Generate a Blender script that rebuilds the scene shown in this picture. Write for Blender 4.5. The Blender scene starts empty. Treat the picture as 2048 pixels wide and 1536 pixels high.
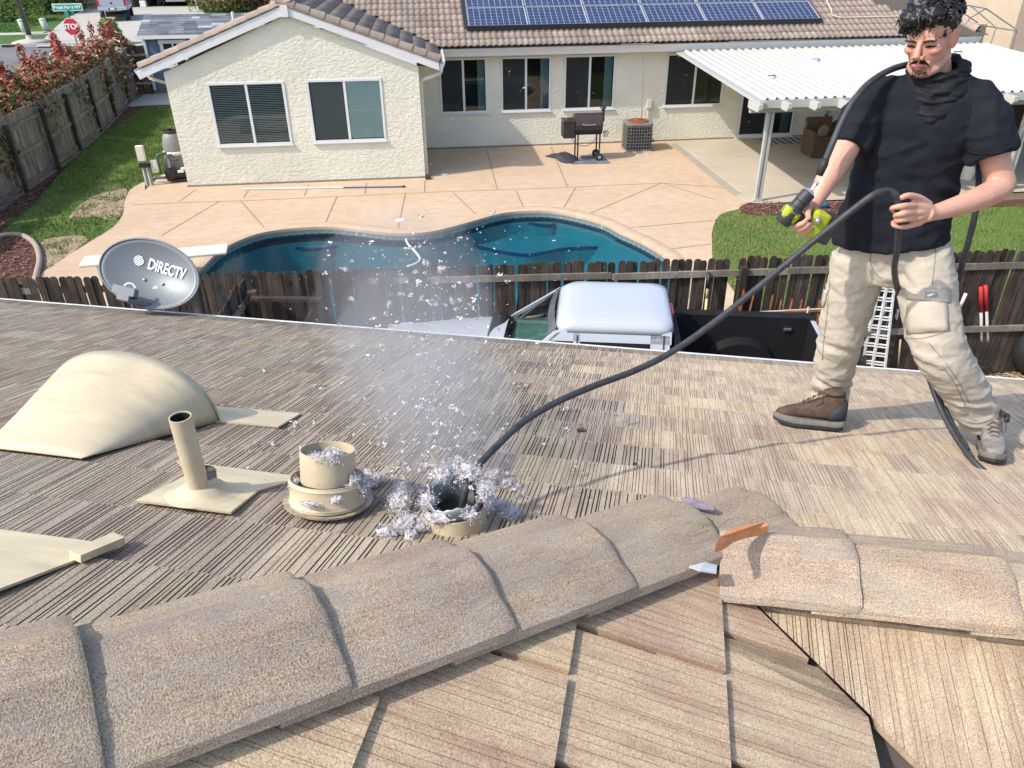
import bpy, bmesh, math, random
import numpy as np
from mathutils import Vector as V, Matrix, noise
rad = math.radians
sc = bpy.context.scene
COL = sc.collection
rnd = random.Random(7)

# ------------------------------------------------------------------ camera
H = 5.2                                    # eye height over the neighbour's yard
AZ, TH, RO, FPX = rad(5.738), rad(30.233), rad(-0.675), 1538.0
_f = V((math.sin(AZ)*math.cos(TH), math.cos(AZ)*math.cos(TH), -math.sin(TH)))
_r0 = V((math.cos(AZ), -math.sin(AZ), 0)); _u0 = _r0.cross(_f)
_r = _r0*math.cos(RO) + _u0*math.sin(RO); _u = _u0*math.cos(RO) - _r0*math.sin(RO)
cam = bpy.data.cameras.new('camera'); cam.sensor_width = 36; cam.lens = 36*FPX/2048
cam.clip_start = 0.05; cam.clip_end = 600
camo = bpy.data.objects.new('camera', cam); COL.objects.link(camo)
camo.matrix_world = Matrix(((_r.x, _u.x, -_f.x, 0), (_r.y, _u.y, -_f.y, 0), (_r.z, _u.z, -_f.z, H), (0, 0, 0, 1)))
sc.camera = camo

# ------------------------------------------------------------------ light
SUN_E = rad(46.0)
SD = V((0.944*math.cos(SUN_E), 0.33*math.cos(SUN_E), -math.sin(SUN_E))).normalized()   # way the light travels
w = bpy.data.worlds.new('World'); sc.world = w; w.use_nodes = True
nt = w.node_tree; bg = nt.nodes['Background']; sky = nt.nodes.new('ShaderNodeTexSky')
sky.sky_type = 'NISHITA'; sky.sun_disc = False; sky.sun_elevation = SUN_E
sky.sun_rotation = math.atan2(-SD.x, -SD.y); sky.dust_density = 2.0; sky.air_density = 1.0
nt.links.new(sky.outputs[0], bg.inputs[0]); bg.inputs[1].default_value = 0.15
sl = bpy.data.lights.new('sun', 'SUN'); sl.energy = 2.1; sl.angle = rad(0.8); sl.color = (1.0, 0.955, 0.89)
so = bpy.data.objects.new('sun', sl); COL.objects.link(so)
so.rotation_euler = SD.to_track_quat('-Z', 'Y').to_euler(); so.location = (-20, -10, 30)
vs = sc.view_settings; vs.view_transform = 'Standard'; vs.look = 'None'; vs.gamma = 1; vs.exposure = 1.05
vs.use_curve_mapping = False
sc.cycles.max_bounces = 6; sc.cycles.transparent_max_bounces = 12; sc.cycles.volume_bounces = 0

# ------------------------------------------------------------------ measuring: rays through photo pixels meet known planes
def ray(px, py): return _r*((px-1024)/FPX) - _u*((py-768)/FPX) + _f
EYE = V((0, 0, H))
def G(px, py, z=0.0): d = ray(px, py); return EYE + d*((z-H)/d.z)
def onY(px, py, Y): d = ray(px, py); return EYE + d*(Y/d.y)
def onX(px, py, X): d = ray(px, py); return EYE + d*(X/d.x)
_hf = V((math.sin(AZ), math.cos(AZ), 0))
def AT(px, py, dist): d = ray(px, py); return EYE + d*(dist/d.dot(_hf))
# own roof: x along the eave, y down the far slope, z up from the eye
RR = rad(-17.066); PITCH = rad(17.274); TP, CP, SP = math.tan(PITCH), math.cos(PITCH), math.sin(PITCH)
_rx = V((math.cos(RR), math.sin(RR), 0)); _ry = V((-math.sin(RR), math.cos(RR), 0))
D2, S3 = 1.5, 2.108
YR = (S3-1)/(2*SP); HOFF = (1-D2)/SP; XJ = YR+HOFF
def RW(x, y, z): return _rx*x + _ry*y + V((0, 0, H+z))
def z1(x, y): return -TP*y - 1/CP
def z2(x, y): return -TP*x - D2/CP
def z3(x, y): return TP*y - S3/CP
def RF(px, py, h=0.0):                      # on the far slope (roof frame)
    d = ray(px, py); n = _ry*SP + V((0, 0, CP)); k = (-1+h)/n.dot(d); q = d*k
    return V((q.dot(_rx), q.dot(_ry), q.z))
def RFW(px, py, h=0.0): q = RF(px, py, h); return RW(*q)
def proj(p):
    q = V(p)-EYE; d = q.dot(_f); return (1024+FPX*q.dot(_r)/d, 768-FPX*q.dot(_u)/d, d)

# ------------------------------------------------------------------ object helpers
def tag(o, label=None, cat=None, group=None, kind=None):
    if label: o['label'] = label
    if cat: o['category'] = cat
    if group: o['group'] = group
    if kind: o['kind'] = kind
    return o
def thing(name, label, cat, loc=(0, 0, 0), rotz=0.0, group=None):
    o = bpy.data.objects.new(name, None); COL.objects.link(o); o.location = loc; o.rotation_euler = (0, 0, rotz)
    o.empty_display_size = 0.2
    return tag(o, label, cat, group)
def link(name, me, parent=None, loc=None, rot=None, mw=None):
    o = bpy.data.objects.new(name, me); COL.objects.link(o)
    if parent is not None: o.parent = parent
    if loc is not None: o.location = loc
    if rot is not None: o.rotation_euler = rot
    if mw is not None: o.matrix_basis = mw
    return o
def copy_tree(o, parent=None):
    c = o.copy(); COL.objects.link(c); c.parent = parent
    for ch in list(o.children): copy_tree(ch, c)
    return c
class MB:
    def __init__(s): s.v = []; s.f = []; s.m = []
    def add(s, vs, fs, mi=0):
        b = len(s.v); s.v += [tuple(q) for q in vs]
        for f in fs: s.f.append(tuple(i+b for i in f)); s.m.append(mi)
        return s
    def box(s, c, d, rot=None, mi=0):
        hx, hy, hz = d[0]/2, d[1]/2, d[2]/2
        p = [V((x, y, z)) for z in (-hz, hz) for x, y in ((-hx, -hy), (hx, -hy), (hx, hy), (-hx, hy))]
        if rot is not None: p = [rot @ q for q in p]
        c = V(c)
        return s.add([q+c for q in p], [(3, 2, 1, 0), (4, 5, 6, 7), (0, 1, 5, 4), (1, 2, 6, 5), (2, 3, 7, 6), (3, 0, 4, 7)], mi)
    def bar(s, a, b, wx, wy, up=(0, 0, 1), mi=0):                 # box from a to b
        a, b = V(a), V(b); d = b-a; L = d.length; z = d.normalized(); x = V(up).cross(z)
        if x.length < 1e-4: x = V((1, 0, 0)).cross(z)
        x.normalize(); y = z.cross(x)
        return s.box((a+b)/2, (wx, wy, L), Matrix((x, y, z)).transposed(), mi)
    def tube(s, pts, rs, n=10, caps=True, mi=0, sx=1.0):
        pts = [V(q) for q in pts]
        if not hasattr(rs, '__len__'): rs = [rs]*len(pts)
        up = None; rings = []
        for i, q in enumerate(pts):
            t = (pts[min(i+1, len(pts)-1)]-pts[max(i-1, 0)]).normalized()
            if up is None:
                up = V((0, 0, 1)) if abs(t.z) < .9 else V((1, 0, 0))
            x = up.cross(t); x.normalize(); y = t.cross(x); up = y
            rings.append([q+x*(rs[i]*math.cos(2*math.pi*k/n))*sx+y*(rs[i]*math.sin(2*math.pi*k/n)) for k in range(n)])
        vs_ = [q for r_ in rings for q in r_]; fs = []
        for i in range(len(pts)-1):
            for k in range(n):
                a = i*n+k; b = i*n+(k+1) % n; fs.append((a, b, b+n, a+n))
        if caps: fs.append(tuple(range(n-1, -1, -1))); fs.append(tuple(range((len(pts)-1)*n, len(pts)*n)))
        return s.add(vs_, fs, mi)
    def cyl(s, a, b, r, n=12, r2=None, mi=0): return s.tube([a, b], [r, r if r2 is None else r2], n, True, mi)
    def lathe(s, prof, c=(0, 0, 0), n=20, mi=0, M=None, caps=False):
        c = V(c); vs_ = []
        for r_, z in prof:
            for k in range(n):
                q = V((r_*math.cos(2*math.pi*k/n), r_*math.sin(2*math.pi*k/n), z))
                vs_.append((M @ q if M is not None else q)+c)
        fs = [(i*n+k, i*n+(k+1) % n, (i+1)*n+(k+1) % n, (i+1)*n+k) for i in range(len(prof)-1) for k in range(n)]
        if caps: fs.append(tuple(range(n-1, -1, -1))); fs.append(tuple(range((len(prof)-1)*n, len(prof)*n)))
        return s.add(vs_, fs, mi)
    def prism(s, poly, z0, z1_, mi=0, M=None):                     # polygon in xy extruded in z, then M
        n = len(poly); p = [V((x, y, z)) for z in (z0, z1_) for x, y in poly]
        if M is not None: p = [M @ q for q in p]
        fs = [tuple(range(n-1, -1, -1)), tuple(range(n, 2*n))]+[(k, (k+1) % n, (k+1) % n+n, k+n) for k in range(n)]
        return s.add(p, fs, mi)
    def loft(s, rings, caps=True, mi=0, closed=True):
        n = len(rings[0]); vs_ = [q for r_ in rings for q in r_]; fs = []
        for i in range(len(rings)-1):
            for k in range(n if closed else n-1):
                a = i*n+k; b = i*n+(k+1) % n; fs.append((a, b, b+n, a+n))
        if caps: fs.append(tuple(range(n-1, -1, -1))); fs.append(tuple(range((len(rings)-1)*n, len(rings)*n)))
        return s.add(vs_, fs, mi)
    def ball(s, c, r, nu=10, nv=7, M=None, mi=0):
        if not hasattr(r, '__len__'): r = (r, r, r)
        prof = []
        vs_ = []; c = V(c)
        for i in range(nv+1):
            a = -math.pi/2+math.pi*i/nv
            for k in range(nu):
                q = V((r[0]*math.cos(a)*math.cos(2*math.pi*k/nu), r[1]*math.cos(a)*math.sin(2*math.pi*k/nu), r[2]*math.sin(a)))
                vs_.append((M @ q if M is not None else q)+c)
        fs = [(i*nu+k, i*nu+(k+1) % nu, (i+1)*nu+(k+1) % nu, (i+1)*nu+k) for i in range(nv) for k in range(nu)]
        return s.add(vs_, fs, mi)
    def mesh(s, name, mats, smooth=False):
        me = bpy.data.meshes.new(name); me.from_pydata(s.v, [], s.f)
        if not isinstance(mats, (list, tuple)): mats = [mats]
        for m_ in mats: me.materials.append(m_)
        me.polygons.foreach_set('material_index', s.m)
        if smooth: me.polygons.foreach_set('use_smooth', [True]*len(s.f))
        bm = bmesh.new(); bm.from_mesh(me); bmesh.ops.remove_doubles(bm, verts=bm.verts, dist=1e-5)
        bmesh.ops.recalc_face_normals(bm, faces=bm.faces); bm.to_mesh(me); bm.free()
        me.update(); return me
    def build(s, name, mats, parent=None, smooth=False, loc=None, rot=None, bevel=0):
        o = link(name, s.mesh(name, mats, smooth), parent, loc, rot)
        if bevel:
            b = o.modifiers.new('bevel', 'BEVEL'); b.width = bevel; b.segments = 2; b.limit_method = 'ANGLE'; b.angle_limit = rad(35)
        if smooth == 'auto': autosmooth(o)
        return o
def autosmooth(o, ang=40):
    me = o.data; me.polygons.foreach_set('use_smooth', [True]*len(me.polygons))
    me.set_sharp_from_angle(angle=rad(ang)); return o
def sheet(name, poly, z, m_, kind='structure', parent=None, zf=None):
    me = bpy.data.meshes.new(name)
    me.from_pydata([(x, y, zf(x, y) if zf else z) for x, y in poly], [], [tuple(range(len(poly)))]); me.materials.append(m_)
    o = link(name, me, parent)
    if kind: o['kind'] = kind
    return o
def catmull(pts, n=8, closed=False):
    P = [V(p) for p in pts]; out = []; N = len(P)
    for i in range(N if closed else N-1):
        if closed: a, b, c, d = P[(i-1) % N], P[i], P[(i+1) % N], P[(i+2) % N]
        else: a, b, c, d = P[max(i-1, 0)], P[i], P[i+1], P[min(i+2, N-1)]
        for k in range(n):
            t = k/n
            out.append(0.5*((2*b)+(c-a)*t+(2*a-5*b+4*c-d)*t*t+(3*b-a-3*c+d)*t**3))
    if not closed: out.append(P[-1])
    return out

# ------------------------------------------------------------------ materials
def srgb(r_, g_, b_):
    return tuple(((c/255)/12.92 if c/255 <= .04045 else ((c/255+.055)/1.055)**2.4) for c in (r_, g_, b_))
MATS = {}
class NT:
    def __init__(s, name):
        s.m = bpy.data.materials.new(name); s.m.use_nodes = True; s.t = s.m.node_tree
        s.b = s.t.nodes['Principled BSDF']; s.out = s.t.nodes['Material Output']
    def n(s, typ, **kw):
        q = s.t.nodes.new(typ)
        for k, v in kw.items():
            if k in ('i',):
                for kk, vv in v.items(): q.inputs[kk].default_value = vv
            else: setattr(q, k, v)
        return q
    def l(s, a, b): s.t.links.new(a, b); return s
    def coord(s, kind='Object'): return s.n('ShaderNodeTexCoord').outputs[kind]
    def mapv(s, src, scale=(1, 1, 1), rot=(0, 0, 0)):
        q = s.n('ShaderNodeMapping'); q.inputs['Scale'].default_value = scale; q.inputs['Rotation'].default_value = rot
        s.l(src, q.inputs[0]); return q.outputs[0]
    def noise(s, src, scale, detail=3, rough=.6, out=0):
        q = s.n('ShaderNodeTexNoise'); q.inputs['Scale'].default_value = scale; q.inputs['Detail'].default_value = detail
        q.inputs['Roughness'].default_value = rough; s.l(src, q.inputs['Vector']); return q.outputs[out]
    def ramp(s, src, stops):
        q = s.n('ShaderNodeValToRGB'); e = q.color_ramp.elements
        while len(e) < len(stops): e.new(.5)
        for i, (p, c) in enumerate(stops):
            e[i].position = p; e[i].color = (*c, 1) if len(c) == 3 else c
        s.l(src, q.inputs[0]); return q.outputs[0]
    def mix(s, fac, a, b, typ='MIX'):
        q = s.n('ShaderNodeMix', data_type='RGBA', blend_type=typ)
        for k, x in ((0, fac), (6, a), (7, b)):
            if hasattr(x, 'links'): s.l(x, q.inputs[k])
            elif isinstance(x, (int, float)): q.inputs[k].default_value = x
            else: q.inputs[k].default_value = (*x, 1)
        return q.outputs[2]
    def math(s, op, a, b=0.0):
        q = s.n('ShaderNodeMath', operation=op)
        for k, x in ((0, a), (1, b)):
            if hasattr(x, 'links'): s.l(x, q.inputs[k])
            else: q.inputs[k].default_value = x
        return q.outputs[0]
    def bump(s, h, strength=.3, dist=.01, prev=None):
        q = s.n('ShaderNodeBump'); q.inputs['Strength'].default_value = strength; q.inputs['Distance'].default_value = dist
        s.l(h, q.inputs['Height'])
        if prev is not None: s.l(prev, q.inputs['Normal'])
        return q.outputs[0]
    def fin(s, col=None, rough=.8, normal=None, metal=0.0, spec=.4):
        b = s.b
        if col is not None:
            if hasattr(col, 'links'): s.l(col, b.inputs['Base Color'])
            else: b.inputs['Base Color'].default_value = (*col, 1)
        if hasattr(rough, 'links'): s.l(rough, b.inputs['Roughness'])
        else: b.inputs['Roughness'].default_value = rough
        b.inputs['Metallic'].default_value = metal; b.inputs['Specular IOR Level'].default_value = spec
        if normal is not None: s.l(normal, b.inputs['Normal'])
        return s.m
def plain(name, col, rough=.6, metal=0.0, spec=.4, var=.15, scale=6.0, bump=0.0, bscale=60.0, coord='Object', objvar=0.0):
    t = NT(name); c = t.coord(coord)
    dark = tuple(x*(1-var) for x in col); lite = tuple(min(1, x*(1+var)) for x in col)
    cc = t.ramp(t.noise(c, scale, 5, .65), [(.3, dark), (.7, lite)])
    if objvar:
        oi = t.n('ShaderNodeObjectInfo'); k = t.math('MULTIPLY_ADD', oi.outputs['Random'], objvar)
        k.node.inputs[2].default_value = 1-objvar/2
        cc = t.mix(1.0, cc, k, 'MULTIPLY')
    nrm = t.bump(t.noise(c, bscale, 4, .6), bump, .01) if bump else None
    return t.fin(cc, rough, nrm, metal, spec)
def frame(o, x, y, z): return Matrix(((x.x, y.x, z.x, o.x), (x.y, y.y, z.y, o.y), (x.z, y.z, z.z, o.z), (0, 0, 0, 1)))
M_under = plain('roof_underlayment', (.10, .085, .07), .95, 0, .1)
UP = V((0, 0, 1))
# ================================================================== GROUND
def grass_ground(name, a, b, c_):
    t = NT(name); c = t.coord('Object')
    n1 = t.noise(c, .8, 4, .6); n2 = t.noise(c, 26, 3, .7)
    cc = t.mix(t.ramp(n1, [(.38, (0, 0, 0)), (.62, (1, 1, 1))]), a, b)
    cc = t.mix(t.ramp(n2, [(.4, (0, 0, 0)), (.72, (.75, .75, .75))]), cc, c_)
    return t.fin(cc, .95, t.bump(n2, .5, .03), 0, .1)
M_dirt = grass_ground('bare_soil', (.13, .10, .07), (.20, .15, .10), (.26, .20, .13))
M_lawn = grass_ground('lawn_ground', (.075, .13, .028), (.10, .16, .035), (.16, .17, .065))
M_lawn2 = grass_ground('far_lawn', (.05, .10, .02), (.07, .13, .03), (.10, .15, .045))
def blades(name, col, col2, tip):
    t = NT(name); oi = t.n('ShaderNodeObjectInfo'); c = t.coord('Object')
    cc = t.mix(t.ramp(t.noise(c, .9, 4, .6), [(.35, (0, 0, 0)), (.62, (1, 1, 1))]), col, col2)
    cc = t.mix(t.ramp(t.noise(c, 31, 1, .5), [(.5, (0, 0, 0)), (.75, (1, 1, 1))]), cc, tip)
    return t.fin(cc, .7, None, 0, .25)
M_blade = blades('grass_blades', (.085, .165, .028), (.12, .20, .038), (.22, .22, .075))
M_blade_dry = blades('dry_grass_blades', (.15, .18, .055), (.28, .25, .10), (.38, .32, .15))
def deck_mat():
    t = NT('stamped_deck'); c = t.coord('Object')
    n1 = t.noise(c, .55, 5, .6); n2 = t.noise(t.mapv(c, (3, 6, 1)), 1.0, 6, .72); n3 = t.noise(c, 60, 2, .5)
    cc = t.ramp(n1, [(.3, (.46, .33, .215)), (.7, (.535, .40, .275))])
    cc = t.mix(t.ramp(n2, [(.35, (.8, .8, .8)), (.52, (0, 0, 0))]), cc, (.44, .305, .195))
    cc = t.mix(t.ramp(n2, [(.55, (0, 0, 0)), (.75, (.6, .6, .6))]), cc, (.64, .49, .345))
    # darker brown blotches beside the house corner
    sp = t.n('ShaderNodeVectorMath', operation='DISTANCE'); t.l(t.mapv(c, (1, 1.7, 1)), sp.inputs[0]); sp.inputs[1].default_value = (1.3, 21.7*1.7, 0)
    st = t.math('MULTIPLY', t.ramp(t.math('MULTIPLY_ADD', sp.outputs[1], .5), [(.25, (1, 1, 1)), (.7, (0, 0, 0))]), t.ramp(t.noise(c, 2.2, 5, .7), [(.42, (0, 0, 0)), (.56, (1, 1, 1))]))
    cc = t.mix(t.math('MULTIPLY', st, .5), cc, (.27, .19, .13))
    return t.fin(cc, .8, t.bump(n2, .25, .01), 0, .25)
M_deck = deck_mat()
def conc(name, a, b, sc_=2.0):
    t = NT(name); c = t.coord('Object')
    cc = t.ramp(t.noise(c, sc_, 6, .65), [(.3, a), (.7, b)]); n3 = t.noise(c, 70, 3, .6)
    cc = t.mix(1.0, cc, t.ramp(n3, [(.3, (.9, .9, .9)), (.7, (1.08, 1.08, 1.08))]), 'MULTIPLY')
    return t.fin(cc, .88, t.bump(n3, .2, .005), 0, .2)
M_patio = conc('patio_concrete', (.40, .345, .255), (.50, .435, .33), .9)
M_conc = conc('pale_concrete', (.36, .335, .29), (.44, .415, .365), .5)
M_conc2 = conc('grey_concrete', (.36, .34, .30), (.44, .42, .38), .8)
M_asph = conc('asphalt', (.13, .13, .128), (.175, .172, .168), .35)
M_mulch = plain('mulch_soil', (.10, .048, .034), .95, 0, .15, .5, 22, 1.0, 30)
M_chip = plain('mulch_chips', (.22, .12, .10), .9, 0, .2, .55, 30)
M_tan = plain('dry_thatch', (.46, .35, .19), .95, 0, .1, .3, 9, .8, 40)

def ell(cx, cy, rx, ry, n=24): return [(cx+rx*math.cos(2*math.pi*k/n), cy+ry*math.sin(2*math.pi*k/n)) for k in range(n)]
def px_poly(pts, n=0, closed=True, z=0.0):
    q = [G(x, y, z) for x, y in pts]
    if n: q = catmull(q, n, closed)
    return [(p.x, p.y) for p in q]
# pool outline (water edge), only its far half shows above the fence
POOL_PX = [(395, 545), (440, 502), (500, 473), (560, 460), (650, 454), (720, 460), (790, 467), (860, 464), (930, 447), (1000, 428), (1060, 422), (1120, 425), (1200, 444), (1240, 464), (1290, 487), (1335, 517)]
pool_far = [G(*q) for q in POOL_PX]
pool_near = [V((4.1, 12.2, 0)), V((3.6, 11.2, 0)), V((2.2, 10.6, 0)), (V((.5, 10.7, 0))), V((-1.2, 10.5, 0)), V((-3.2, 10.7, 0)), V((-4.3, 11.6, 0)), V((-4.5, 12.6, 0))]
pool_pts = [p for p in catmull(pool_far+pool_near, 6, True)]
pool_xy = [(p.x, p.y) for p in pool_pts]
def offset_poly(P, d):
    n = len(P); out = []
    A = sum(P[i][0]*P[(i+1) % n][1]-P[(i+1) % n][0]*P[i][1] for i in range(n)); sg = 1 if A > 0 else -1
    for i in range(n):
        a, b = V(P[i-1]), V(P[(i+1) % n]); t_ = (b-a).normalized(); nr = V((t_.y, -t_.x))*sg
        out.append((P[i][0]+nr.x*d, P[i][1]+nr.y*d))
    return out
# the ground is one sheet with a hole for the pool
def ring_fill(name, outer, inner, z, m_):
    bm = bmesh.new()
    vo = [bm.verts.new((x, y, z)) for x, y in outer]; vi = [bm.verts.new((x, y, z)) for x, y in inner]
    eo = [bm.edges.new((vo[i], vo[(i+1) % len(vo)])) for i in range(len(vo))]
    ei = [bm.edges.new((vi[i], vi[(i+1) % len(vi)])) for i in range(len(vi))]
    bmesh.ops.triangle_fill(bm, edges=eo+ei, use_beauty=True)
    bmesh.ops.recalc_face_normals(bm, faces=bm.faces)
    for f in bm.faces:
        if f.normal.z < 0: f.normal_flip()
    me = bpy.data.meshes.new(name); bm.to_mesh(me); bm.free(); me.materials.append(m_); return me
pool_in = offset_poly(pool_xy, .0)
FY = lambda x: 9.68-.06*x
me = ring_fill('ground', [(-400, FY(-400)+.03), (400, FY(400)+.03), (400, 500), (-400, 500)], offset_poly(pool_xy, .35), -.03, M_dirt)
tag(link('ground', me), kind='structure')
# deck
edge_px = [(75, 562), (85, 545), (130, 515), (185, 480), (225, 455), (245, 430), (250, 400), (262, 378), (290, 362)]
de = [G(*q) for q in edge_px]; de = [(p.x, p.y) for p in catmull(de, 4)]
lawn_r = [G(*q) for q in [(1425, 520), (1424, 490), (1425, 460), (1440, 430), (1478, 418), (1520, 405)]]
lr = [(p.x, p.y) for p in catmull(lawn_r, 4)]
deck = [(-6.6, 10.12)]+de+[(-6.9, 19.2), (-6.9, 20.6), (-5.95, 20.6), (-5.95, 22.4), (7.75, 22.4), (7.5, 21.5), (7.43, 17.0)]+lr[::-1]+[(4.75, 9.44)]
me = ring_fill('pool_deck', deck, pool_xy, 0.0, M_deck); tag(link('pool_deck', me), kind='structure')
# saw-cut joints in the deck: recessed dark strips are cut as thin grooves 4 mm proud of nothing, laid as narrow inlays
M_joint = plain('deck_joint', (.28, .185, .12), .95, 0, .1)
M_joint2 = plain('deck_joint_filled', (.56, .38, .24), .9, 0, .1)
JL = [((360, 402), (392, 379)), ((487, 396), (500, 376)), ((609, 392), (617, 370)), ((730, 388), (733, 366)), ((849, 384), (850, 361)),
      ((323, 471), (440, 402)), ((536, 464), (480, 400)), ((649, 450), (674, 393)), ((795, 461), (811, 387)), ((957, 434), (906, 385)),
      ((1049, 419), (1032, 381)), ((1124, 421), (1151, 376)), ((1172, 430), (1323, 366)), ((1232, 458), (1425, 441)), ((1326, 500), (1422, 488)),
      ((973, 299), (995, 380)), ((1102, 294), (1135, 374)), ((1322, 365), (1430, 400))]
mb = MB()
for a, b in JL:
    p, q = G(*a), G(*b); d = (q-p).normalized(); nr = V((-d.y, d.x, 0))*.012
    mb.add([V((v_.x, v_.y, .004)) for v_ in (p-nr, p+nr, q+nr, q-nr)], [(0, 3, 2, 1)])
tag(mb.build('deck_joints', M_joint), kind='structure')
mb = MB()
for L_ in ([(263, 409), (372, 405), (500, 401), (850, 385), (1130, 375), (1322, 366), (1446, 375)],):
    P = [G(*q) for q in L_]
    for p, q in zip(P[:-1], P[1:]):
        d = (q-p).normalized(); nr = V((-d.y, d.x, 0))*.014
        mb.add([V((v_.x, v_.y, .008)) for v_ in (p-nr, p+nr, q+nr, q-nr)], [(0, 3, 2, 1)])
tag(mb.build('deck_expansion_strip', M_joint2), kind='structure')
# coping band round the pool
mb = MB(); o1 = offset_poly(pool_xy, .30); o2 = offset_poly(pool_xy, .0); o3 = offset_poly(pool_xy, -.02); n = len(o1)
rings = [[V((x, y, .004)) for x, y in offset_poly(pool_xy, .31)], [V((x, y, .022)) for x, y in offset_poly(pool_xy, .28)], [V((x, y, .026)) for x, y in offset_poly(pool_xy, .03)], [V((x, y, .012)) for x, y in offset_poly(pool_xy, -.015)], [V((x, y, -.05)) for x, y in offset_poly(pool_xy, -.015)]]
mb.loft(rings, caps=False)
M_coping = deck_mat(); M_coping.name = 'pool_coping'
tag(mb.build('pool_coping', M_coping, smooth='auto'), kind='structure')
def ptile_mat():
    t = NT('waterline_tile'); c = t.coord('Object')
    cc = t.ramp(t.noise(c, 7, 3, .6), [(.35, (.10, .14, .15)), (.6, (.24, .28, .28))]); return t.fin(cc, .3, None, 0, .5)
M_ptile = ptile_mat(); M_grout = plain('pool_grout', (.42, .43, .40), .8)
mb = MB()
A = offset_poly(pool_xy, -.012); acc = 0; tiles = []
mb.loft([[V((x, y, -.03)) for x, y in A], [V((x, y, -.26)) for x, y in A]], caps=False)
tag(mb.build('pool_tile_backing', M_grout), kind='structure')
band = thing('waterline_tile_band', 'dark grey square tiles along the water line inside the pool edge', 'pool tile')
tm = MB(); tm.box((0, 0, 0), (.142, .012, .13)); tme = tm.mesh('waterline_tile', M_ptile)
far_len = 0; L_all = [V((x, y)) for x, y in A]
step = .152; pos = 0; rest = MB(); cnt = 0; segs = []
for i in range(len(L_all)):
    a, b = L_all[i], L_all[(i+1) % len(L_all)]; segs.append((a, b, (b-a).length))
dist = 0; nxt = 0
for a, b, L in segs:
    while nxt < dist+L:
        q = a+(b-a)*((nxt-dist)/L); d = (b-a).normalized(); ang = math.atan2(d.y, d.x)
        far = q.y > 11.4
        if far and cnt < 290:
            link('waterline_tile', tme, band, loc=(q.x, q.y, -.105), rot=(0, 0, ang)); cnt += 1
        nxt += step
    dist += L
# basin
M_plaster = plain('pool_plaster', (.46, .54, .52), .8, 0, .2, .08, 3)
B = [[V((x, y, -.2)) for x, y in offset_poly(pool_xy, -.005)]]
def depth(x): return -1.15-1.35*min(1, max(0, (1.6-x)/3.0))
for k, f in ((.12, .5), (.35, .85), (.8, 1.0)):
    B.append([V((x, y, depth(x)*f)) for x, y in offset_poly(pool_xy, -k)])
mb = MB(); mb.loft(B, caps=False)
c_ = V((0, 12, -2)); mb.add(B[-1], [tuple(range(len(B[-1])))])
tag(mb.build('pool_basin', M_plaster, smooth='auto'), kind='structure')
# benches and steps inside the pool, with blue tile trim on their edges
M_bluetile = plain('blue_trim_tile', (.07, .12, .30), .4, 0, .5, .4, 60)
def bench(name, pts, zt, label):
    b_ = thing(name, label, 'pool step')
    P = catmull([V((x, y, 0)) for x, y in pts], 5, True); poly = [(p.x, p.y) for p in P]
    mb = MB(); mb.prism(poly, -1.6, zt); mb.build('step', M_plaster, b_)
    mb = MB(); a = offset_poly(poly, .006); b = offset_poly(poly, -.045)
    mb.loft([[V((x, y, zt-.05)) for x, y in a], [V((x, y, zt+.006)) for x, y in a], [V((x, y, zt+.006)) for x, y in b]], caps=False)
    mb.build('trim', M_bluetile, b_)
g_ = lambda x, y: tuple(G(x, y, -.35))[:2]
bench('pool_bench', [g_(560, 476), g_(620, 468), g_(690, 470), g_(705, 482), g_(630, 492), g_(575, 488)], -.40, 'curved underwater bench with blue tile trim in the deep left half of the pool')
bench('pool_bench', [g_(1030, 434), (G(1060, 424).x, G(1060, 424).y), (G(1110, 426).x, G(1110, 426).y), g_(1092, 434), g_(1060, 441)], -.25, 'small round underwater seat at the far edge of the pool')
bench('pool_step', [g_(925, 465), g_(1010, 440), g_(1120, 440), g_(1200, 462), g_(1215, 478), g_(1130, 483), g_(1050, 495), g_(960, 480)], -.5, 'wide shallow shelf edged with blue tile in the right half of the pool')
# water: a closed body with a clear glossy surface and absorbing volume
def water_mat():
    t = NT('pool_water'); c = t.coord('Object')
    nz = t.noise(t.mapv(c, (3.2, 5.5, 1)), 1.0, 4, .55)
    bp = t.bump(nz, .32, .05)
    tr = t.n('ShaderNodeBsdfTransparent'); tr.inputs[0].default_value = (.13, .44, .53, 1); gl = t.n('ShaderNodeBsdfGlossy'); gl.inputs['Roughness'].default_value = .03; t.l(bp, gl.inputs['Normal'])
    fr = t.n('ShaderNodeFresnel'); fr.inputs['IOR'].default_value = 1.33; t.l(bp, fr.inputs['Normal'])
    mx = t.n('ShaderNodeMixShader'); t.l(t.math('MULTIPLY', fr.outputs[0], .6), mx.inputs[0]); t.l(tr.outputs[0], mx.inputs[1]); t.l(gl.outputs[0], mx.inputs[2])
    t.l(mx.outputs[0], t.out.inputs['Surface'])
    va = t.n('ShaderNodeVolumeAbsorption'); va.inputs['Color'].default_value = (.06, .62, .68, 1); va.inputs['Density'].default_value = .10
    t.l(va.outputs[0], t.out.inputs['Volume']); t.t.nodes.remove(t.b); return t.m
mb = MB(); wp = offset_poly(pool_xy, -.016); mb.prism(wp, -3.2, -.13)
tag(mb.build('pool_water', water_mat()), kind='structure')
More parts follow.
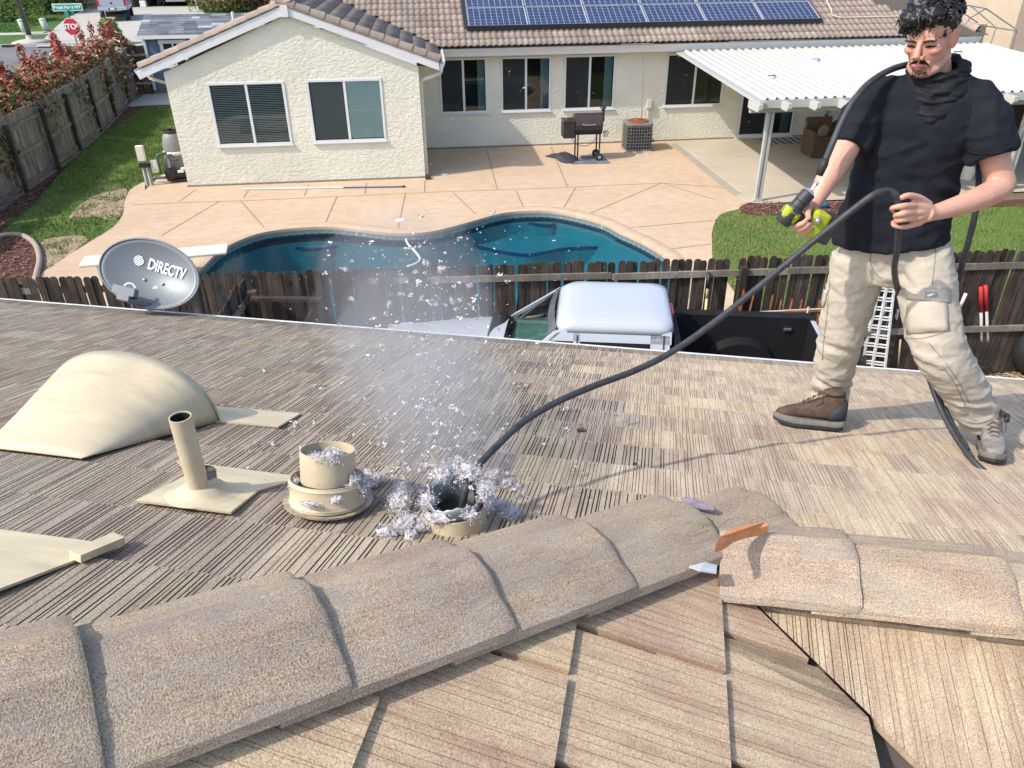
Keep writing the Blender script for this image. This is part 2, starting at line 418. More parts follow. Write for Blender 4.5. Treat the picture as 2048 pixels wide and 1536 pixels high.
# covered patio slab, deeper toned border strip
pat = [(7.43, 17.0), (7.5, 21.5), (7.75, 22.4), (16.5, 22.4), (16.5, 16.35), (6.7, 16.35)]
pat = [(7.76, 22.4)]+[(G(*q).x, G(*q).y) for q in [(1341, 289), (1400, 337), (1446, 375), (1490, 405), (1520, 407)]]+[(9.5, 16.15), (16.5, 16.15), (16.5, 22.4)]
sheet('patio', pat, .006, M_patio)
mb = MB()
for a, b in (((1354, 286), (1480, 385)), ((1400, 318), (1500, 312)), ((1560, 300), (1700, 385))):
    p, q = G(*a), G(*b); d = (q-p).normalized(); nr = V((-d.y, d.x, 0))*.012
    mb.add([V((v_.x, v_.y, .011)) for v_ in (p-nr, p+nr, q+nr, q-nr)], [(0, 3, 2, 1)])
tag(mb.build('patio_joints', plain('joint_mortar', (.55, .5, .42), .9)), kind='structure')
bp_ = [G(*q) for q in [(1341, 289), (1355, 286), (1420, 337), (1482, 386), (1470, 392), (1446, 375), (1400, 337)]]
sheet('patio_border', [(p.x, p.y) for p in bp_], .0085, conc('border_concrete', (.30, .27, .21), (.37, .33, .26)))
# left yard: lawn, mulch strip, worn soil, concrete side pad
lawn_l = [(-9.15, 14.6), (-9.15, 18.6), (-9.7, 21.7), (-10.1, 24.5), (-10.2, 28.5), (-10.1, 30.4), (-5.9, 30.4), (-5.9, 20.6), (-6.9, 20.6), (-6.9, 19.9)]+de[::-1][1:]+[(-7.4, 11.2), (-8.2, 13.0)]
sheet('lawn', lawn_l, -.018, M_lawn)
sheet('mulch_bed', [(-9.95, 10.4), (-9.72, 18), (-9.85, 21.5), (-10.2, 25.8), (-10.7, 29.4), (-11.0, 30.4), (-10.1, 30.4), (-10.2, 28.5), (-10.1, 24.5), (-9.7, 21.7), (-9.15, 18.6), (-8.9, 15.5), (-9.2, 12), (-9.4, 10.4)], -.012, M_mulch)
sheet('side_pad', px_poly([(258, 213), (341, 208), (360, 195), (300, 186)])+[], -.006, M_conc)
sheet('side_pad', [(-10.95, 30.6), (-5.6, 30.6), (-5.6, 36), (-10.95, 36)], -.008, M_conc)
bare = [G(*q) for q in [(135, 440), (165, 405), (215, 380), (252, 376), (250, 398), (244, 425), (225, 440), (185, 432)]]
sheet('worn_soil', [(p.x, p.y) for p in catmull(bare, 4, True)], -.010, plain('worn_lawn_soil', (.30, .235, .16), .95, 0, .1, .35, 5, .6, 30))
bare2 = [G(*q) for q in [(82, 545), (78, 500), (90, 478), (150, 470), (175, 478), (140, 508)]]
sheet('worn_soil', [(p.x, p.y) for p in catmull(bare2, 4, True)], -.010, MATS.get('x') or bpy.data.materials['worn_lawn_soil'])
bed = [G(*q) for q in [(-60, 480), (0, 477), (45, 476), (68, 492), (78, 520), (70, 560), (60, 600), (-60, 600)]]
sheet('mulch_bed', [(p.x, p.y) for p in catmull(bed, 4, True)], -.006, M_mulch)
# right yard lawn and mulch island
lawn_rr = lr+[(7.4, 16.0), (9.5, 15.2), (16, 15.2), (16, 8.8), (4.75, 9.46)]
sheet('lawn', lawn_rr, -.008, M_lawn)
isl = [(p.x, p.y) for p in catmull([G(*q) for q in [(1478, 420), (1490, 408), (1525, 403), (1600, 404), (1680, 404), (1760, 402), (1745, 434), (1660, 436), (1560, 430), (1500, 430)]], 4, True)]
sheet('mulch_bed', isl, .004, M_mulch)
sheet('mulch_bed', [(G(1890, 408).x, G(1890, 408).y), (G(2100, 395).x, G(2100, 395).y), (G(2100, 412).x, G(2100, 412).y), (G(1890, 414).x, G(1890, 414).y)], .004, M_mulch)
# own driveway strip between the house and the fence
LOW = -.5                                   # our side lies half a metre lower
sheet('own_ground', [(-400, FY(-400)), (-400, -200), (400, -200), (400, FY(400))], LOW-.02, M_dirt)
sheet('driveway', [(-9, 2), (5.6, 2), (5.6, 8.6), (5.2, 9.0), (-9, 9.6)], LOW-.006, M_conc2)
mb = MB(); mb.add([(-400, FY(-400)+.02, LOW-.05), (400, FY(400)+.02, LOW-.05), (400, FY(400)+.02, -.03), (-400, FY(-400)+.02, -.03)], [(0, 1, 2, 3)]); tag(mb.build('retaining_edge', M_dirt), kind='structure')
# ---------------- scattered blades, chips (nobody could count them)
def inside(P, x, y):
    c = False; j = len(P)-1
    for i in range(len(P)):
        if (P[i][1] > y) != (P[j][1] > y) and x < (P[j][0]-P[i][0])*(y-P[i][1])/(P[j][1]-P[i][1])+P[i][0]: c = not c
        j = i
    return c
def scatter(name, polys, n, m_, h, w_, seed, flat=False, z0=0.0, holes=(), bias=None, lean=.5):
    r_ = random.Random(seed); vs_, fs = [], []
    xs = [p[0] for P in polys for p in P]; ys = [p[1] for P in polys for p in P]
    k = 0; tries = 0
    while k < n and tries < n*12:
        tries += 1
        x, y = r_.uniform(min(xs), max(xs)), r_.uniform(min(ys), max(ys))
        if not any(inside(P, x, y) for P in polys) or any(inside(P, x, y) for P in holes): continue
        if bias and r_.random() > bias(x, y): continue
        a = r_.uniform(0, 6.283); hh = h*r_.uniform(.5, 1.3); ww = w_*r_.uniform(.6, 1.4); b = len(vs_)
        dx, dy = math.cos(a), math.sin(a)
        if flat:
            t_ = r_.uniform(-.35, .35); zz = z0+r_.uniform(.004, .03); c1, s1 = dx*hh/2, dy*hh/2; c2, s2 = -dy*ww/2, dx*ww/2
            vs_ += [(x-c1-c2, y-s1-s2, zz-t_*hh/2), (x+c1-c2, y+s1-s2, zz+t_*hh/2), (x+c1+c2, y+s1+s2, zz+t_*hh/2+.006), (x-c1+c2, y-s1+s2, zz-t_*hh/2+.006)]
            fs.append((b, b+1, b+2, b+3))
        else:
            lx, ly = r_.uniform(-lean, lean)*hh, r_.uniform(-lean, lean)*hh
            vs_ += [(x-dx*ww, y-dy*ww, z0-.01), (x+dx*ww, y+dy*ww, z0-.01), (x+lx, y+ly, z0+hh)]
            fs.append((b, b+1, b+2))
        k += 1
    me = bpy.data.meshes.new(name); me.from_pydata(vs_, [], fs); me.materials.append(m_)
    return tag(link(name, me), kind='stuff')
def patchy(x, y): return .35+.65*(noise.noise((x*1.3, y*1.3, 2.0)) > -.15)
bp1 = [(p.x, p.y) for p in catmull(bare, 4, True)]; bp2 = [(p.x, p.y) for p in catmull(bare2, 4, True)]; bd = [(p.x, p.y) for p in catmull(bed, 4, True)]
scatter('grass', [lawn_l], 30000, M_blade, .065, .011, 1, z0=-.018, holes=(bp1, bp2, bd), bias=patchy)
scatter('grass', [lawn_rr], 26000, M_blade, .05, .010, 2, z0=-.008, holes=(isl,), bias=lambda x, y: .9 if noise.noise((x*.9, y*.9, 5)) > -.1 else .45)
scatter('dry_grass', [lawn_rr], 9000, M_blade_dry, .05, .009, 3, z0=-.008, holes=(isl,), bias=lambda x, y: 1.0 if (x < 7 and noise.noise((x*1.1, y*1.1, 8)) > -.2) else .12)
scatter('dry_grass', [bp1, bp2], 1500, M_blade_dry, .03, .012, 4, z0=-.01, lean=1.2)
scatter('grass', [bp1, bp2], 700, M_blade, .05, .012, 14, z0=-.01, bias=lambda x, y: 1.0 if noise.noise((x*2.5, y*2.5, 3)) > .15 else .05)
scatter('mulch_chips', [[(-10.9, 30), (-10.15, 30), (-10.2, 28), (-10.1, 24.5), (-9.75, 21.7), (-9.2, 18.6), (-8.95, 15.5), (-9.3, 12), (-9.72, 18), (-9.85, 21.5), (-10.2, 25.8)], isl, bd], 5200, M_chip, .075, .02, 5, True)
# ================================================================== NEIGHBOUR HOUSE
def stucco(name, base):
    t = NT(name); c = t.coord('Object')
    n1 = t.noise(c, 9, 4, .62); n2 = t.noise(c, 1.1, 4, .6); vor = t.noise(t.mapv(c, (11, 11, 20)), 1.0, 3, .55)
    a = tuple(x*.93 for x in base); b = tuple(min(1, x*1.05) for x in base)
    cc = t.ramp(n2, [(.3, a), (.7, b)])
    h = t.ramp(vor, [(.42, (0, 0, 0)), (.58, (1, 1, 1))])
    return t.fin(cc, .92, t.bump(h, .55, .012, t.bump(n1, .3, .01)), 0, .15)
M_stucco = stucco('cream_stucco', (.70, .675, .55))
M_white = plain('white_trim', (.66, .66, .64), .45, 0, .4, .04, 3)
M_cream = plain('cream_trim', (.62, .545, .41), .5, 0, .35, .05, 3)
def glass(name, tint_, refl=1.0):
    t = NT(name); tr = t.n('ShaderNodeBsdfTransparent'); tr.inputs[0].default_value = (*tint_, 1)
    gl = t.n('ShaderNodeBsdfGlossy'); gl.inputs['Roughness'].default_value = .02; fr = t.n('ShaderNodeFresnel'); fr.inputs[0].default_value = 1.5
    mx = t.n('ShaderNodeMixShader'); t.l(t.math('MULTIPLY', fr.outputs[0], refl), mx.inputs[0]); t.l(tr.outputs[0], mx.inputs[1]); t.l(gl.outputs[0], mx.inputs[2])
    t.l(mx.outputs[0], t.out.inputs['Surface']); t.t.nodes.remove(t.b); return t.m
M_glass = glass('window_glass', (.93, .975, .955)); M_glassd = glass('tinted_glass', (.5, .55, .55))
def screen_mat():
    t = NT('insect_screen'); tr = t.n('ShaderNodeBsdfTransparent'); df = t.n('ShaderNodeBsdfDiffuse'); df.inputs[0].default_value = (.05, .055, .055, 1)
    mx = t.n('ShaderNodeMixShader'); mx.inputs[0].default_value = .62; t.l(tr.outputs[0], mx.inputs[1]); t.l(df.outputs[0], mx.inputs[2])
    t.l(mx.outputs[0], t.out.inputs['Surface']); t.t.nodes.remove(t.b); return t.m
M_screen = screen_mat()
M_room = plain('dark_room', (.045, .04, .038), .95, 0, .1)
M_slat = plain('blind_slat', (.86, .90, .86), .5, 0, .3, .05)
M_slatd = plain('dark_blind_slat', (.16, .15, .13), .5, 0, .3, .1)
M_curtain = plain('teal_curtain', (.20, .29, .30), .9, 0, .1, .12, 4)

house = thing('stucco_house', 'cream stucco house with brown tile roof behind the pool', 'house', (0, 22.29, 0))
HO = V((0, -22.29, 0))
YM, YG = 22.29, 19.33
def wall_open(mb, x0, x1, z0, z1_, Y, ops, dep=.09):
    xs = sorted({x0, x1, *[o[0] for o in ops], *[o[1] for o in ops]}); zs = sorted({z0, z1_, *[o[2] for o in ops], *[o[3] for o in ops]})
    for i in range(len(xs)-1):
        for j in range(len(zs)-1):
            cx, cz = (xs[i]+xs[i+1])/2, (zs[j]+zs[j+1])/2
            if any(o[0] < cx < o[1] and o[2] < cz < o[3] for o in ops): continue
            mb.add([(xs[i], Y, zs[j]), (xs[i+1], Y, zs[j]), (xs[i+1], Y, zs[j+1]), (xs[i], Y, zs[j+1])], [(0, 1, 2, 3)])
    for a, b, c, d in ops:
        p = [(a, Y, c), (b, Y, c), (b, Y, d), (a, Y, d)]; q = [(x, Y+dep, z) for x, _, z in p]
        for k in range(4): mb.add([p[k], p[(k+1) % 4], q[(k+1) % 4], q[k]], [(0, 1, 2, 3)])
def shift(mb): mb.v = [(x, y-22.29, z) for x, y, z in mb.v]; return mb
GW = [(-5.02, -3.28, .93, 2.36), (-2.78, -1.04, .94, 2.37)]
MW = [(.35, 1.66, .95, 2.38), (2.03, 3.42, .95, 2.38), (3.78, 5.22, .95, 2.38), (6.65, 8.36, .95, 2.36), (8.91, 10.62, .03, 2.08)]
mb = MB(); wall_open(mb, -.17, 15.3, 0.03, 2.62, YM, MW)
mb.add([(15.3, YM, .03), (15.3, 31, .03), (15.3, 31, 2.62), (15.3, YM, 2.62)], [(0, 1, 2, 3)])
shift(mb).build('wall', M_stucco, house)
mb = MB(); wall_open(mb, -5.91, -.17, .03, 2.6, YG, GW)
mb.add([(-5.91, YG, 2.6), (-.17, YG, 2.6), (-3.03, YG, 3.72)], [(0, 1, 2)])
mb.add([(-.17, YG, .03), (-.17, YM, .03), (-.17, YM, 2.6), (-.17, YG, 2.6)], [(0, 1, 2, 3)])
mb.add([(-5.91, YG, .03), (-5.91, 31, .03), (-5.91, 31, 2.6), (-5.91, YG, 2.6)], [(3, 2, 1, 0)])
shift(mb).build('gable_wall', M_stucco, house)
mb = MB(); mb.box((-3.04, YG+.02, .015), (5.78, .08, .05)); mb.box((-.19, (YG+YM)/2, .015), (.08, YM-YG, .05)); mb.box((4.3, YM+.02, .015), (9.0, .08, .05)); mb.box((13, YM+.02, .015), (4.7, .08, .05))
shift(mb).build('base_screed', plain('weep_screed', (.22, .19, .15), .8), house)
# rooms behind the openings
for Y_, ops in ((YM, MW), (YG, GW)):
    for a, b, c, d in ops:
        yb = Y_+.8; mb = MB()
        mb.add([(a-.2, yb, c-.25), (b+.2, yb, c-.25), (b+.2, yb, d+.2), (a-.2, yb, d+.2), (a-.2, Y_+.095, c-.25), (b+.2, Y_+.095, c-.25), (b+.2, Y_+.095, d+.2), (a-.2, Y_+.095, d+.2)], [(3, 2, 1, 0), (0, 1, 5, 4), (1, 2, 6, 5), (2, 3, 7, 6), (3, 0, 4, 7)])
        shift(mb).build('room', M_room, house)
def window(o, Y, left, right, door=False, fw=.055):
    a, b, c, d = o; y0 = Y-22.29
    wdw = link('sliding_door' if door else 'window', None, house); m = (a+b)/2
    mb = MB(); yy = y0+.012; dp = .06
    mb.box(((a+b)/2, yy, d-fw/2), (b-a, dp, fw)); mb.box(((a+b)/2, yy, c+fw/2), (b-a, dp, fw))
    mb.box((a+fw/2, yy, (c+d)/2), (fw, dp, d-c-2*fw)); mb.box((b-fw/2, yy, (c+d)/2), (fw, dp, d-c-2*fw)); mb.box((m, yy+.004, (c+d)/2), (fw*1.1, dp-.01, d-c-2*fw))
    mb.build('frame', M_white, wdw, bevel=.006)
    mb = MB(); mb.box(((a+b)/2, y0-.02, c-.012), (b-a+.04, .07, .022)); mb.build('sill', M_white, wdw)
    for s_, (x0, x1) in enumerate(((a+fw, m-fw/2), (m+fw/2, b-fw))):
        mb = MB(); mb.box(((x0+x1)/2, y0+.018, (c+d)/2), (x1-x0, .004, d-c-2*fw)); mb.build('pane', M_glass, wdw)
        spec = (left, right)[s_]
        if 'screen' in spec:
            mb = MB(); yq = y0+.004; mb.add([(x0, yq, c+fw), (x1, yq, c+fw), (x1, yq, d-fw), (x0, yq, d-fw)], [(0, 1, 2, 3)]); mb.build('insect_screen', M_screen, wdw)
        if 'blind' in spec or 'shut' in spec or 'dark' in spec:
            mb = MB(); n = 33; H_ = d-c-2*fw-.02; open_ = 'blind' in spec; tl = rad(14 if open_ else (64 if 'shut' in spec else 25))
            for k in range(n):
                z = c+fw+.02+H_*(k+.5)/n
                mb.box(((x0+x1)/2, y0+.042, z), (x1-x0-.012, .036 if open_ else .046, .003), Matrix.Rotation(tl, 3, 'X'))
            mb.build('blind', M_slatd if 'dark' in spec else M_slat, wdw)
        if 'curtain' in spec:
            mb = MB(); xs = [x1-.36*(x1-x0)+k*(.36*(x1-x0))/16 for k in range(17)]
            for k in range(16):
                ya, yb = y0+.16+.03*math.sin(k*1.9), y0+.16+.03*math.sin((k+1)*1.9)
                mb.add([(xs[k], ya, c+fw), (xs[k+1], yb, c+fw), (xs[k+1], yb, d-fw), (xs[k], ya, d-fw)], [(0, 1, 2, 3)])
            mb.build('curtain', M_curtain, wdw, True)
    return wdw
window(GW[0], YG, ['blind'], ['blind'])
window(GW[1], YG, ['screen', 'shut'], ['shut'])
for o in MW[:3]: window(o, YM, ['screen'], ['curtain'])
window(MW[3], YM, ['screen', 'dark'], ['dark'])
window(MW[4], YM, ['screen'], ['curtain'], True, .08)
# ---- roofs
def stile_mat():
    t = NT('s_tile'); c = t.coord('Object'); oi = t.n('ShaderNodeObjectInfo')
    cmb = t.n('ShaderNodeCombineXYZ'); t.l(t.math('MULTIPLY', oi.outputs['Random'], 41.0), cmb.inputs[0])
    ad = t.n('ShaderNodeVectorMath', operation='ADD'); t.l(c, ad.inputs[0]); t.l(cmb.outputs[0], ad.inputs[1])
    n1 = t.noise(ad.outputs[0], 5, 5, .65)
    cc = t.mix(1.0, oi.outputs['Color'], t.ramp(n1, [(.3, (.8, .78, .78)), (.7, (1.15, 1.13, 1.1))]), 'MULTIPLY')
    return t.fin(cc, .9, t.bump(t.noise(c, 60, 3, .6), .25, .006), 0, .2)
M_stile = stile_mat()
def s_tile_mesh():
    mb = MB(); nx = 16; L = .40; W_ = .335
    def zf(u): return .034*(0.5-0.5*math.cos(2*math.pi*2*u))**.75
    top0 = [(W_*(k/nx-.5), 0, .018+zf(k/nx)) for k in range(nx+1)]; top1 = [(x, L, z-.018) for x, _, z in top0]
    bot0 = [(x, 0.003, z-.016) for x, _, z in top0]
    mb.v = top0+top1+bot0; n = nx+1
    for k in range(nx): mb.f += [(k, k+1, n+k+1, n+k), (2*n+k, 2*n+k+1, k+1, k)]; mb.m += [0, 0]
    return mb.mesh('s_tile', M_stile, False)
ST = s_tile_mesh(); ST.polygons.foreach_set('use_smooth', [i % 2 == 0 for i in range(len(ST.polygons))])
KM, KG = .404, .37
def zm(y): return 2.74+KM*(y-21.8)
def zg(x): return 3.97-KG*abs(x+3.02)
cand = []
am = math.atan(KM); um = V((0, math.cos(am), math.sin(am))); nm_ = V((0, -math.sin(am), math.cos(am)))
for r_i in range(11):
    y = 21.74+r_i*.31
    for k in range(-12, 50):
        x = -.02+k*.33
        if x > 14.4-(r_i*.31)*.95: continue
        if x < 1.0 and zg(x) > zm(y+.15)-.02 and x < .35: continue
        if 1.25 < x < 10.85 and y > 22.55: continue
        cand.append((frame(V((x, y-22.29, zm(y)-.01)), V((1, 0, 0)), um, nm_), V((x, y, zm(y)))))
ag = math.atan(KG); ug = V((-math.cos(ag), 0, math.sin(ag))); ng_ = V((math.sin(ag), 0, math.cos(ag)))
for r_i in range(11):
    x = .33-r_i*.314
    for k in range(0, 18):
        y = 19.38+k*.33
        if zm(y) > zg(x)+.05 and y > 21.9: continue
        cand.append((frame(V((x, y-22.29, zg(x)-.01)), V((0, 1, 0)), ug, ng_), V((x, y, zg(x)))))
ul = V((math.cos(ag), 0, math.sin(ag))); nl = V((-math.sin(ag), 0, math.cos(ag)))
for r_i in range(11):
    x = -6.37+r_i*.314
    for k in range(0, 12):
        y = 19.38+k*.33; cand.append((frame(V((x, y-22.29, zg(x)-.01)), V((0, -1, 0)), ul, nl), V((x, y+40, zg(x)))))
cand.sort(key=lambda q: (q[1]-EYE).length)
def vis(q): a_, b_, d_ = proj(q); return -30 < a_ < 2080 and b_ > -25
near = [q for q in cand if vis(q[1])][:300]; nid = {id(q) for q in near}; far = [q for q in cand if id(q) not in nid]
SC = (.275, .222, .185)
for mw, _ in near:
    o = link('roof_tile', ST, house, mw=mw); f = rnd.uniform(.82, 1.14); o.color = (SC[0]*f, SC[1]*f*rnd.uniform(.97, 1.02), SC[2]*f*rnd.uniform(.95, 1.04), 1)
bm = bmesh.new()
for mw, _ in far:
    tmp = ST.copy(); tmp.transform(mw); bm.from_mesh(tmp); bpy.data.meshes.remove(tmp)
me = bpy.data.meshes.new('roof_tile_field'); bm.to_mesh(me); bm.free(); me.materials.append(M_stile)
o = link('roof_tile_field', me, house); o['kind'] = 'stuff'; o.color = (*SC, 1)
mb = MB(); e = .03
mb.add([(-3.5, 24.2, zm(24.2)-e), (.36, 21.75, zm(21.75)-e), (15.6, 21.75, zm(21.75)-e), (12.6, 26.5, zm(26.5)-e), (-3.5, 26.5, zm(26.5)-e)], [(0, 1, 2, 3, 4)])
mb.add([(-3.02, 19.24, zg(-3.02)-e), (.38, 19.24, zg(.38)-e), (.38, 22.0, zg(.38)-e), (-3.02, 26.5, zg(-3.02)-e)], [(0, 1, 2, 3)])
mb.add([(-3.02, 19.24, zg(-3.02)-e), (-6.42, 19.24, zg(-6.42)-e), (-6.42, 31, zg(-6.42)-e), (-3.02, 31, zg(-3.02)-e)], [(3, 2, 1, 0)])
mb.add([(-3.5, 26.5, zm(26.5)-e), (12.6, 26.5, zm(26.5)-e), (15.6, 31, 2.7), (-3.5, 31, 2.7)], [(0, 1, 2, 3)])
mb.add([(15.6, 21.75, zm(21.75)-e), (15.6, 31, 2.7), (12.6, 26.5, zm(26.5)-e)], [(0, 1, 2)])
shift(mb).build('roof_deck', M_under, house)
# rake caps along the gable and over the ridge, hip caps at the right end
mb = MB()
def barrel(L, r): 
    m_ = MB(); pr = [(-r, -.055), (-r*.96, .01), (-r*.7, .055), (-r*.25, .085), (r*.25, .085), (r*.7, .05), (r, -.02)]
    inn = [(x*.86, z-.018) for x, z in reversed(pr)]
    rings = [[V((x*k, y, z*k+(1-y/L)*.018)) for x, z in pr+inn] for y, k in ((0, 1.04), (.03, 1.04), (L, .93))]
    m_.loft(rings); return m_.mesh('rake_tile', M_stile)
RK = barrel(.40, .105)
for k in range(11):
    for sgn in (1, -1):
        x = -3.02+sgn*(3.36-k*.335*math.cos(ag)); ya = V((-sgn*math.cos(ag), 0, math.sin(ag))); za = V((sgn*math.sin(ag), 0, math.cos(ag)))
        xa = ya.cross(za)
        o = link('rake_tile', RK, house, mw=frame(V((x, 19.29-22.29, zg(x)+.012)), xa, ya, za)); f = rnd.uniform(.9, 1.1); o.color = (SC[0]*f*1.12, SC[1]*f*1.14, SC[2]*f*1.12, 1); autosmooth(o, 50) if k == 0 and sgn == 1 else None
for k in range(9):
    t_ = k*.36; x, y = 15.35-t_*.5, 21.95+t_*.8
    ya = V((-.5, .8, KM*.8)).normalized(); za = V((0, -.35, 1)); za = (za-ya*za.dot(ya)).normalized(); xa = ya.cross(za)
    o = link('hip_tile', RK, house, mw=frame(V((x, y-22.29, zm(y)+.02)), xa, ya, za)); o.color = (SC[0]*1.25, SC[1]*1.25, SC[2]*1.2, 1)
# fascia boards, gutters, downspouts
mb = MB()
for sgn in (1, -1):
    a, b = V((-3.02, 19.23, zg(-3.02)-.135)), V((-3.02+sgn*3.34, 19.23, zg(.32)-.135))
    mb.bar(a, b, .19, .04, up=(0, 1, 0)) if False else mb.prism([(a.x, a.z+.10), (b.x, b.z+.10), (b.x, b.z-.09), (a.x, a.z-.09)], -.02, .02, 0, Matrix(((1, 0, 0), (0, 0, 1), (0, 1, 0)))) or None; mb.v[-8:] = [(x, y+19.23, z) for x, y, z in mb.v[-8:]]
mb.box((-3.02, 19.2, zg(-3.02)-.15), (.16, .05, .24))
shift(mb).build('rake_board', M_white, house)
mb = MB()
mb.add([(-6.3, 19.25, zg(-6.3)-.14), (-3.02, 19.25, zg(-3.02)-.14), (-3.02, YG, zg(-3.02)-.14), (-6.3, YG, zg(-6.3)-.14)], [(0, 1, 2, 3)])
mb.add([(.27, 19.25, zg(.27)-.14), (-3.02, 19.25, zg(-3.02)-.14), (-3.02, YG, zg(-3.02)-.14), (.27, YG, zg(.27)-.14)], [(3, 2, 1, 0)])
mb.add([(-.2, YM, 2.6), (.36, YM, 2.6), (.36, 19.26, 2.6), (-.2, 19.26, 2.6)], [(0, 1, 2, 3)])
mb.add([(.3, YM, 2.60), (15.4, YM, 2.60), (15.4, 21.95, 2.60), (.3, 21.95, 2.60)], [(0, 1, 2, 3)])
shift(mb).build('soffit', M_cream, house)
def gutter(a, b, out, name='gutter'):
    d = (b-a).normalized(); out = V(out)
    pr = [(0, 0), (.0, -.20), (.05, -.20), (.075, -.12), (.12, -.04), (.125, .0), (.115, .0), (.105, -.03), (.02, -.05)]
    mb = MB(); mb.loft([[p+out*x+UP*z for x, z in pr] for p in (a, b)]); shift(mb).build(name, M_white, house)
gutter(V((.40, 21.97, 2.655)), V((15.46, 21.97, 2.655)), (0, -1, 0))
gutter(V((.34, 19.24, 2.69)), V((.34, 21.95, 2.69)), (1, 0, 0)); gutter(V((-6.38, 19.24, 2.69)), V((-6.38, 30.9, 2.69)), (-1, 0, 0))
for s_, xs in ((1, (.36, -.125)), (-1, (-6.42, -5.94))):
    mb = MB(); y = 19.46 if s_ == 1 else 19.9
    for a, b in (((xs[0], y, 2.52), (xs[0], y, 2.42)), ((xs[0], y, 2.42), (xs[1], y-.02, 2.27)), ((xs[1], y-.02, 2.27), (xs[1], y-.02, .06))): mb.bar(a, b, .075, .055, up=(0, 1, 0))
    shift(mb).build('downspout', M_cream, house, bevel=.008)
mb = MB(); mb.box((-.10, 19.2, .03), (.14, .14, .06)); shift(mb).build('downspout_outlet', plain('black_plastic', (.03, .03, .032), .5), house)
# roof conduit at the right of the panels and wall cable
mb = MB(); pts = [(11.62, 23.9), (11.5, 23.0), (11.42, 22.72), (11.6, 22.6), (14.0, 22.6)]
mb.tube([V((x, y, zm(y)+.075)) for x, y in pts], .014, 6); shift(mb).build('conduit', M_cream, house)
mb = MB(); mb.tube([onY(1287, 105, YM-.012), onY(1284, 200, YM-.012), onY(1280, 247, YM-.012)], .007, 5); shift(mb).build('wall_cable', M_cream, house)
# ---- solar panels
def pv_mat():
    t = NT('solar_cell'); c = t.coord('Object')
    cc = t.ramp(t.noise(c, 3, 4, .6), [(.35, (.018, .028, .075)), (.65, (.03, .045, .11))])
    return t.fin(cc, .12, None, 0, .6)
M_pv = pv_mat(); M_back = plain('cell_backsheet', (.42, .45, .5), .3, 0, .5, .05); M_alu = plain('panel_frame', (.5, .5, .5), .35, .6, .5, .1); M_blk = plain('black_trim', (.018, .019, .02), .5, 0, .4)
def panel_parts():
    W_, L_ = 1.60, .985
    a = MB(); t_ = .012
    for c, d in (((0, t_/2-.0, 0), (W_, t_, .04)), ((0, L_-t_/2, 0), (W_, t_, .04)), ((-W_/2+t_/2, L_/2, 0), (t_, L_-2*t_, .04)), ((W_/2-t_/2, L_/2, 0), (t_, L_-2*t_, .04))): a.box(c, d)
    b = MB(); b.add([(-W_/2+t_, t_, .008), (W_/2-t_, t_, .008), (W_/2-t_, L_-t_, .008), (-W_/2+t_, L_-t_, .008)], [(0, 1, 2, 3)])
    c = MB(); nx, ny = 10, 6; cw, ch = (W_-.05)/nx, (L_-.05)/ny
    for i in range(nx):
        for j in range(ny):
            x0, y0 = -W_/2+.025+i*cw+.006, .025+j*ch+.006; x1, y1 = x0+cw-.012, y0+ch-.012
            c.add([(x0, y0, .012), (x1, y0, .012), (x1, y1, .012), (x0, y1, .012)], [(0, 1, 2, 3)])
    return a.mesh('panel_frame', M_alu), b.mesh('backsheet', M_back), c.mesh('cell_grid', M_pv)
pf, pb, pc = panel_parts()
pts_l = ['leftmost solar panel of the lower row on the brown tile roof', 'second solar panel from the left in the lower row', 'third solar panel from the left in the lower row, above the middle window', 'fourth solar panel from the left in the lower row, above the grill', 'fifth solar panel from the left in the lower row, above the patio cover corner', 'rightmost solar panel of the lower row, nearest the man']
pts_u = ['leftmost solar panel of the upper row, cut by the top of the photo', 'second solar panel from the left in the upper row', 'third solar panel from the left in the upper row', 'fourth solar panel from the left in the upper row', 'fifth solar panel from the left in the upper row', 'rightmost solar panel of the upper row beside the bare tiles']
for j in range(2):
    for i in range(6):
        x = 1.19+1.625*(i+.5)+j*.0; y = 22.40+j*.945; o = V((x, y, zm(y)+.15))
        r_ = thing('solar_panel', (pts_l, pts_u)[j][i], 'solar panel', group='solar panels on the neighbour roof')
        r_.matrix_basis = frame(o, V((1, 0, 0)), um, nm_)
        link('panel_frame', pf, r_); link('backsheet', pb, r_); link('cell_grid', pc, r_)
mb = MB(); y = 22.385; mb.box((6.06, y, zm(y)+.10), (9.78, .02, .15), Matrix.Rotation(.1, 3, 'X'))
for x in (1.16, 10.96): mb.bar((x, y, zm(y)+.10), (x, 24.3, zm(24.3)+.10), .02, .13, up=(1, 0, 0))
tag(mb.build('panel_skirt', M_blk), 'black trim skirt along the lower edge of the solar panels', 'panel trim')
# ---- patio cover
M_pan = plain('white_aluminium', (.43, .42, .38), .45, .0, .45, .05, 2)
cover = thing('patio_cover', 'white corrugated aluminium patio cover beside the house wall', 'patio cover', (11, 19, 0))
CO = (-11, -19, 0)
def zc(y): return 2.19+(y-16.1)*.046
def sh2(mb): mb.v = [(x-11, y-19, z) for x, y, z in mb.v]; return mb
pw = .208
pm = MB(); L_ = 21.84-16.1
prf = [(-pw/2, 0), (-pw/2+.02, 0), (-pw/2+.085, .0), (-pw/2+.115, .055), (-pw/2+.145, .055), (pw/2-.001, .0)]
y0, y1 = 16.1, 21.84
rings = [[V((x, y-19, zc(y)+z)) for x, z in prf] for y in (y0, y1)]
pm.loft(rings, caps=False, closed=False); pm.loft([[q-UP*.004 for q in r_] for r_ in rings], caps=False, closed=False)
pme = pm.mesh('roof_pan', M_pan)
for k in range(42):
    link('roof_pan', pme, cover, loc=(6.98+k*pw-11, 0, 0))
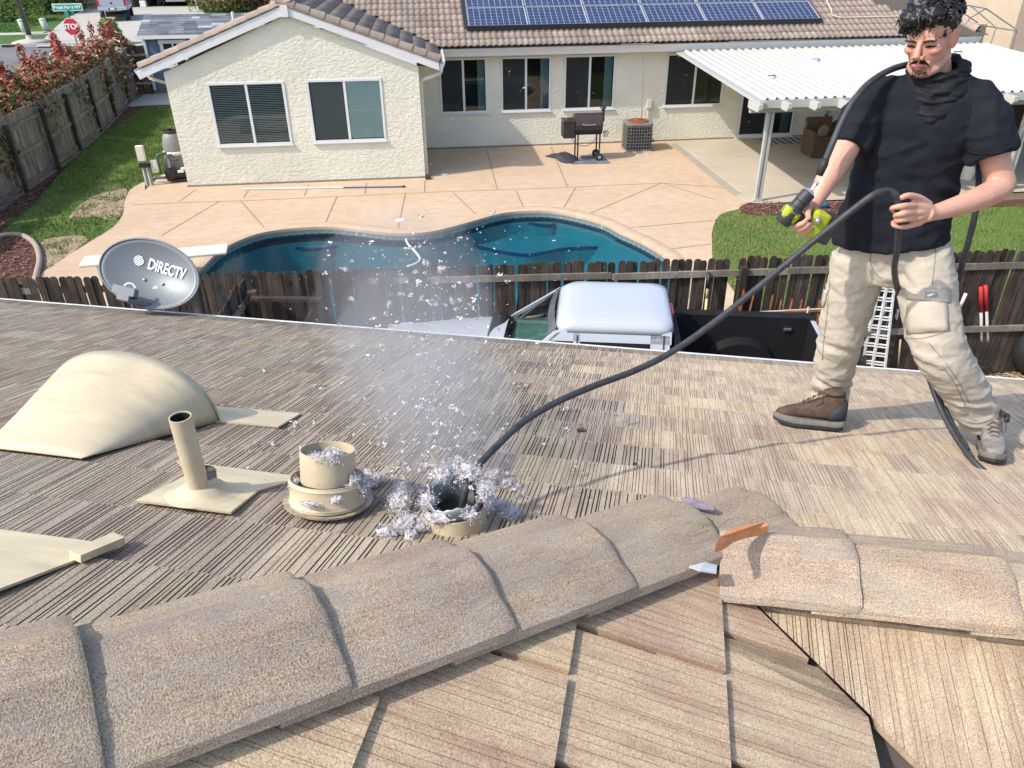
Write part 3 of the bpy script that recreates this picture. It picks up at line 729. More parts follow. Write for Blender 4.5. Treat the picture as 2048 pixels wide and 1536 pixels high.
mb = MB(); mb.bar((6.86, 16.02, zc(16.02)-.03), (6.86, 21.86, zc(21.86)-.03), .03, .19, up=(1, 0, 0)); sh2(mb).build('side_fascia', M_pan, cover)
mb = MB(); mb.box((11.2, 16.08, zc(16.08)-.065), (8.7, .03, .16)); sh2(mb).build('front_fascia', M_pan, cover)
mb = MB(); mb.box((11.2, 16.31, zc(16.3)-.20), (8.9, .09, .17)); sh2(mb).build('beam', M_pan, cover, bevel=.006)
tl_ = MB(); tl_.prism([(-.40, .08), (.2, .08), (.2, -.08), (-.34, -.08), (-.40, -.02)], -.042, .042, 0, Matrix(((0, 0, 1), (1, 0, 0), (0, 1, 0))))
tme_ = tl_.mesh('rafter_tail', M_pan)
for k in range(14):
    x = onY(1573, 200, 15.95).x+(k-1)*.615
    link('rafter_tail', tme_, cover, loc=(x-11, 16.12-19, zc(16.1)-.085))
hd_ = MB(); hd_.box((11.2, 21.9, zc(21.85)-.06), (8.7, .05, .14)); sh2(hd_).build('wall_header', M_pan, cover)
pm = MB(); pm.box((-.045, 0, .95), (.055, .075, 1.9)); pm.box((.0, .02, .95), (.05, .03, 1.88)); pm.box((.05, 0, .95), (.055, .075, 1.9)); pm.box((0, 0, .03), (.2, .1, .05))
pme2 = pm.mesh('post', M_pan)
for x, y in ((7.22, 16.31), (10.05, 16.31), (13.12, 16.31), (15.4, 16.31)): link('post', pme2, cover, loc=(x-11, y-19, .006))
# ================================================================== FENCES AND YARD THINGS
def wood_mat(name, a, b, dark):
    t = NT(name); c = t.coord('Object'); oi = t.n('ShaderNodeObjectInfo')
    cmb = t.n('ShaderNodeCombineXYZ'); t.l(t.math('MULTIPLY', oi.outputs['Random'], 29.0), cmb.inputs[0]); t.l(t.math('MULTIPLY', oi.outputs['Random'], 17.0), cmb.inputs[2])
    ad = t.n('ShaderNodeVectorMath', operation='ADD'); t.l(c, ad.inputs[0]); t.l(cmb.outputs[0], ad.inputs[1]); c = ad.outputs[0]
    n1 = t.noise(t.mapv(c, (42, 42, 1.6)), 1.0, 5, .65); n2 = t.noise(c, 2.2, 4, .6)
    kn = t.n('ShaderNodeTexVoronoi'); kn.inputs['Scale'].default_value = 1.0; t.l(t.mapv(c, (9, 9, 2.6)), kn.inputs['Vector'])
    cc = t.mix(t.ramp(n1, [(.34, (0, 0, 0)), (.66, (1, 1, 1))]), a, b)
    cc = t.mix(t.ramp(n2, [(.35, (.75, .75, .75)), (.65, (0, 0, 0))]), cc, dark)
    cc = t.mix(t.ramp(kn.outputs['Distance'], [(.06, (.9, .9, .9)), (.11, (0, 0, 0))]), cc, tuple(x*.4 for x in dark))
    k = t.math('MULTIPLY_ADD', oi.outputs['Random'], .5); k.node.inputs[2].default_value = .75
    cc = t.mix(1.0, cc, k, 'MULTIPLY')
    return t.fin(cc, .9, t.bump(n1, .5, .008), 0, .15)
M_fence = wood_mat('dark_fence_wood', (.040, .030, .024), (.115, .092, .074), (.026, .018, .014))
M_rail = wood_mat('grey_rail_wood', (.17, .145, .115), (.30, .265, .22), (.12, .10, .08))
M_fence2 = wood_mat('grey_fence_wood', (.15, .13, .108), (.30, .27, .232), (.11, .09, .07))
def picket_mesh(w_, h, t_, m_, seed):
    r_ = random.Random(seed); c = .025
    poly = [(-w_/2, 0), (w_/2, 0), (w_/2, h-c*1.4), (w_/2-c*.5, h-c*.4), (w_/2-c, h), (-w_/2+c, h), (-w_/2+c*.5, h-c*.4), (-w_/2, h-c*1.4)]
    mb = MB(); mb.prism(poly, -t_/2, t_/2, 0, Matrix(((1, 0, 0), (0, 0, -1), (0, 1, 0)))); return mb.mesh('picket', m_)
def fence(name, label, pts, h, w_, gap, m_, mr, rails, rail_side, posts, post_side, seed, group=None, hjit=.02, lean=.012, z0=0.0, skip=()):
    a0 = V(pts[0]); root = thing(name, label, 'fence', (a0.x, a0.y, z0), group=group)
    r_ = random.Random(seed); PM = [picket_mesh(w_*r_.uniform(.96, 1.03), h, .016, m_, seed+k) for k in range(5)]
    L_off = 0
    for (p, q) in zip(pts[:-1], pts[1:]):
        p, q = V(p), V(q); d = q-p; L = d.length; d.normalize(); ang = math.atan2(d.y, d.x); nr = V((-d.y, d.x))
        n = int(L/(w_+gap))
        for k in range(n):
            s_ = (k+.5)*(L/n); c = p+d*s_
            if r_.random() < .012: continue
            o = link('picket', PM[r_.randrange(5)], root, loc=(c.x-a0.x+nr.x*r_.uniform(-.003, .003), c.y-a0.y+nr.y*r_.uniform(-.003, .003), r_.uniform(-hjit, hjit)), rot=(r_.uniform(-lean, lean), r_.uniform(-lean, lean), ang))
        for zr in rails:
            if rail_side == 0: continue
            off = nr*(rail_side*.03); m0 = 0
            while m0 < L-.05:
                m1 = min(L, m0+2.42); a, b = p+d*(m0+.004)+off, p+d*(m1-.004)+off; dz = r_.uniform(-.012, .012)
                mb = MB(); mb.bar((a.x-a0.x, a.y-a0.y, zr+dz), (b.x-a0.x, b.y-a0.y, zr+r_.uniform(-.012, .012)), .088, .038, up=(nr.x, nr.y, 0))
                mb.build('rail', mr, root); m0 = m1
        for s_ in posts:
            if s_ > L: continue
            c = p+d*s_+nr*(post_side*.085); mb = MB(); mb.box((c.x-a0.x, c.y-a0.y, (h-.10)/2), (.09, .09, h-.10), Matrix.Rotation(ang, 3, 'Z')); mb.build('post', m_, root)
    return root
fy = lambda x: 9.68-.06*x
x_split = onY(862, 540, fy(-.1)).x
fence('picket_fence', 'dark brown dog-eared fence behind the white pickup, its rails facing the roof', [(x_split, fy(x_split)), (11.5, fy(11.5))], 1.92, .098, .005, M_fence, M_rail, (1.72, .74), -1, (onY(1475, 600, fy(3.9)).x-x_split, 9.0), -1, 11, z0=LOW)
fence('picket_fence', 'dark brown dog-eared fence before the deep end of the pool, without near-side rails', [(-9.9, fy(-9.9)), (x_split-.01, fy(x_split))], 1.90, .098, .005, M_fence, M_rail, (1.72, .74), 1, (2, 4.4, 6.8), 1, 12, z0=LOW)
cs = G(487, 548, 1.4); ce = G(378, 648, 1.4)
fence('gate_fence', 'short dark fence running from the pool fence to the roof eave beside the satellite dish', [(cs.x, fy(cs.x)-.10), (ce.x+.2, ce.y-.4)], 1.88, .13, .004, M_fence, M_rail, (1.6, .5), 1, (), 1, 13, z0=LOW)
g_rt = thing('timber_gate', 'dark timber gate frame and brace at the fence corner right of the satellite dish', 'gate', (cs.x, cs.y, LOW+.1))
mb = MB(); mb.box((.14, -.30, .84), (.11, .11, 1.68)); mb.build('gate_post', M_fence, g_rt)
mb = MB(); mb.bar((.22, -.34, .4), (1.0, -.50, 1.62), .09, .04); mb.build('brace', M_fence, g_rt)
mb = MB(); mb.bar((.14, -.4, 1.62), (1.05, -.55, 1.62), .09, .04); mb.build('top_rail', M_fence, g_rt)
mb = MB(); mb.box((-.06, -.55, 1.30), (.1, .5, .04), Matrix.Rotation(.5, 3, 'Z')); mb.build('bottom_plate', M_rail, g_rt)
# side yard fence on the left, rails and posts towards the lawn
FL = [(-9.9, 10.35), (-9.80, 18.2), (-9.93, 22.5), (-10.35, 26.6), (-11.0, 31.0), (-11.2, 32.9)]
fence('side_fence', 'long weathered grey-brown board fence on the left with three rails, below the red hedge', FL, 1.70, .142, .004, M_fence2, M_rail, (1.40, .78, .12), -1, (), -1, 21, hjit=.012, lean=.006)
sf = [o for o in bpy.data.objects if o.name.startswith('side_fence')][0]
dist_ = 0
for (x, y) in [(-9.74, 17.1), (-9.73, 19.4), (-9.80, 21.5), (-10.02, 23.6), (-10.3, 26.07), (-10.62, 28.45), (-11.05, 31.2), (-9.78, 14.8), (-9.8, 12.4)]:
    mb = MB(); mb.box((x-FL[0][0]+.05, y-FL[0][1], .78), (.095, .095, 1.56)); mb.build('post', M_fence, sf)
mb = MB()
for p, q in zip(FL[:-1], FL[1:]): mb.bar((p[0]-FL[0][0]+.03, p[1]-FL[0][1], .0), (q[0]-FL[0][0]+.03, q[1]-FL[0][1], .0), .04, .16, up=(1, 0, 0))
mb.build('kick_board', M_rail, sf)
fence('end_fence', 'dark board fence end behind the blue shed at the top of the left yard', [(-11.2, 33.0), (-10.62, 33.1)], 1.75, .142, .004, M_fence, M_rail, (1.4, .4), -1, (), 1, 22)
# right-hand far yard fence and the dark one beyond the patio
fence('far_fence', 'grey-brown board fence at the far right behind the garden frame', [(17.5, 33.2), (26.0, 31.6)], 1.9, .145, .004, M_fence2, M_rail, (1.6, .9, .15), -1, (1.5, 4.0, 6.5), -1, 31)
fence('patio_fence', 'dark side fence right of the patio cover', [(16.8, 30.5), (16.6, 20.4), (16.5, 9.0)], 1.75, .145, .004, M_fence, M_rail, (1.4, .4), 1, (2, 4.4, 6.8), 1, 32)

# ---------------- leaves
def leaf_mats(name, cols):
    out = []
    for i, c in enumerate(cols):
        m = plain('%s_leaf_%d' % (name, i), c, .55, 0, .3, .2, 5); out.append(m)
    return out
def foliage(name, blobs, n, mats, wts, size, parent, seed, jag=.35, shell=.55, loc0=(0, 0, 0)):
    r_ = random.Random(seed); vs_, fs, mi = [], [], []
    vol = [b[3]*b[4]*b[5] for b in blobs]
    for k in range(n):
        b = r_.choices(blobs, vol)[0]
        while True:
            q = V((r_.uniform(-1, 1), r_.uniform(-1, 1), r_.uniform(-1, 1)))
            L = q.length
            if L < 1 and L > .05: break
        u = q.normalized(); rr = shell+(1-shell)*L if r_.random() < .8 else L
        nz = 1+jag*noise.noise(u*2.3+V((seed, b[0], b[1])))+.16*noise.noise(u*7+V((seed, 1, 2)))
        c = V((b[0]+u.x*b[3]*rr*nz, b[1]+u.y*b[4]*rr*nz, b[2]+u.z*b[5]*rr*nz))
        s_ = size*r_.uniform(.55, 1.4)
        nrm = (u+V((r_.uniform(-.9, .9), r_.uniform(-.9, .9), r_.uniform(-.5, 1.0)))).normalized()
        t1 = nrm.cross(V((r_.uniform(-1, 1), r_.uniform(-1, 1), r_.uniform(-1, 1)))).normalized(); t2 = nrm.cross(t1)
        i0 = len(vs_)
        vs_ += [c-t1*s_, c-t2*s_*.42+nrm*s_*.12, c+t1*s_, c+t2*s_*.42+nrm*s_*.12]
        fs.append((i0, i0+1, i0+2, i0+3))
        wt = wts(c, r_) if callable(wts) else wts
        mi.append(r_.choices(range(len(mats)), wt)[0])
    me = bpy.data.meshes.new(name); me.from_pydata([tuple(V(v)-V(loc0)) for v in vs_], [], fs)
    for m in mats: me.materials.append(m)
    me.polygons.foreach_set('material_index', mi)
    return link(name, me, parent)
M_bark = plain('bark', (.13, .10, .075), .95, 0, .1, .3, 12, .6, 30)
def trunk(parent, pts, r0, r1, name='trunk'):
    mb = MB(); n = len(pts); mb.tube(pts, [r0+(r1-r0)*i/(n-1) for i in range(n)], 7); return mb.build(name, M_bark, parent, True)
def tree(name, label, cat, base, h, blobs, n, mats, wts, size, seed, tr=.12, group=None, jag=.35):
    base = V(base); rt = thing(name, label, cat, base, group=group)
    top = sum((V(b[:3])*b[3] for b in blobs), V())/sum(b[3] for b in blobs)
    trunk(rt, [(0, 0, -.1), (.03, .02, h*.3), tuple(top*.8)], tr, tr*.5)
    for k, b in enumerate(blobs[:5]): trunk(rt, [tuple(top*.45), tuple(V(b[:3])*.85)], tr*.5, tr*.15, 'limb')
    foliage('crown', blobs, n, mats, wts, size, rt, seed, jag=jag); return rt
RED = leaf_mats('photinia', [(.30, .055, .045), (.38, .11, .065), (.27, .13, .05), (.11, .13, .035), (.66, .62, .48)])
def hedge_w(flower):
    def f(c, r_):
        z = c.z; d = noise.noise(c*1.4+V((3, 1, 7)))
        return [max(.05, .8*(z-1.2)+d*.6), max(.08, .4*(z-.8)+d*.4), .4, max(.25, 1.75-z*.6-d*.3), max(0, .3*flower+.3*d*flower if z > .8 else 0)]
    return f
hl = ['dark red photinia shrub over the near end of the side fence, nearest the roof', 'bright red photinia shrub with bare twigs showing through', 'tallest deep red photinia shrub, behind the middle of the side fence', 'orange-red photinia shrub with a few white flower heads beside the stop sign', 'brownish photinia shrub flecked with cream flowers', 'photinia shrub covered in cream flowers next to the blue shed']
hs = [(-10.5, 19.0, 1.0, 1.5, 2.45, .02), (-10.75, 22.1, 1.1, 1.6, 2.4, .05), (-11.0, 25.1, 1.1, 1.6, 2.4, .03), (-11.3, 28.0, 1.05, 1.5, 2.35, .25), (-11.6, 30.7, 1.0, 1.5, 2.3, .35), (-11.85, 33.3, .95, 1.4, 2.25, .9)]
for i, (x, y, rx, ry, hh, fl) in enumerate(hs):
    rt = thing('hedge_shrub', hl[i], 'shrub', (x, y, 0), group='photinia shrubs along the side fence')
    for k in range(5):
        a = k*1.3+i; trunk(rt, [(0, 0, 0), (.25*math.cos(a), .3*math.sin(a), .7), (.6*rx*math.cos(a), .6*ry*math.sin(a), hh*.8)], .03, .008, 'stem')
    bl = [(0, 0, hh*.52, rx*.8, ry*.95, hh*.47), (.3, -.5, hh*.6, rx*.55, ry*.55, hh*.36), (-.2, .55, hh*.55, rx*.6, ry*.55, hh*.38), (.35, .35, hh*.35, rx*.45, ry*.5, hh*.3)]
    if fl > .2:
        rq = random.Random(1200+i)
        for k in range(int(10+fl*38)):
            a, e_ = rq.uniform(0, 6.283), rq.uniform(-.1, 1.3); q = V((rx*.86*math.cos(a)*math.cos(e_), ry*.98*math.sin(a)*math.cos(e_), hh*.52+hh*.50*math.sin(e_)))
            foliage('flower_head', [(q.x, q.y, q.z, .10, .10, .05)], 26, RED[4:], [1], .038, rt, 1300+i*60+k, shell=.3)
    foliage('foliage', bl, 7000, RED, hedge_w(fl), .075, rt, 400+i, jag=.3)
    r_ = random.Random(900+i)
    for k in range(3):
        dx, dy = r_.uniform(-.5, .5), r_.uniform(-.9, .9); foliage('shoot', [(dx, dy, hh+.12, .10, .10, .28)], 60, RED[:2], [1, 1], .07, rt, 950+i*7+k)
rt = thing('yard_sapling', 'small bright green sapling in front of the far driveway beside the hedge', 'sapling', tuple(G(226, 92))); GRN = leaf_mats('sapling', [(.12, .20, .03), (.20, .27, .05), (.08, .14, .02)])
trunk(rt, [(0, 0, 0), (.05, 0, .5), (0, 0, 1.0)], .03, .012); foliage('crown', [(0, 0, .9, .55, .5, .55), (.15, 0, .6, .5, .4, .4)], 700, GRN, [1, 1, 1], .12, rt, 77)

# ---------------- things on the deck
M_blackm = plain('black_steel', (.025, .023, .022), .5, .2, .5, .25, 8)
M_brownm = plain('bronze_enamel', (.055, .038, .030), .35, .2, .6, .25, 6)
M_steel = plain('steel', (.5, .5, .5), .3, .8, .5, .1)
M_rubber = plain('black_rubber', (.02, .02, .021), .6, 0, .4, .2)
gx, gy = 4.08, 20.55
grill = thing('pellet_grill', 'black pellet smoker grill with a brown barrel lid on wheels by the house wall', 'grill', (gx, gy, 0))
mb = MB(); pr = [(.27*math.cos(a), .27*math.sin(a)) for a in [math.pi*k/12 for k in range(13)]]+[(-.27, -.10), (-.16, -.24), (.16, -.24), (.27, -.10)]
Mx = Matrix(((0, 0, 1), (1, 0, 0), (0, 1, 0)))
mb.prism(pr[:13], -.36, .36, 0, Mx); mb.v = [(x+.06, y, z+.92) for x, y, z in mb.v]; mb.build('lid', M_brownm, grill, smooth='auto')
mb = MB(); mb.prism([pr[0]]+[pr[12]]+pr[13:], -.355, .355, 0, Mx); mb.v = [(x+.06, y, z+.916) for x, y, z in mb.v]; mb.build('barrel', M_blackm, grill)
mb = MB(); mb.box((-.46, -.02, .82), (.30, .44, .42)); b_ = mb.build('hopper', M_blackm, grill, bevel=.01)
mb = MB(); mb.box((-.46, -.02, 1.04), (.32, .46, .03)); mb.build('hopper_lid', M_brownm, grill)
mb = MB(); mb.tube([(-.12, -.30, .98), (-.10, -.35, .96), (.20, -.35, .96), (.22, -.30, .98)], .011, 6); mb.build('handle', M_steel, grill)
mb = MB(); mb.cyl((.47, .05, .95), (.47, .05, 1.30), .045, 10); mb.build('chimney', M_blackm, grill, True)
mb = MB(); mb.lathe([(.09, 1.29), (.075, 1.31), (.0, 1.37)], (.47, .05, 0), 10); mb.build('chimney_cap', M_blackm, grill)
for x, y in ((-.22, -.20), (-.22, .20), (.36, -.20), (.36, .20)):
    mb = MB(); mb.bar((x, y, .02 if x < 0 else .1), (x, y, .72), .035, .035); mb.build('leg', M_blackm, grill)
for y in (-.24, .24):
    mb = MB(); mb.cyl((.36, y-.02, .10), (.36, y+.02, .10), .10, 16); wq = mb.build('wheel', M_rubber, grill)
    mb = MB(); mb.cyl((.36, y-.025, .10), (.36, y+.025, .10), .045, 10); mb.build('hub', M_steel, wq)
mb = MB(); mb.lathe([(.06, .60), (.075, .75)], (.53, -.15, 0), 12, caps=True); mb.build('grease_bucket', M_steel, grill)
mb = MB(); mb.tube(catmull([(-.4, -.2, .62), (-.25, -.25, .45), (.05, -.25, .42), (.28, -.2, .62)], 4), .008, 5); mb.build('power_cord', M_rubber, grill)
mat_px = [(1142, 329), (1222, 327), (1206, 313), (1165, 312)]
mq = [G(*q) for q in mat_px]; mb = MB(); mb.prism([(p.x, p.y) for p in mq], .004, .012)
tag(mb.build('grill_mat', plain('grill_mat', (.13, .145, .17), .8, 0, .3, .35, 3)), 'thin blue-grey mat under the grill wheels', 'mat')
def crumple(name, m_, pts, hgt, n, seed, label, cat):
    P = [G(*q) for q in pts]; poly = [(p.x, p.y) for p in catmull(P, 3, True)]
    cx, cy = sum(p[0] for p in poly)/len(poly), sum(p[1] for p in poly)/len(poly)
    mb = MB(); rings = []
    for k in range(8):
        f = 1-k/7.0; rings.append([V((cx+(x-cx)*f*(1+.25*noise.noise((x*7, y*7, k+seed))), cy+(y-cy)*f*(1+.25*noise.noise((x*7, y*7, k+seed+9))), .004+hgt*(1-f**2)*(.55+1.1*abs(noise.noise((x*5+k*.4, y*5, seed)))))) for x, y in poly])
    mb.loft(rings, caps=True); return tag(mb.build(name, m_, None, True), label, cat)
crumple('grill_cover', plain('black_cloth', (.045, .046, .05), .8, 0, .3, .3), [(1090, 313), (1112, 318), (1122, 325), (1150, 325), (1152, 315), (1138, 307), (1108, 309)], .16, 8, 3, 'crumpled black cloth cover lying on the deck left of the grill', 'grill cover')
# air conditioner
acx, acy = 5.72, 21.42
ac = thing('air_conditioner', 'grey outdoor air conditioning condenser with a rusty top by the wall', 'air conditioner', (acx, acy, 0))
M_acg = plain('condenser_grey', (.25, .25, .235), .5, .3, .4, .1); M_acd = plain('condenser_coil', (.035, .037, .04), .7, .2, .3, .2); M_rust = plain('rust', (.22, .075, .03), .9, .1, .2, .4, 14)
sq = lambda r, c=.09: [(r-c, -r), (r-c*.3, -r+c*.3), (r, -r+c), (r, r-c), (r-c*.3, r-c*.3), (r-c, r), (-r+c, r), (-r+c*.3, r-c*.3), (-r, r-c), (-r, -r+c), (-r+c*.3, -r+c*.3), (-r+c, -r)]
mb = MB(); mb.prism(sq(.36), 0, .05); mb.build('base_tray', M_acg, ac); mb = MB(); mb.prism(sq(.36), .71, .76); mb.build('top_casing', M_acg, ac)
mb = MB(); mb.prism(sq(.335), .05, .71); mb.build('coil', M_acd, ac)
mb = MB()
for k in range(8):
    z = .07+k*.087; P = [V((x, y, z)) for x, y in sq(.355)]
    for a, b in zip(P, P[1:]+P[:1]): mb.bar(a, b, .009, .009)
for x, y in [(k*.075-.26, s_*.355) for k in range(8) for s_ in (-1, 1)]+[(s_*.355, k*.075-.26) for k in range(8) for s_ in (-1, 1)]: mb.bar((x, y, .05), (x, y, .71), .008, .008)
mb.build('guard_grille', M_acg, ac)
mb = MB(); mb.lathe([(.30, .765), (.27, .79), (.12, .80), (.10, .83), (.0, .84)], (0, 0, 0), 16); mb.build('fan_cover', M_rust, ac)
pad_ = [G(1248, 306), G(1304, 306), G(1300, 284), G(1252, 285)]
mb = MB(); mb.prism([(p.x, p.y) for p in pad_], .002, .02); tag(mb.build('equipment_pad', M_patio), 'small concrete pad under the air conditioner', 'concrete pad')
bx = onY(1297, 207, YM); eb = thing('disconnect_box', 'cream electrical disconnect box on the wall above the air conditioner', 'electrical box', (bx.x, YM, bx.z))
mb = MB(); mb.box((0, -.05, 0), (.14, .10, .24)); mb.build('box', M_cream, eb, bevel=.008)
mb = MB(); mb.tube(catmull([(.0, -.04, -.12), (0, -.04, -.6), (.04, -.05, -.93)], 5), .016, 7); mb.tube(catmull([(.06, -.06, -.9), (.10, -.1, -1.05), (.06, -.2, -1.2), (-.05, -.35, -1.22)], 5), .035, 8); mb.build('conduit', M_cream, eb, True)
mb = MB(); mb.box((.06, -.06, -.92), (.10, .10, .12)); mb.build('line_cover', M_white, eb, bevel=.01)
# pool pole on the deck
p0, p1 = G(485, 380), G(805, 375); pm_ = p0+(p1-p0)*.63
pl = thing('pool_pole', 'long white and blue telescopic pool pole lying on the deck by the gable wall', 'pool pole', (p0.x, p0.y, 0))
mb = MB(); mb.cyl((0, 0, .022), (pm_.x-p0.x, pm_.y-p0.y, .022), .020, 8); mb.build('outer_tube', M_white, pl)
mb = MB(); mb.cyl((pm_.x-p0.x, pm_.y-p0.y, .022), (p1.x-p0.x, p1.y-p0.y, .022), .017, 8); mb.build('inner_tube', plain('blue_tube', (.10, .15, .30), .35, .3, .5), pl)
mb = MB(); mb.cyl((p1.x-p0.x, p1.y-p0.y, .022), (p1.x-p0.x+.07, p1.y-p0.y, .022), .026, 8); mb.build('grip', M_rubber, pl)
# deck lids
for (x, y), lb in (((889, 349), 'small round white skimmer lid in the shade by the house corner'), ((800, 441), 'small round cream lid beside the pool edge')):
    c = G(x, y); mb = MB(); mb.cyl((c.x, c.y, .004), (c.x, c.y, .013), .10, 16); tag(mb.build('deck_lid', M_white), lb, 'lid', 'round lids in the deck')
# diving board
db0, db1 = G(455, 498, .42), G(300, 512, .42)
dv = thing('diving_board', 'cream diving board over the left end of the pool, half behind the satellite dish', 'diving board', (db0.x, db0.y, 0))
d = (db1-db0); d.z = 0; ang = math.atan2(d.y, d.x)
dv.rotation_euler = (0, 0, ang)
M_fg = plain('cream_fibreglass', (.68, .64, .52), .5, 0, .4, .04)
mb = MB(); mb.box((1.2, 0, .42), (2.4, .46, .05)); mb.build('board', M_fg, dv, bevel=.015)
mb = MB(); mb.box((1.9, 0, .2), (.5, .36, .40)); mb.build('stand', M_fg, dv, bevel=.03)
# cleaner hose floating
hp = [G(812, 478, -.12), G(816, 488, -.12), G(832, 505, -.12), G(840, 518, -.12), G(832, 527, -.12), G(815, 533, -.12)]
mb = MB(); mb.tube(catmull(hp, 6), .022, 7); tag(mb.build('pool_hose', M_white, None, True), 'white wavy cleaner hose floating on the pool', 'hose')
# filter, pump, time switch
M_tank = plain('grey_tank', (.22, .22, .215), .5, 0, .4, .06)
ft = thing('pool_filter', 'grey pool filter tank with a black clamp lid at the left corner of the house', 'pool filter', (-6.33, 20.25, 0))
mb = MB(); mb.lathe([(0, 0), (.24, 0), (.26, .08), (.26, .60)], n=20); mb.build('lower_tank', M_tank, ft, True)
mb = MB(); mb.lathe([(.275, .60), (.285, .62), (.285, .66), (.275, .68)], n=20, caps=True); mb.build('clamp_band', M_fg, ft, True)
mb = MB(); mb.lathe([(.26, .68), (.255, .85), (.22, 1.02), (.17, 1.10), (.12, 1.13), (0, 1.14)], n=20); mb.build('upper_tank', M_tank, ft, True)
mb = MB(); mb.lathe([(.17, 1.10), (.18, 1.12), (.17, 1.16), (.1, 1.16)], n=16); mb.box((0, 0, 1.17), (.34, .05, .04)); mb.box((0, 0, 1.18), (.05, .05, .07)); mb.build('lid_ring', M_blackm, ft)
pu = thing('pool_pump', 'black pool pump with grey pipes in front of the filter tank', 'pool pump', (-6.42, 19.82, 0))
mb = MB(); mb.lathe([(0, .05), (.11, .05), (.13, .12), (.13, .28), (.09, .33), (0, .34)], n=14); mb.build('strainer', M_blackm, pu, True)
mb = MB(); mb.cyl((.10, .02, .16), (.40, .04, .16), .085, 12); mb.cyl((.40, .04, .16), (.48, .04, .16), .07, 12); mb.box((.25, .02, .05), (.3, .16, .06)); mb.build('motor', M_blackm, pu)
mb = MB(); mb.box((.27, -.05, .27), (.14, .07, .05)); mb.cyl((.34, -.02, .31), (.34, -.02, .35), .07, 10); mb.build('valve_handle', M_fg, pu)
M_pipe = plain('grey_pipe', (.10, .11, .115), .4, 0, .5, .1)
for P in ([(-.05, 0, .30), (-.05, 0, .52), (-.02, .05, .62), (.1, .2, .62)], [(-.25, .05, .25), (-.25, .05, .58), (-.2, .08, .66), (-.02, .25, .66)], [(-.45, 0, .12), (-.1, 0, .12)], [(.05, .05, .34), (.10, .1, .5), (.2, .2, .52)]):
    mb = MB(); mb.tube(catmull(P, 4), .034, 8); mb.build('pipe', M_pipe, pu, True)
tp = G(300, 371); ts = thing('timer_post', 'slatted grey post carrying a white timer box left of the pool pump', 'timer box', (tp.x, tp.y, 0))
for k in range(4):
    mb = MB(); mb.bar((-.075+k*.05, 0, 0), (-.075+k*.05, .0, .52), .032, .03); mb.build('conduit', M_white if k % 2 == 0 else M_tank, ts)
mb = MB(); mb.box((0, -.01, .50), (.24, .10, .10)); mb.build('black_bracket', M_blackm, ts)
mb = MB(); mb.box((-.03, 0, .78), (.17, .11, .36)); mb.build('timer_box', M_fg, ts, bevel=.012)
mb = MB(); mb.box((.20, .05, .45), (.14, .1, .3)); mb.build('junction_box', M_fg, ts, bevel=.01)
# curb edging and hose by the left bed
ce_ = catmull([G(*q) for q in [(-40, 478), (0, 474), (42, 473), (70, 490), (80, 520), (74, 552), (62, 600)]], 5)
mb = MB(); mb.tube([p+V((0, 0, .03)) for p in ce_], .055, 8); tag(mb.build('bed_edging', plain('mauve_concrete', (.36, .28, .235), .9, 0, .2, .1, 8), None, True), 'pinkish concrete curb edging round the mulch bed at the lower left of the yard', 'edging')
# shed
sx, sy = -10.62, 33.2
M_blue = plain('slate_blue_siding', (.115, .165, .225), .7, 0, .3, .08, 3)
shed = thing('garden_shed', 'slate blue garden shed with white trim and a grey shingle roof behind the gable', 'shed', (sx, sy, 0))
mb = MB(); mb.box((2.2, 1.3, 1.06), (4.4, 2.6, 1.9)); mb.build('wall', M_blue, shed)
mb = MB()
for k in range(14): mb.box((.16+k*.31, -.004, 1.06), (.012, .008, 1.88))
mb.build('siding_groove_shade', plain('painted_groove_shade', (.05, .075, .11), .8), shed)  # raised dark strips, the shade of the siding grooves put in as colour
for x in (.0, 4.4):
    mb = MB(); mb.box((x, -.01, 1.06), (.13, .05, 1.9)); mb.build('corner_board', M_white, shed)
mb = MB(); mb.box((2.2, 1.3, .06), (4.5, 2.7, .12)); mb.build('skid_base', M_rail, shed)
M_shingle = NT('shed_shingle'); 
def shing():
    t = M_shingle; oi = t.n('ShaderNodeObjectInfo'); c = t.coord('Object')
    cc = t.mix(1.0, oi.outputs['Color'], t.ramp(t.noise(c, 40, 3, .6), [(.3, (.8, .8, .8)), (.7, (1.2, 1.2, 1.2))]), 'MULTIPLY'); return t.fin(cc, .9, None, 0, .2)
shing(); rs = math.atan(.42)
for r_i in range(9):
    s0 = r_i*.175; x = -.15
    while x < 4.5:
        wv = rnd.uniform(.25, .62); x1 = min(4.55, x+wv); mb = MB()
        mb.box((0, 0, 0), (x1-x-.004, .20, .012)); yq = -.22+math.cos(rs)*s0; zq = 2.02+math.sin(rs)*s0
        o = mb.build('shingle', M_shingle.m, shed, loc=((x+x1)/2, yq+.08, zq+.05+.034), rot=(rs-.05, 0, 0)); g = rnd.choice([.10, .13, .16, .19, .34 if rnd.random() < .5 else .15]); o.color = (g*.93, g*1.0, g*1.1, 1); x = x1
mb = MB(); mb.add([(-.15, -.22, 2.02), (4.55, -.22, 2.02), (4.55, 1.3, 2.68), (-.15, 1.3, 2.68), (4.55, 2.85, 2.02), (-.15, 2.85, 2.02)], [(0, 1, 2, 3), (3, 2, 4, 5)]); mb.build('roof', M_under, shed)
mb = MB(); mb.add([(0, 0, 2.0), (0, 2.6, 2.0), (0, 1.3, 2.62), (4.4, 0, 2.0), (4.4, 2.6, 2.0), (4.4, 1.3, 2.62)], [(0, 2, 1), (3, 4, 5)]); mb.build('gable_end', M_blue, shed)
mb = MB(); mb.box((2.2, -.23, 2.02), (4.72, .03, .12)); mb.build('eave_trim', M_white, shed)
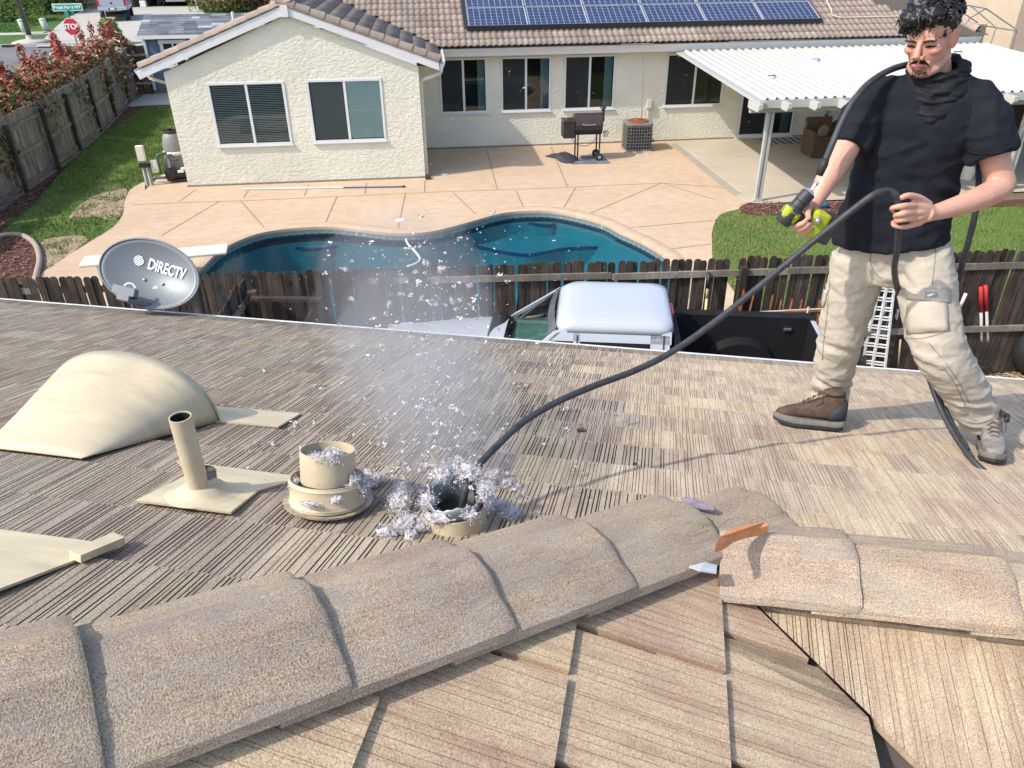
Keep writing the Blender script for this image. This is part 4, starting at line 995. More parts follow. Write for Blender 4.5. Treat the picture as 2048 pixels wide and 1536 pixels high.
for x in (1.05, 2.62):
    wd = link('window', None, shed); mb = MB(); a, b, c, d_ = x-.36, x+.36, 1.02, 1.78
    mb.box((x, -.03, c-.06), (.98, .06, .12)); mb.box((x, -.03, d_+.06), (1.04, .06, .13)); mb.box((a-.06, -.03, 1.4), (.12, .05, .76)); mb.box((b+.06, -.03, 1.4), (.12, .05, .76)); mb.box((x, -.03, 1.4), (.05, .045, .76)); mb.build('frame', M_white, wd)
    mb = MB(); mb.box((x, -.012, 1.4), (.72, .01, .76)); mb.build('pane', plain('dark_shed_glass', (.035, .03, .035), .12, 0, .6, .4, 5), wd)
mb = MB(); mb.cyl((3.35, .6, 2.3), (3.35, .6, 2.78), .06, 8); mb.build('vent_pipe', M_white, shed)

# ---------------- under the patio cover
cr = G(1640, 318); M_wick = plain('brown_wicker', (.12, .075, .045), .8, 0, .3, .35, 30, .6, 60)
ch = thing('wicker_chair', 'brown wicker armchair with a tan round cushion under the patio cover', 'chair', (cr.x+.12, cr.y+.35, 0))
mb = MB()
for k in range(9):
    z0_ = .04+k*.058; s_ = 1+.012*(k % 2); mb.box((0, 0, z0_+.028), (.74*s_, .68*s_, .05))
mb.build('seat_base', M_wick, ch)
for s_ in (-1, 1):
    mb = MB(); mb.box((s_*.34, 0, .62), (.12, .66, .14)); mb.build('armrest', M_wick, ch, bevel=.03)
mb = MB(); mb.box((0, .30, .74), (.72, .12, .42), Matrix.Rotation(-.2, 3, 'X')); mb.build('backrest', M_wick, ch, bevel=.03)
mb = MB(); mb.ball((-.05, -.12, .62), (.24, .05, .22), 14, 8, Matrix.Rotation(.5, 3, 'Z')); mb.build('cushion', plain('tan_cushion', (.30, .23, .16), .9), ch, True)
cq = G(1672, 290); lc = thing('luggage_cart', 'folding cart with a chrome handle and a black bag under the patio cover', 'cart', (cq.x, cq.y+.2, 0))
mb = MB(); mb.tube([(-.22, 0, .1), (-.22, .05, 1.05), (-.2, .05, 1.1), (.2, .05, 1.1), (.22, .05, 1.05), (.22, 0, .1)], .014, 7); mb.build('handle_frame', M_steel, lc)
mb = MB(); mb.tube([(-.22, .05, 1.0), (-.2, .05, 1.1), (.2, .05, 1.1), (.22, .05, 1.0)], .02, 7); mb.build('grip', M_rubber, lc)
mb = MB(); mb.box((0, -.12, .06), (.48, .32, .04)); mb.build('platform', M_blackm, lc)
mb = MB(); mb.ball((0, -.12, .38), (.24, .2, .30), 12, 8); mb.build('black_bag', M_blackm, lc, True)
lq = G(1657, 283); lp = thing('garden_tap', 'dark wall tap and hanging hose behind the wicker chair', 'tap', (onY(1650, 230, YM).x, YM, 0))
mb = MB(); z_ = onY(1650, 230, YM).z; mb.cyl((0, 0, z_), (0, -.16, z_), .025, 8); mb.cyl((0, -.12, z_), (0, -.12, z_+.14), .015, 6); mb.box((0, -.12, z_+.14), (.13, .02, .02)); mb.build('spigot', M_blackm, lp)
mb = MB(); mb.tube(catmull([(0, -.17, z_), (.05, -.2, z_-.1), (.04, -.22, z_-.35), (-.02, -.22, z_-.6)], 5), .014, 6); mb.build('hose', M_rubber, lp, True)
rg = [V((9.55, 22.1, 0)), V((11.0, 22.1, 0)), V((11.0, 21.35, 0)), V((9.55, 21.35, 0))]
rt = thing('door_rug', 'grey and white striped rug at the sliding door under the patio cover', 'rug', (9.55, 21.35, .012))
M_rg = (plain('rug_grey', (.13, .14, .15), .95, 0, .1), plain('rug_pale', (.42, .42, .40), .95, 0, .1))
for k in range(14):
    mb = MB(); mb.box((.05+k*.104, .375, .004), (.103, .75, .008)); mb.build('stripe', M_rg[k % 2], rt)
pp = G(1932, 358); pt = thing('plant_pot', 'cream plant pot with a dying plant on the patio behind the man', 'plant pot', (pp.x, pp.y, 0))
mb = MB(); mb.lathe([(0, 0), (.13, 0), (.18, .30), (.195, .30), (.195, .34), (.17, .34), (.16, .28), (0, .27)], n=18); mb.build('pot', M_fg, pt, smooth='auto')
foliage('plant', [(0, 0, .55, .2, .2, .28)], 60, leaf_mats('pot', [(.20, .17, .04), (.10, .13, .03)]), [2, 1], .12, pt, 5)
# debris on the patio cover
for (x, y), c, s_, lb in (((1631, 119), (.05, .22, .5), .09, 'scrap of blue plastic on the patio cover'), ((1543, 152), (.12, .06, .05), .08, 'dark twig lying on the patio cover'), ((1916, 104), (.05, .05, .05), .09, 'black scrap near the right edge of the patio cover')):
    d = ray(x, y); k = (2.19-5.2+.06-.046*16.1)/(d.z-.046*d.y); c_ = EYE+d*k
    mb = MB(); mb.box((0, 0, .01), (s_*2, s_*.5, .015)); mb.box((s_*.6, s_*.3, .016), (s_*.8, s_*.6, .012), Matrix.Rotation(.8, 3, 'Z')); o = mb.build('roof_scrap', plain('scrap', c, .7), None, loc=(c_.x, c_.y, c_.z), rot=(0, 0, -.5)); tag(o, lb, 'scrap')
# far right: garden frame, tub, tarpaulin, house, trees
fr_ = thing('greenhouse_frame', 'bare metal tube frame of a small gazebo behind the house at far right', 'garden frame', (19.4, 28.5, 0))
mt = plain('galvanised_tube', (.42, .42, .41), .4, .7, .5)
def fpt(x, y, Y): return onY(x, y, Y)-V((19.4, 28.5, 0))
ridge_a, ridge_b = fpt(1925, 8, 28.5), fpt(1972, 18, 28.5)
for a, b in (((1918, 8, 28.0), (1972, 17, 28.5)), ((1972, 17, 28.5), (2034, 60, 28.5)), ((1928, 45, 27.5), (2034, 62, 28.5)), ((1972, 17, 28.5), (1918, 50, 28)), ((1940, 10, 29), (1992, 55, 28.5)), ((1924, 24, 27.5), (1955, 45, 28)), ((2034, 60, 28.5), (2015, 130, 28.5)), ((1992, 55, 28.2), (1975, 108, 28.2))):
    mb = MB(); mb.cyl(fpt(*a), fpt(*b), .022, 6); mb.build('tube', mt, fr_)
for (x, y, Y) in ((1975, 108, 28.2), (2015, 130, 28.5), (1918, 50, 28)):
    p = fpt(x, y, Y); mb = MB(); mb.cyl(p, (p.x, p.y, 0), .022, 6); mb.build('tube', mt, fr_)
tb = G(2018, 122, .3); tub = thing('red_tub', 'red plastic wheelbarrow tray near the far right fence', 'wheelbarrow', (tb.x, tb.y, 0))
mb = MB(); mb.loft([[V((x*s_, y*s_, z)) for x, y in ((-.5, -.3), (.5, -.3), (.5, .3), (-.5, .3))] for s_, z in ((.7, .12), (1.0, .42))]); mb.build('tray', plain('red_plastic', (.5, .035, .05), .4, 0, .5), tub)
mb = MB(); mb.cyl((.55, -.03, .15), (.55, .03, .15), .15, 12); mb.build('wheel', M_rubber, tub)
for s_ in (-1, 1):
    mb = MB(); mb.bar((.5, s_*.1, .15), (-.9, s_*.28, .5), .03, .03); mb.build('handle', M_rail, tub)
tp_ = [onY(1903, 85, 27.0), onY(1960, 88, 27.0), onY(1978, 108, 26.0), onY(1905, 102, 26.0)]
crx = thing('tarpaulin_pile', 'pale blue tarpaulin over stacked items behind the patio cover', 'tarpaulin', (tp_[0].x, 26.5, 0))
mb = MB(); rr = random.Random(4)
rings = []
for k in range(9):
    y = -.6+k*.16; rings.append([V((-.3+i*.24, y, .55+.45*math.sin(min(1, i/4)*1.4)*math.exp(-((k-4)/4)**2)+rr.uniform(-.05, .05))) for i in range(9)])
mb.loft(rings, caps=False, closed=False); mb.build('tarpaulin', plain('blue_grey_tarp', (.30, .35, .42), .5, 0, .4, .25, 5), crx, True)
mb = MB(); mb.box((.6, 0, .3), (1.6, .9, .6)); mb.build('stacked_boxes', M_rail, crx)
nb = thing('neighbour_wall', 'tan stucco side of the next house at the far right edge', 'house', (onY(2050, 60, 30.5).x-.45, 30.5, 0))
mb = MB(); mb.box((2.5, 4, 1.5), (5, 8, 3.4)); mb.build('wall', stucco('tan_stucco', (.50, .40, .29)), nb)
TG = leaf_mats('tree', [(.03, .065, .016), (.05, .10, .022), (.10, .15, .035), (.02, .04, .012)])
tree('shade_tree', 'dark leafy tree beyond the far right fence, left of the next house', 'tree', (24.0, 43.5, 0), 3, [(0, 0, 3.1, 3.2, 2.5, 2.0), (2.5, 0, 2.6, 2.0, 2.0, 1.6), (-3, 0, 2.4, 2.2, 2, 1.5)], 4200, TG, [2, 2, .6, 2], .22, 51, .2)
tree('shade_tree', 'brighter green tree low behind the far fence near the man', 'tree', (30.5, 46, 0), 3, [(0, 0, 2.6, 2.6, 2.2, 1.9), (2, .4, 2.0, 2.0, 1.8, 1.5)], 2800, TG, [1, 2, 2, .5], .2, 52, .18)
# ================================================================== STREET
def poly_px(name, pts, z, m_):
    return sheet(name, px_poly(pts, z=0.0), z, m_)
kf = G(60, 93).y
sheet('street', [(-120, 36.0), (-13.2, 36.0), (-13.2, -10), (-30, -10), (-30, 36), (-120, 36)] if False else [(-140, kf), (-140, 34), (-32, 34), (-32, -10), (-13.0, -10), (-13.0, 36.5), (40, 36.5), (40, kf)], -.02, M_asph)
sheet('verge_lawn', [(-13.0, -10), (-11.2, -10), (-11.4, 31), (-13.0, 36.5)], -.024, M_lawn2)
mb = MB(); mb.box((-60, kf+.1, .05), (180, .2, .16)); tag(mb.build('kerb', M_conc2), kind='structure')
sheet('verge', [(-140, kf+.2), (-18, kf+.2), (-18, G(40, 70).y), (-140, G(40, 70).y)], .03, M_lawn2)
ys = G(40, 71).y
sheet('pavement', [(-140, ys-.0), (40, ys), (40, ys+1.5), (-140, ys+1.5)], .045, M_conc)
sheet('far_lawn', [(-140, ys+1.5), (60, ys+1.5), (60, 100), (-140, 100)], .02, M_lawn2)
drive = [(72, 95), (90, 78), (112, 56), (128, 42), (160, 24), (200, 10), (262, 14), (398, 14), (420, 40), (470, 92)]
sheet('far_driveway', px_poly(drive), .055, M_conc)
sheet('verge', [(-10.6, 37.5), (40, 37.5), (40, kf-3), (-10.6, kf-3)], -.016, M_conc)
a, b = G(-30, 163.5), G(39, 162.5)
sheet('stop_line', [(a.x, a.y-.22), (b.x, b.y-.22), (b.x, b.y+.22), (a.x, a.y+.22)], -.012, plain('road_paint', (.75, .75, .73), .7))
a, b = G(11, 92.5), G(42, 92)
mb = MB(); mb.box(((a.x+b.x)/2, kf-.02, .06), (b.x-a.x, .06, .12)); tag(mb.build('storm_drain', M_blackm), 'dark kerb inlet of the storm drain left of the lamp post', 'storm drain')
# lamp post with a pale base
lb = G(64, 88); lamp = thing('street_lamp', 'leaning-looking dark street lamp post with a round concrete foot by the kerb', 'street lamp', (lb.x, lb.y, 0))
mb = MB(); mb.lathe([(0, .02), (1.0, .02), (1.05, .12), (.7, .22), (.22, .28), (.2, .5)], n=16); mb.build('foot', M_conc, lamp, True)
mb = MB(); mb.cyl((0, 0, .2), (-.2, 0, 9), .14, 10, .09); mb.build('pole', plain('lamp_grey', (.10, .10, .10), .5, .3), lamp, True)
mb = MB(); mb.tube([(-.2, 0, 8.9), (-.1, -.6, 9.2), (.1, -1.8, 9.3)], .05, 6); mb.build('arm', M_tank, lamp)
mb = MB(); mb.box((.1, -2.1, 9.28), (.3, .7, .15)); mb.build('lamp_head', M_tank, lamp)
for (x, y), lbq in (((95, 64), 'pale green utility pedestal on the far lawn right of the lamp post'), ((52, 66), 'pale utility pedestal on the far lawn behind the lamp post')):
    p = G(x, y); u_ = thing('utility_pedestal', lbq, 'utility box', (p.x, p.y, 0))
    mb = MB(); mb.cyl((0, 0, 0), (-.12, 0, .75), .20, 12); mb.build('body', plain('pale_green_plastic', (.34, .42, .33), .5), u_, True)
    mb = MB(); mb.ball((-.12, 0, .75), (.22, .22, .1), 12, 6); mb.build('cap', plain('pedestal_cap', (.42, .50, .42), .5), u_, True)
p = G(72, 68); mb = MB(); mb.box((p.x, p.y, .08), (1.2, .7, .06)); tag(mb.build('meter_lid', M_conc), 'pale concrete meter box lid set in the far lawn', 'lid')
# stop sign with two street-name blades
def text_mesh(txt, size, m_, name, ext=.002, bold=0.0):
    cu = bpy.data.curves.new(name, 'FONT'); cu.body = txt; cu.size = size; cu.extrude = ext; cu.align_x = 'CENTER'; cu.align_y = 'CENTER'; cu.offset = bold
    o = bpy.data.objects.new(name, cu); COL.objects.link(o)
    dg = bpy.context.evaluated_depsgraph_get(); me = bpy.data.meshes.new_from_object(o.evaluated_get(dg))
    bpy.data.objects.remove(o); me.materials.clear(); me.materials.append(m_); me.name = name; return me
M_red = plain('sign_red', (.52, .022, .03), .4, 0, .5, .05); M_sgn = plain('sign_green', (.01, .32, .22), .4, 0, .5, .05); M_swh = plain('sign_white', (.8, .8, .78), .4, 0, .5, .02)
SY = 40.0; sc_ = onY(143, 53.5, SY); ss = thing('stop_sign', 'red STOP sign on a grey post with green street name blades above', 'stop sign', (sc_.x, SY, 0))
wdt = onY(159.5, 53.5, SY).x-onY(126.5, 53.5, SY).x; R8 = wdt/2/math.cos(math.pi/8); tiltm = Matrix.Rotation(rad(-12), 3, 'Y')
MX = Matrix(((1, 0, 0), (0, 0, -1), (0, 1, 0)))
oct_ = lambda r: [(r*math.cos(math.pi/8+k*math.pi/4), r*math.sin(math.pi/8+k*math.pi/4)) for k in range(8)]
zc0 = sc_.z
mb = MB(); mb.prism(oct_(R8), -.006, .0, 0, MX); mb.v = [(x, y, z+zc0) for x, y, z in mb.v]; mb.build('border', M_swh, ss)
mb = MB(); mb.prism(oct_(R8*.93), .0, .008, 0, MX); mb.v = [(x, y, z+zc0) for x, y, z in mb.v]; mb.build('face', M_red, ss)
link('lettering', text_mesh('STOP', wdt*.43, M_swh, 'stop_lettering', bold=.012), ss, loc=(0, -.014, zc0+.0), rot=(rad(90), 0, 0)); 
bl_c = onY(134.5, 14.5, SY); bw = onY(163, 14.5, SY).x-onY(106, 14.5, SY).x; bh = bw*.19
mb = MB(); mb.box((bl_c.x-sc_.x, 0, bl_c.z), (bw, .006, bh)); bl_ = mb.build('name_blade', M_sgn, ss, rot=(0, 0, 0))
mb = MB(); mb.box((bl_c.x-sc_.x, .006, bl_c.z), (bw+.07, .004, bh+.07)); mb.build('blade_border', M_swh, ss)
link('lettering', text_mesh('Broad Acres WY', bh*.72, M_swh, 'blade_lettering', bold=.006), ss, loc=(bl_c.x-sc_.x, -.008, bl_c.z), rot=(rad(90), 0, 0))
b2 = onY(138, 26, SY); mb = MB(); mb.box((b2.x-sc_.x, .05, b2.z), (.05, bw*.36, bh)); mb.box((b2.x-sc_.x, .02, b2.z), (bw*.34, .02, bh*.9)); mb.build('name_blade', plain('sign_green_dull', (.03, .25, .19), .5), ss)
mb = MB(); mb.cyl((.05, .03, 0), (.0, .03, bl_c.z), .035, 8); mb.build('post', M_tank, ss)
# far house with the open garage
gy_ = G(300, 16).y+.5; gl, gr, gw = onY(262, 8, gy_).x, onY(391, 8, gy_).x, 2.4
fh = thing('far_house', 'tan house across the street with an open dark garage', 'house', (gl, gy_, 0))
M_tanw = stucco('far_tan_stucco', (.40, .29, .18)); M_brw = stucco('far_brown_stucco', (.30, .20, .13))
mb = MB(); mb.box((-1.1, 3, 1.6), (2.2, 6, 3.2)); mb.build('side_wall', M_tanw, fh)
mb = MB(); mb.box((gr-gl+6, 3, 1.6), (12, 6, 3.2)); mb.build('main_wall', M_brw, fh)
mb = MB(); mb.box(((gr-gl)/2, 3, 2.9), (gr-gl, 6, .8)); mb.build('header', M_tanw, fh)
mb = MB(); mb.add([(0, 6, 0), (gr-gl, 6, 0), (gr-gl, 6, 2.6), (0, 6, 2.6)], [(0, 1, 2, 3)]); mb.add([(-3, -.6, 3.2), (20, -.6, 3.2), (20, 5, 5.4), (-3, 5, 5.4)], [(0, 1, 2, 3)]); mb.build('garage_back', M_room, fh)
for x in (-.08, gr-gl+.08):
    mb = MB(); mb.box((x, -.05, 1.25), (.18, .12, 2.5)); mb.build('door_trim', M_white, fh)
# things just inside the garage
cx0 = onY(352, 3, gy_+1.2).x
mc = thing('parked_car', 'white car parked inside the dark far garage', 'car', (cx0, gy_+3.0, 0))
mb = MB(); mb.loft([[V((x*w_, y, z)) for x, y in ((-.92, -2), (.92, -2), (.92, 2), (-.92, 2))] for z, w_ in ((.35, .95), (.7, 1.0), (1.0, .96))]); mb.build('body', M_white, mc, bevel=.08)
mb = MB(); mb.loft([[V((x*w_, y*w_, z)) for x, y in ((-.82, -1.6), (.82, -1.6), (.82, 1.0), (-.82, 1.0))] for z, w_ in ((1.0, 1.0), (1.45, .82))]); mb.build('cabin', M_pv, mc, bevel=.06)
for x in (-.8, .8):
    for y in (-1.3, 1.3):
        mb = MB(); mb.cyl((x-.1, y, .32), (x+.1, y, .32), .32, 14); mb.build('wheel', M_rubber, mc)
bq = onY(288, 8, gy_+.6); bk = thing('motor_scooter', 'dark motorcycle parked at the left of the far garage', 'motorcycle', (onY(308, 8, gy_+.9).x, gy_+.9, 0))
for x in (-.62, .62):
    mb = MB(); mb.lathe([(.20, -.06), (.32, -.06), (.32, .06), (.20, .06)], (x, 0, .32), 14, M=Matrix.Rotation(rad(90), 3, 'X')); mb.build('wheel', M_rubber, bk)
mb = MB(); mb.tube([(-.6, 0, .35), (-.2, 0, .75), (.3, 0, .8), (.6, 0, .4)], .10, 8); mb.build('body', M_blackm, bk)
mb = MB(); mb.box((-.2, 0, .86), (.7, .25, .1)); mb.build('seat', M_rubber, bk, bevel=.03)
mb = MB(); mb.cyl((.4, -.35, 1.05), (.4, .35, 1.05), .02, 6); mb.cyl((.6, 0, .35), (.4, 0, 1.05), .035, 6); mb.build('handlebar', M_steel, bk)
tq = onY(287, 8, gy_+.3); bt = thing('storage_tub', 'stack of pale blue and white tubs at the left jamb of the far garage', 'storage tub', (tq.x, gy_+.3, 0))
mb = MB(); mb.box((0, 0, .3), (.5, .5, .5)); mb.build('lower_tub', M_swh, bt, bevel=.03); mb = MB(); mb.box((0, 0, .8), (.46, .46, .45)); mb.build('upper_tub', plain('pale_blue_tub', (.2, .45, .55), .5), bt, bevel=.03)
# far vegetation
FG = leaf_mats('far', [(.06, .12, .018), (.10, .18, .03), (.16, .23, .05), (.035, .07, .015)]); YG_ = leaf_mats('yellowgreen', [(.22, .28, .04), (.15, .22, .03), (.10, .16, .03)]); OL = leaf_mats('olive', [(.16, .15, .04), (.10, .11, .03), (.22, .18, .06)]); MR = leaf_mats('maroon', [(.06, .01, .015), (.10, .015, .02), (.04, .012, .014)])
def veg(px, py, Y, sc__, label, mats, n, seed, wts, name='shrub', cat='shrub', tr=.06, jag=.35):
    c = onY(px, py, Y); bl = [(0, 0, sc__*.55, sc__*.9, sc__*.7, sc__*.55), (sc__*.5, 0, sc__*.45, sc__*.5, sc__*.5, sc__*.45), (-sc__*.5, .1, sc__*.4, sc__*.5, sc__*.5, sc__*.4)]
    return tree(name, label, cat, (c.x, Y, 0), sc__*.6, bl, n, mats, wts, sc__*.055, seed, tr)
veg(22, 30, 67.5, 2.6, 'bright green bush at the top left corner beyond the lamp post', FG, 1700, 61, [1, 2, 2, .5])
veg(70, 18, 74, 3.4, 'tall green tree mass at the top left behind the pickup driveway', FG, 2600, 62, [2, 2, 1, 1], 'tree', 'tree')
veg(105, 14, 76, 3.0, 'darker green tree right of the bright bush at top left', FG, 2200, 63, [2, 1, .5, 2], 'tree', 'tree')
veg(62, 35, 66, 1.1, 'small yellow-green shrub on the far lawn edge', YG_, 500, 64, [2, 1, 1])
veg(108, 34, 67, .8, 'low green shrub beside the far driveway under the street sign', FG, 300, 65, [1, 1, 1, 1])
veg(425, 16, 73, 2.2, 'thin olive-leaved tree right of the far garage', OL, 1500, 66, [1, 2, 1], 'tree', 'tree')
veg(475, 12, 72, 2.6, 'rounded olive-green tree above the shed roof', OL, 2200, 67, [1, 2, 1.5], 'tree', 'tree')
veg(522, 8, 72, 2.4, 'dark maroon-leaved tree above the gable ridge', MR, 1800, 68, [1, 1, 1], 'tree', 'tree')
for (x, y), Y, wv, lbq in (((150, 5), 78, 10, 'dark wooden side fence beyond the white pickup at the top left'),):
    c = onY(x, y, Y); ff = thing('street_fence', lbq, 'fence', (c.x, Y, 0))
    for k in range(18):
        mb = MB(); mb.box((-2+k*.22, 0, .95), (.20, .03, 1.9)); mb.build('picket', M_fence2, ff)
    for z in (.5, 1.5):
        mb = MB(); mb.box((0, -.03, z), (4, .05, .09)); mb.build('rail', M_fence2, ff)
scatter('far_grass', [[(-45, ys+1.6), (G(118, 52).x-.6, ys+1.6), (G(135, 38).x-.8, G(135, 38).y), (-45, 78)]], 14000, blades('far_grass_blades', (.05, .12, .02), (.075, .15, .03), (.12, .17, .05)), .12, .03, 41, z0=.02)
# ================================================================== OWN ROOF
def tile_mat(name, grooved):
    t = NT(name); c = t.coord('Object'); oi = t.n('ShaderNodeObjectInfo')
    rv = t.n('ShaderNodeVectorMath', operation='MULTIPLY_ADD'); t.l(c, rv.inputs[0]); rv.inputs[1].default_value = (1, 1, 1)
    cmb = t.n('ShaderNodeCombineXYZ'); t.l(t.math('MULTIPLY', oi.outputs['Random'], 37.0), cmb.inputs[0]); t.l(t.math('MULTIPLY', oi.outputs['Random'], 91.0), cmb.inputs[1])
    t.l(cmb.outputs[0], rv.inputs[2]); c = rv.outputs[0]
    base = oi.outputs['Color']
    fine = t.noise(c, 210, 2, .7)
    f1 = t.ramp(fine, [(.33, (.66, .64, .62)), (.5, (1, 1, 1)), (.68, (1.28, 1.25, 1.2))])
    streak = t.ramp(t.noise(t.mapv(c, (26, 1.6, 1)), 1.0, 4, .6), [(.32, (.8, .74, .73)), (.55, (1.03, 1.03, 1.03))])
    blot = t.ramp(t.noise(t.mapv(c, (7, 3, 1)), 1.0, 5, .65), [(.36, (.84, .78, .8)), (.6, (1.06, 1.06, 1.04))])
    cc = t.mix(1.0, t.mix(1.0, t.mix(1.0, base, f1, 'MULTIPLY'), streak, 'MULTIPLY'), blot, 'MULTIPLY')
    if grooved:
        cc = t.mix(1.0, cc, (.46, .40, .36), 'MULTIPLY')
    b1 = t.bump(fine, .55, .004)
    b2 = t.bump(t.noise(t.mapv(c, (150, 5, 5)), 1.0, 2, .6), .5, .003, b1)
    return t.fin(cc, .93, b2, 0, .25)
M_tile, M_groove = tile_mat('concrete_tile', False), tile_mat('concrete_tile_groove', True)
def cap_mat():
    t = NT('cap_tile'); c = t.coord('Object'); oi = t.n('ShaderNodeObjectInfo')
    rv = t.n('ShaderNodeVectorMath', operation='ADD'); t.l(c, rv.inputs[0])
    cmb = t.n('ShaderNodeCombineXYZ'); t.l(t.math('MULTIPLY', oi.outputs['Random'], 53.0), cmb.inputs[1]); t.l(cmb.outputs[0], rv.inputs[1]); c = rv.outputs[0]
    fine = t.noise(c, 260, 2, .75)
    f1 = t.ramp(fine, [(.36, (.52, .5, .49)), (.5, (1, 1, 1)), (.66, (1.45, 1.42, 1.38))])
    blot = t.ramp(t.noise(t.mapv(c, (9, 3, 9)), 1.0, 5, .65), [(.35, (.8, .75, .77)), (.62, (1.08, 1.06, 1.02))])
    cc = t.mix(1.0, t.mix(1.0, oi.outputs['Color'], f1, 'MULTIPLY'), blot, 'MULTIPLY')
    # pale grey weathering and lichen along the crown of each cap
    sep = t.n('ShaderNodeSeparateXYZ'); t.l(t.coord('Object'), sep.inputs[0])
    crown = t.math('MULTIPLY', t.ramp(t.math('MULTIPLY_ADD', sep.outputs[2], 1.0), [(.088, (0, 0, 0)), (.112, (1, 1, 1))]), t.ramp(t.noise(t.mapv(c, (14, 5, 14)), 1.0, 5, .7), [(.42, (0, 0, 0)), (.6, (1, 1, 1))]))
    cc = t.mix(t.math('MULTIPLY', crown, .28), cc, (.34, .33, .30))
    lich = t.ramp(t.noise(c, 34, 2, .5), [(.74, (0, 0, 0)), (.77, (1, 1, 1))])
    cc = t.mix(t.math('MULTIPLY', lich, .7), cc, (.42, .27, .08))
    b1 = t.bump(fine, .8, .005)
    wv = t.noise(t.mapv(c, (95, 5, 95)), 1.0, 3, .6)
    b2 = t.bump(wv, .8, .006, b1)
    return t.fin(cc, .95, b2, 0, .2)
M_cap = cap_mat()
M_flash = plain('painted_flashing', (.50, .43, .29), .55, 0, .35, .16, 5, .06, 30)
M_galv = plain('galvanised_steel', (.36, .39, .40), .45, .6, .5, .25, 14, .1, 40)
M_fascia = plain('weathered_fascia', (.33, .33, .31), .6, 0, .4, .25, 20)
M_mortar = plain('orange_mortar', (.62, .26, .11), .9, 0, .2, .18, 30, .4, 60)
M_stucco2 = plain('own_wall_stucco', (.5, .45, .38), .9, 0, .2, .08, 8, .4, 30)

roof = thing('tile_roof_house', 'tan and grey concrete tile roof in the foreground, the man stands on it', 'house', (0, 0, H), RR)
def tile_mesh(seed, w_, L, ng, gd, gw=.3):
    r_ = random.Random(seed); cuts = []
    x = -w_/2+.006
    pitch = (w_-.012)/ng
    for k in range(ng):
        g = r_.uniform(gw*.6, gw*1.25)*pitch; o = r_.uniform(.1, .9-g/pitch)*pitch
        if r_.random() < .88: cuts.append((x+o, x+o+g, gd*r_.uniform(.6, 1.2)))
        x += pitch
    xs = [(-w_/2, 0, 0)]
    for a_, b_, d_ in cuts:
        m_ = min(.0012, (b_-a_)*.2)
        xs += [(a_, 0, 0), (a_+m_, d_, 1), (b_-m_, d_, 1), (b_, 0, 0)]
    xs.append((w_/2, 0, 0))
    mb = MB(); n = len(xs)
    T0, T1 = .036, .012
    def row(y, top): return [(x_, y, top-d_) for x_, d_, _ in xs]
    vs_ = row(0, T0)+row(L, T1)+[(-w_/2, 0, T0-.026), (w_/2, 0, T0-.026), (-w_/2, L, T1-.026), (w_/2, L, T1-.026)]
    for k in range(n-1):
        mb_m = 1 if (xs[k][2] and xs[k+1][2]) else (1 if xs[k][2] != xs[k+1][2] else 0)
        mb.f.append((k, k+1, n+k+1, n+k)); mb.m.append(mb_m)
    mb.f.append(tuple([2*n]+[2*n+1]+list(range(n-1, -1, -1)))); mb.m.append(0)
    mb.f.append((2*n, 0, n, 2*n+2)); mb.m.append(0); mb.f.append((2*n+1, 2*n+3, 2*n-1, n-1)); mb.m.append(0)
    mb.v = vs_
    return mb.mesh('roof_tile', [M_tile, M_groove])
TW = .362
TILES_A = [tile_mesh(s_, TW, .44, 24, .0055) for s_ in range(6)]        # deeply combed
TILES_B = [tile_mesh(40+s_, TW, .44, 26, .0028, .17) for s_ in range(6)]      # worn
TILES_S = [tile_mesh(80+s_, TW, .44, 16, .0012, .07) for s_ in range(4)]     # nearly smooth
TILES_C = [tile_mesh(90+s_, TW, .56, 14, .0012, .055) for s_ in range(4)]     # big near tiles
def clip_mesh(me, mw, cuts):
    me = me.copy(); bm = bmesh.new(); bm.from_mesh(me); iv = mw.inverted()
    for co, no in cuts:
        lc = iv @ V(co); ln = (iv.to_3x3() @ V(no)) if True else no
        ln = (mw.to_3x3().transposed() @ V(no)).normalized()
        g = bm.verts[:]+bm.edges[:]+bm.faces[:]
        bmesh.ops.bisect_plane(bm, geom=g, plane_co=lc, plane_no=ln, clear_outer=True, dist=1e-6)
    if not bm.faces: bm.free(); return None
    bmesh.ops.holes_fill(bm, edges=[e for e in bm.edges if e.is_boundary], sides=0)
    bm.to_mesh(me); bm.free(); return me
def tint(o, c, k=.08):
    f = 1+rnd.uniform(-k, k); o.color = (c[0]*f, c[1]*f*(1+rnd.uniform(-.02, .02)), c[2]*f*(1+rnd.uniform(-.04, .04)), 1)
UP = V((0, 0, 1))
N1 = V((0, SP, CP)); N2 = V((SP, 0, CP)); N3 = V((0, -SP, CP))
dn1, dn2, dn3 = V((0, CP, -SP)), V((CP, 0, -SP)), V((0, -CP, -SP))
field = []                                   # tiles outside the frame end up in one joined part
def put_tile(me, o, x, y, z, col, cuts=None, k=.08):
    z = (z+x*rnd.uniform(-.006, .006)).normalized(); x = (x-z*x.dot(z)).normalized(); y = z.cross(x)
    mw = frame(o, x, y, z)
    if cuts:
        me = clip_mesh(me, mw, cuts)
        if me is None: return
    inview = False
    for lx in (-TW/2, TW/2):
        for ly in (0, .34):
            q = mw @ V((lx, ly, .03)); a_, b_, d_ = proj(RW(*q))
            if d_ > .2 and -20 < a_ < 2068 and -20 < b_ < 1556: inview = True
    if not inview:
        field.append((me, mw)); return
    ob = link('roof_tile', me, roof, mw=mw); tint(ob, col, k); return ob
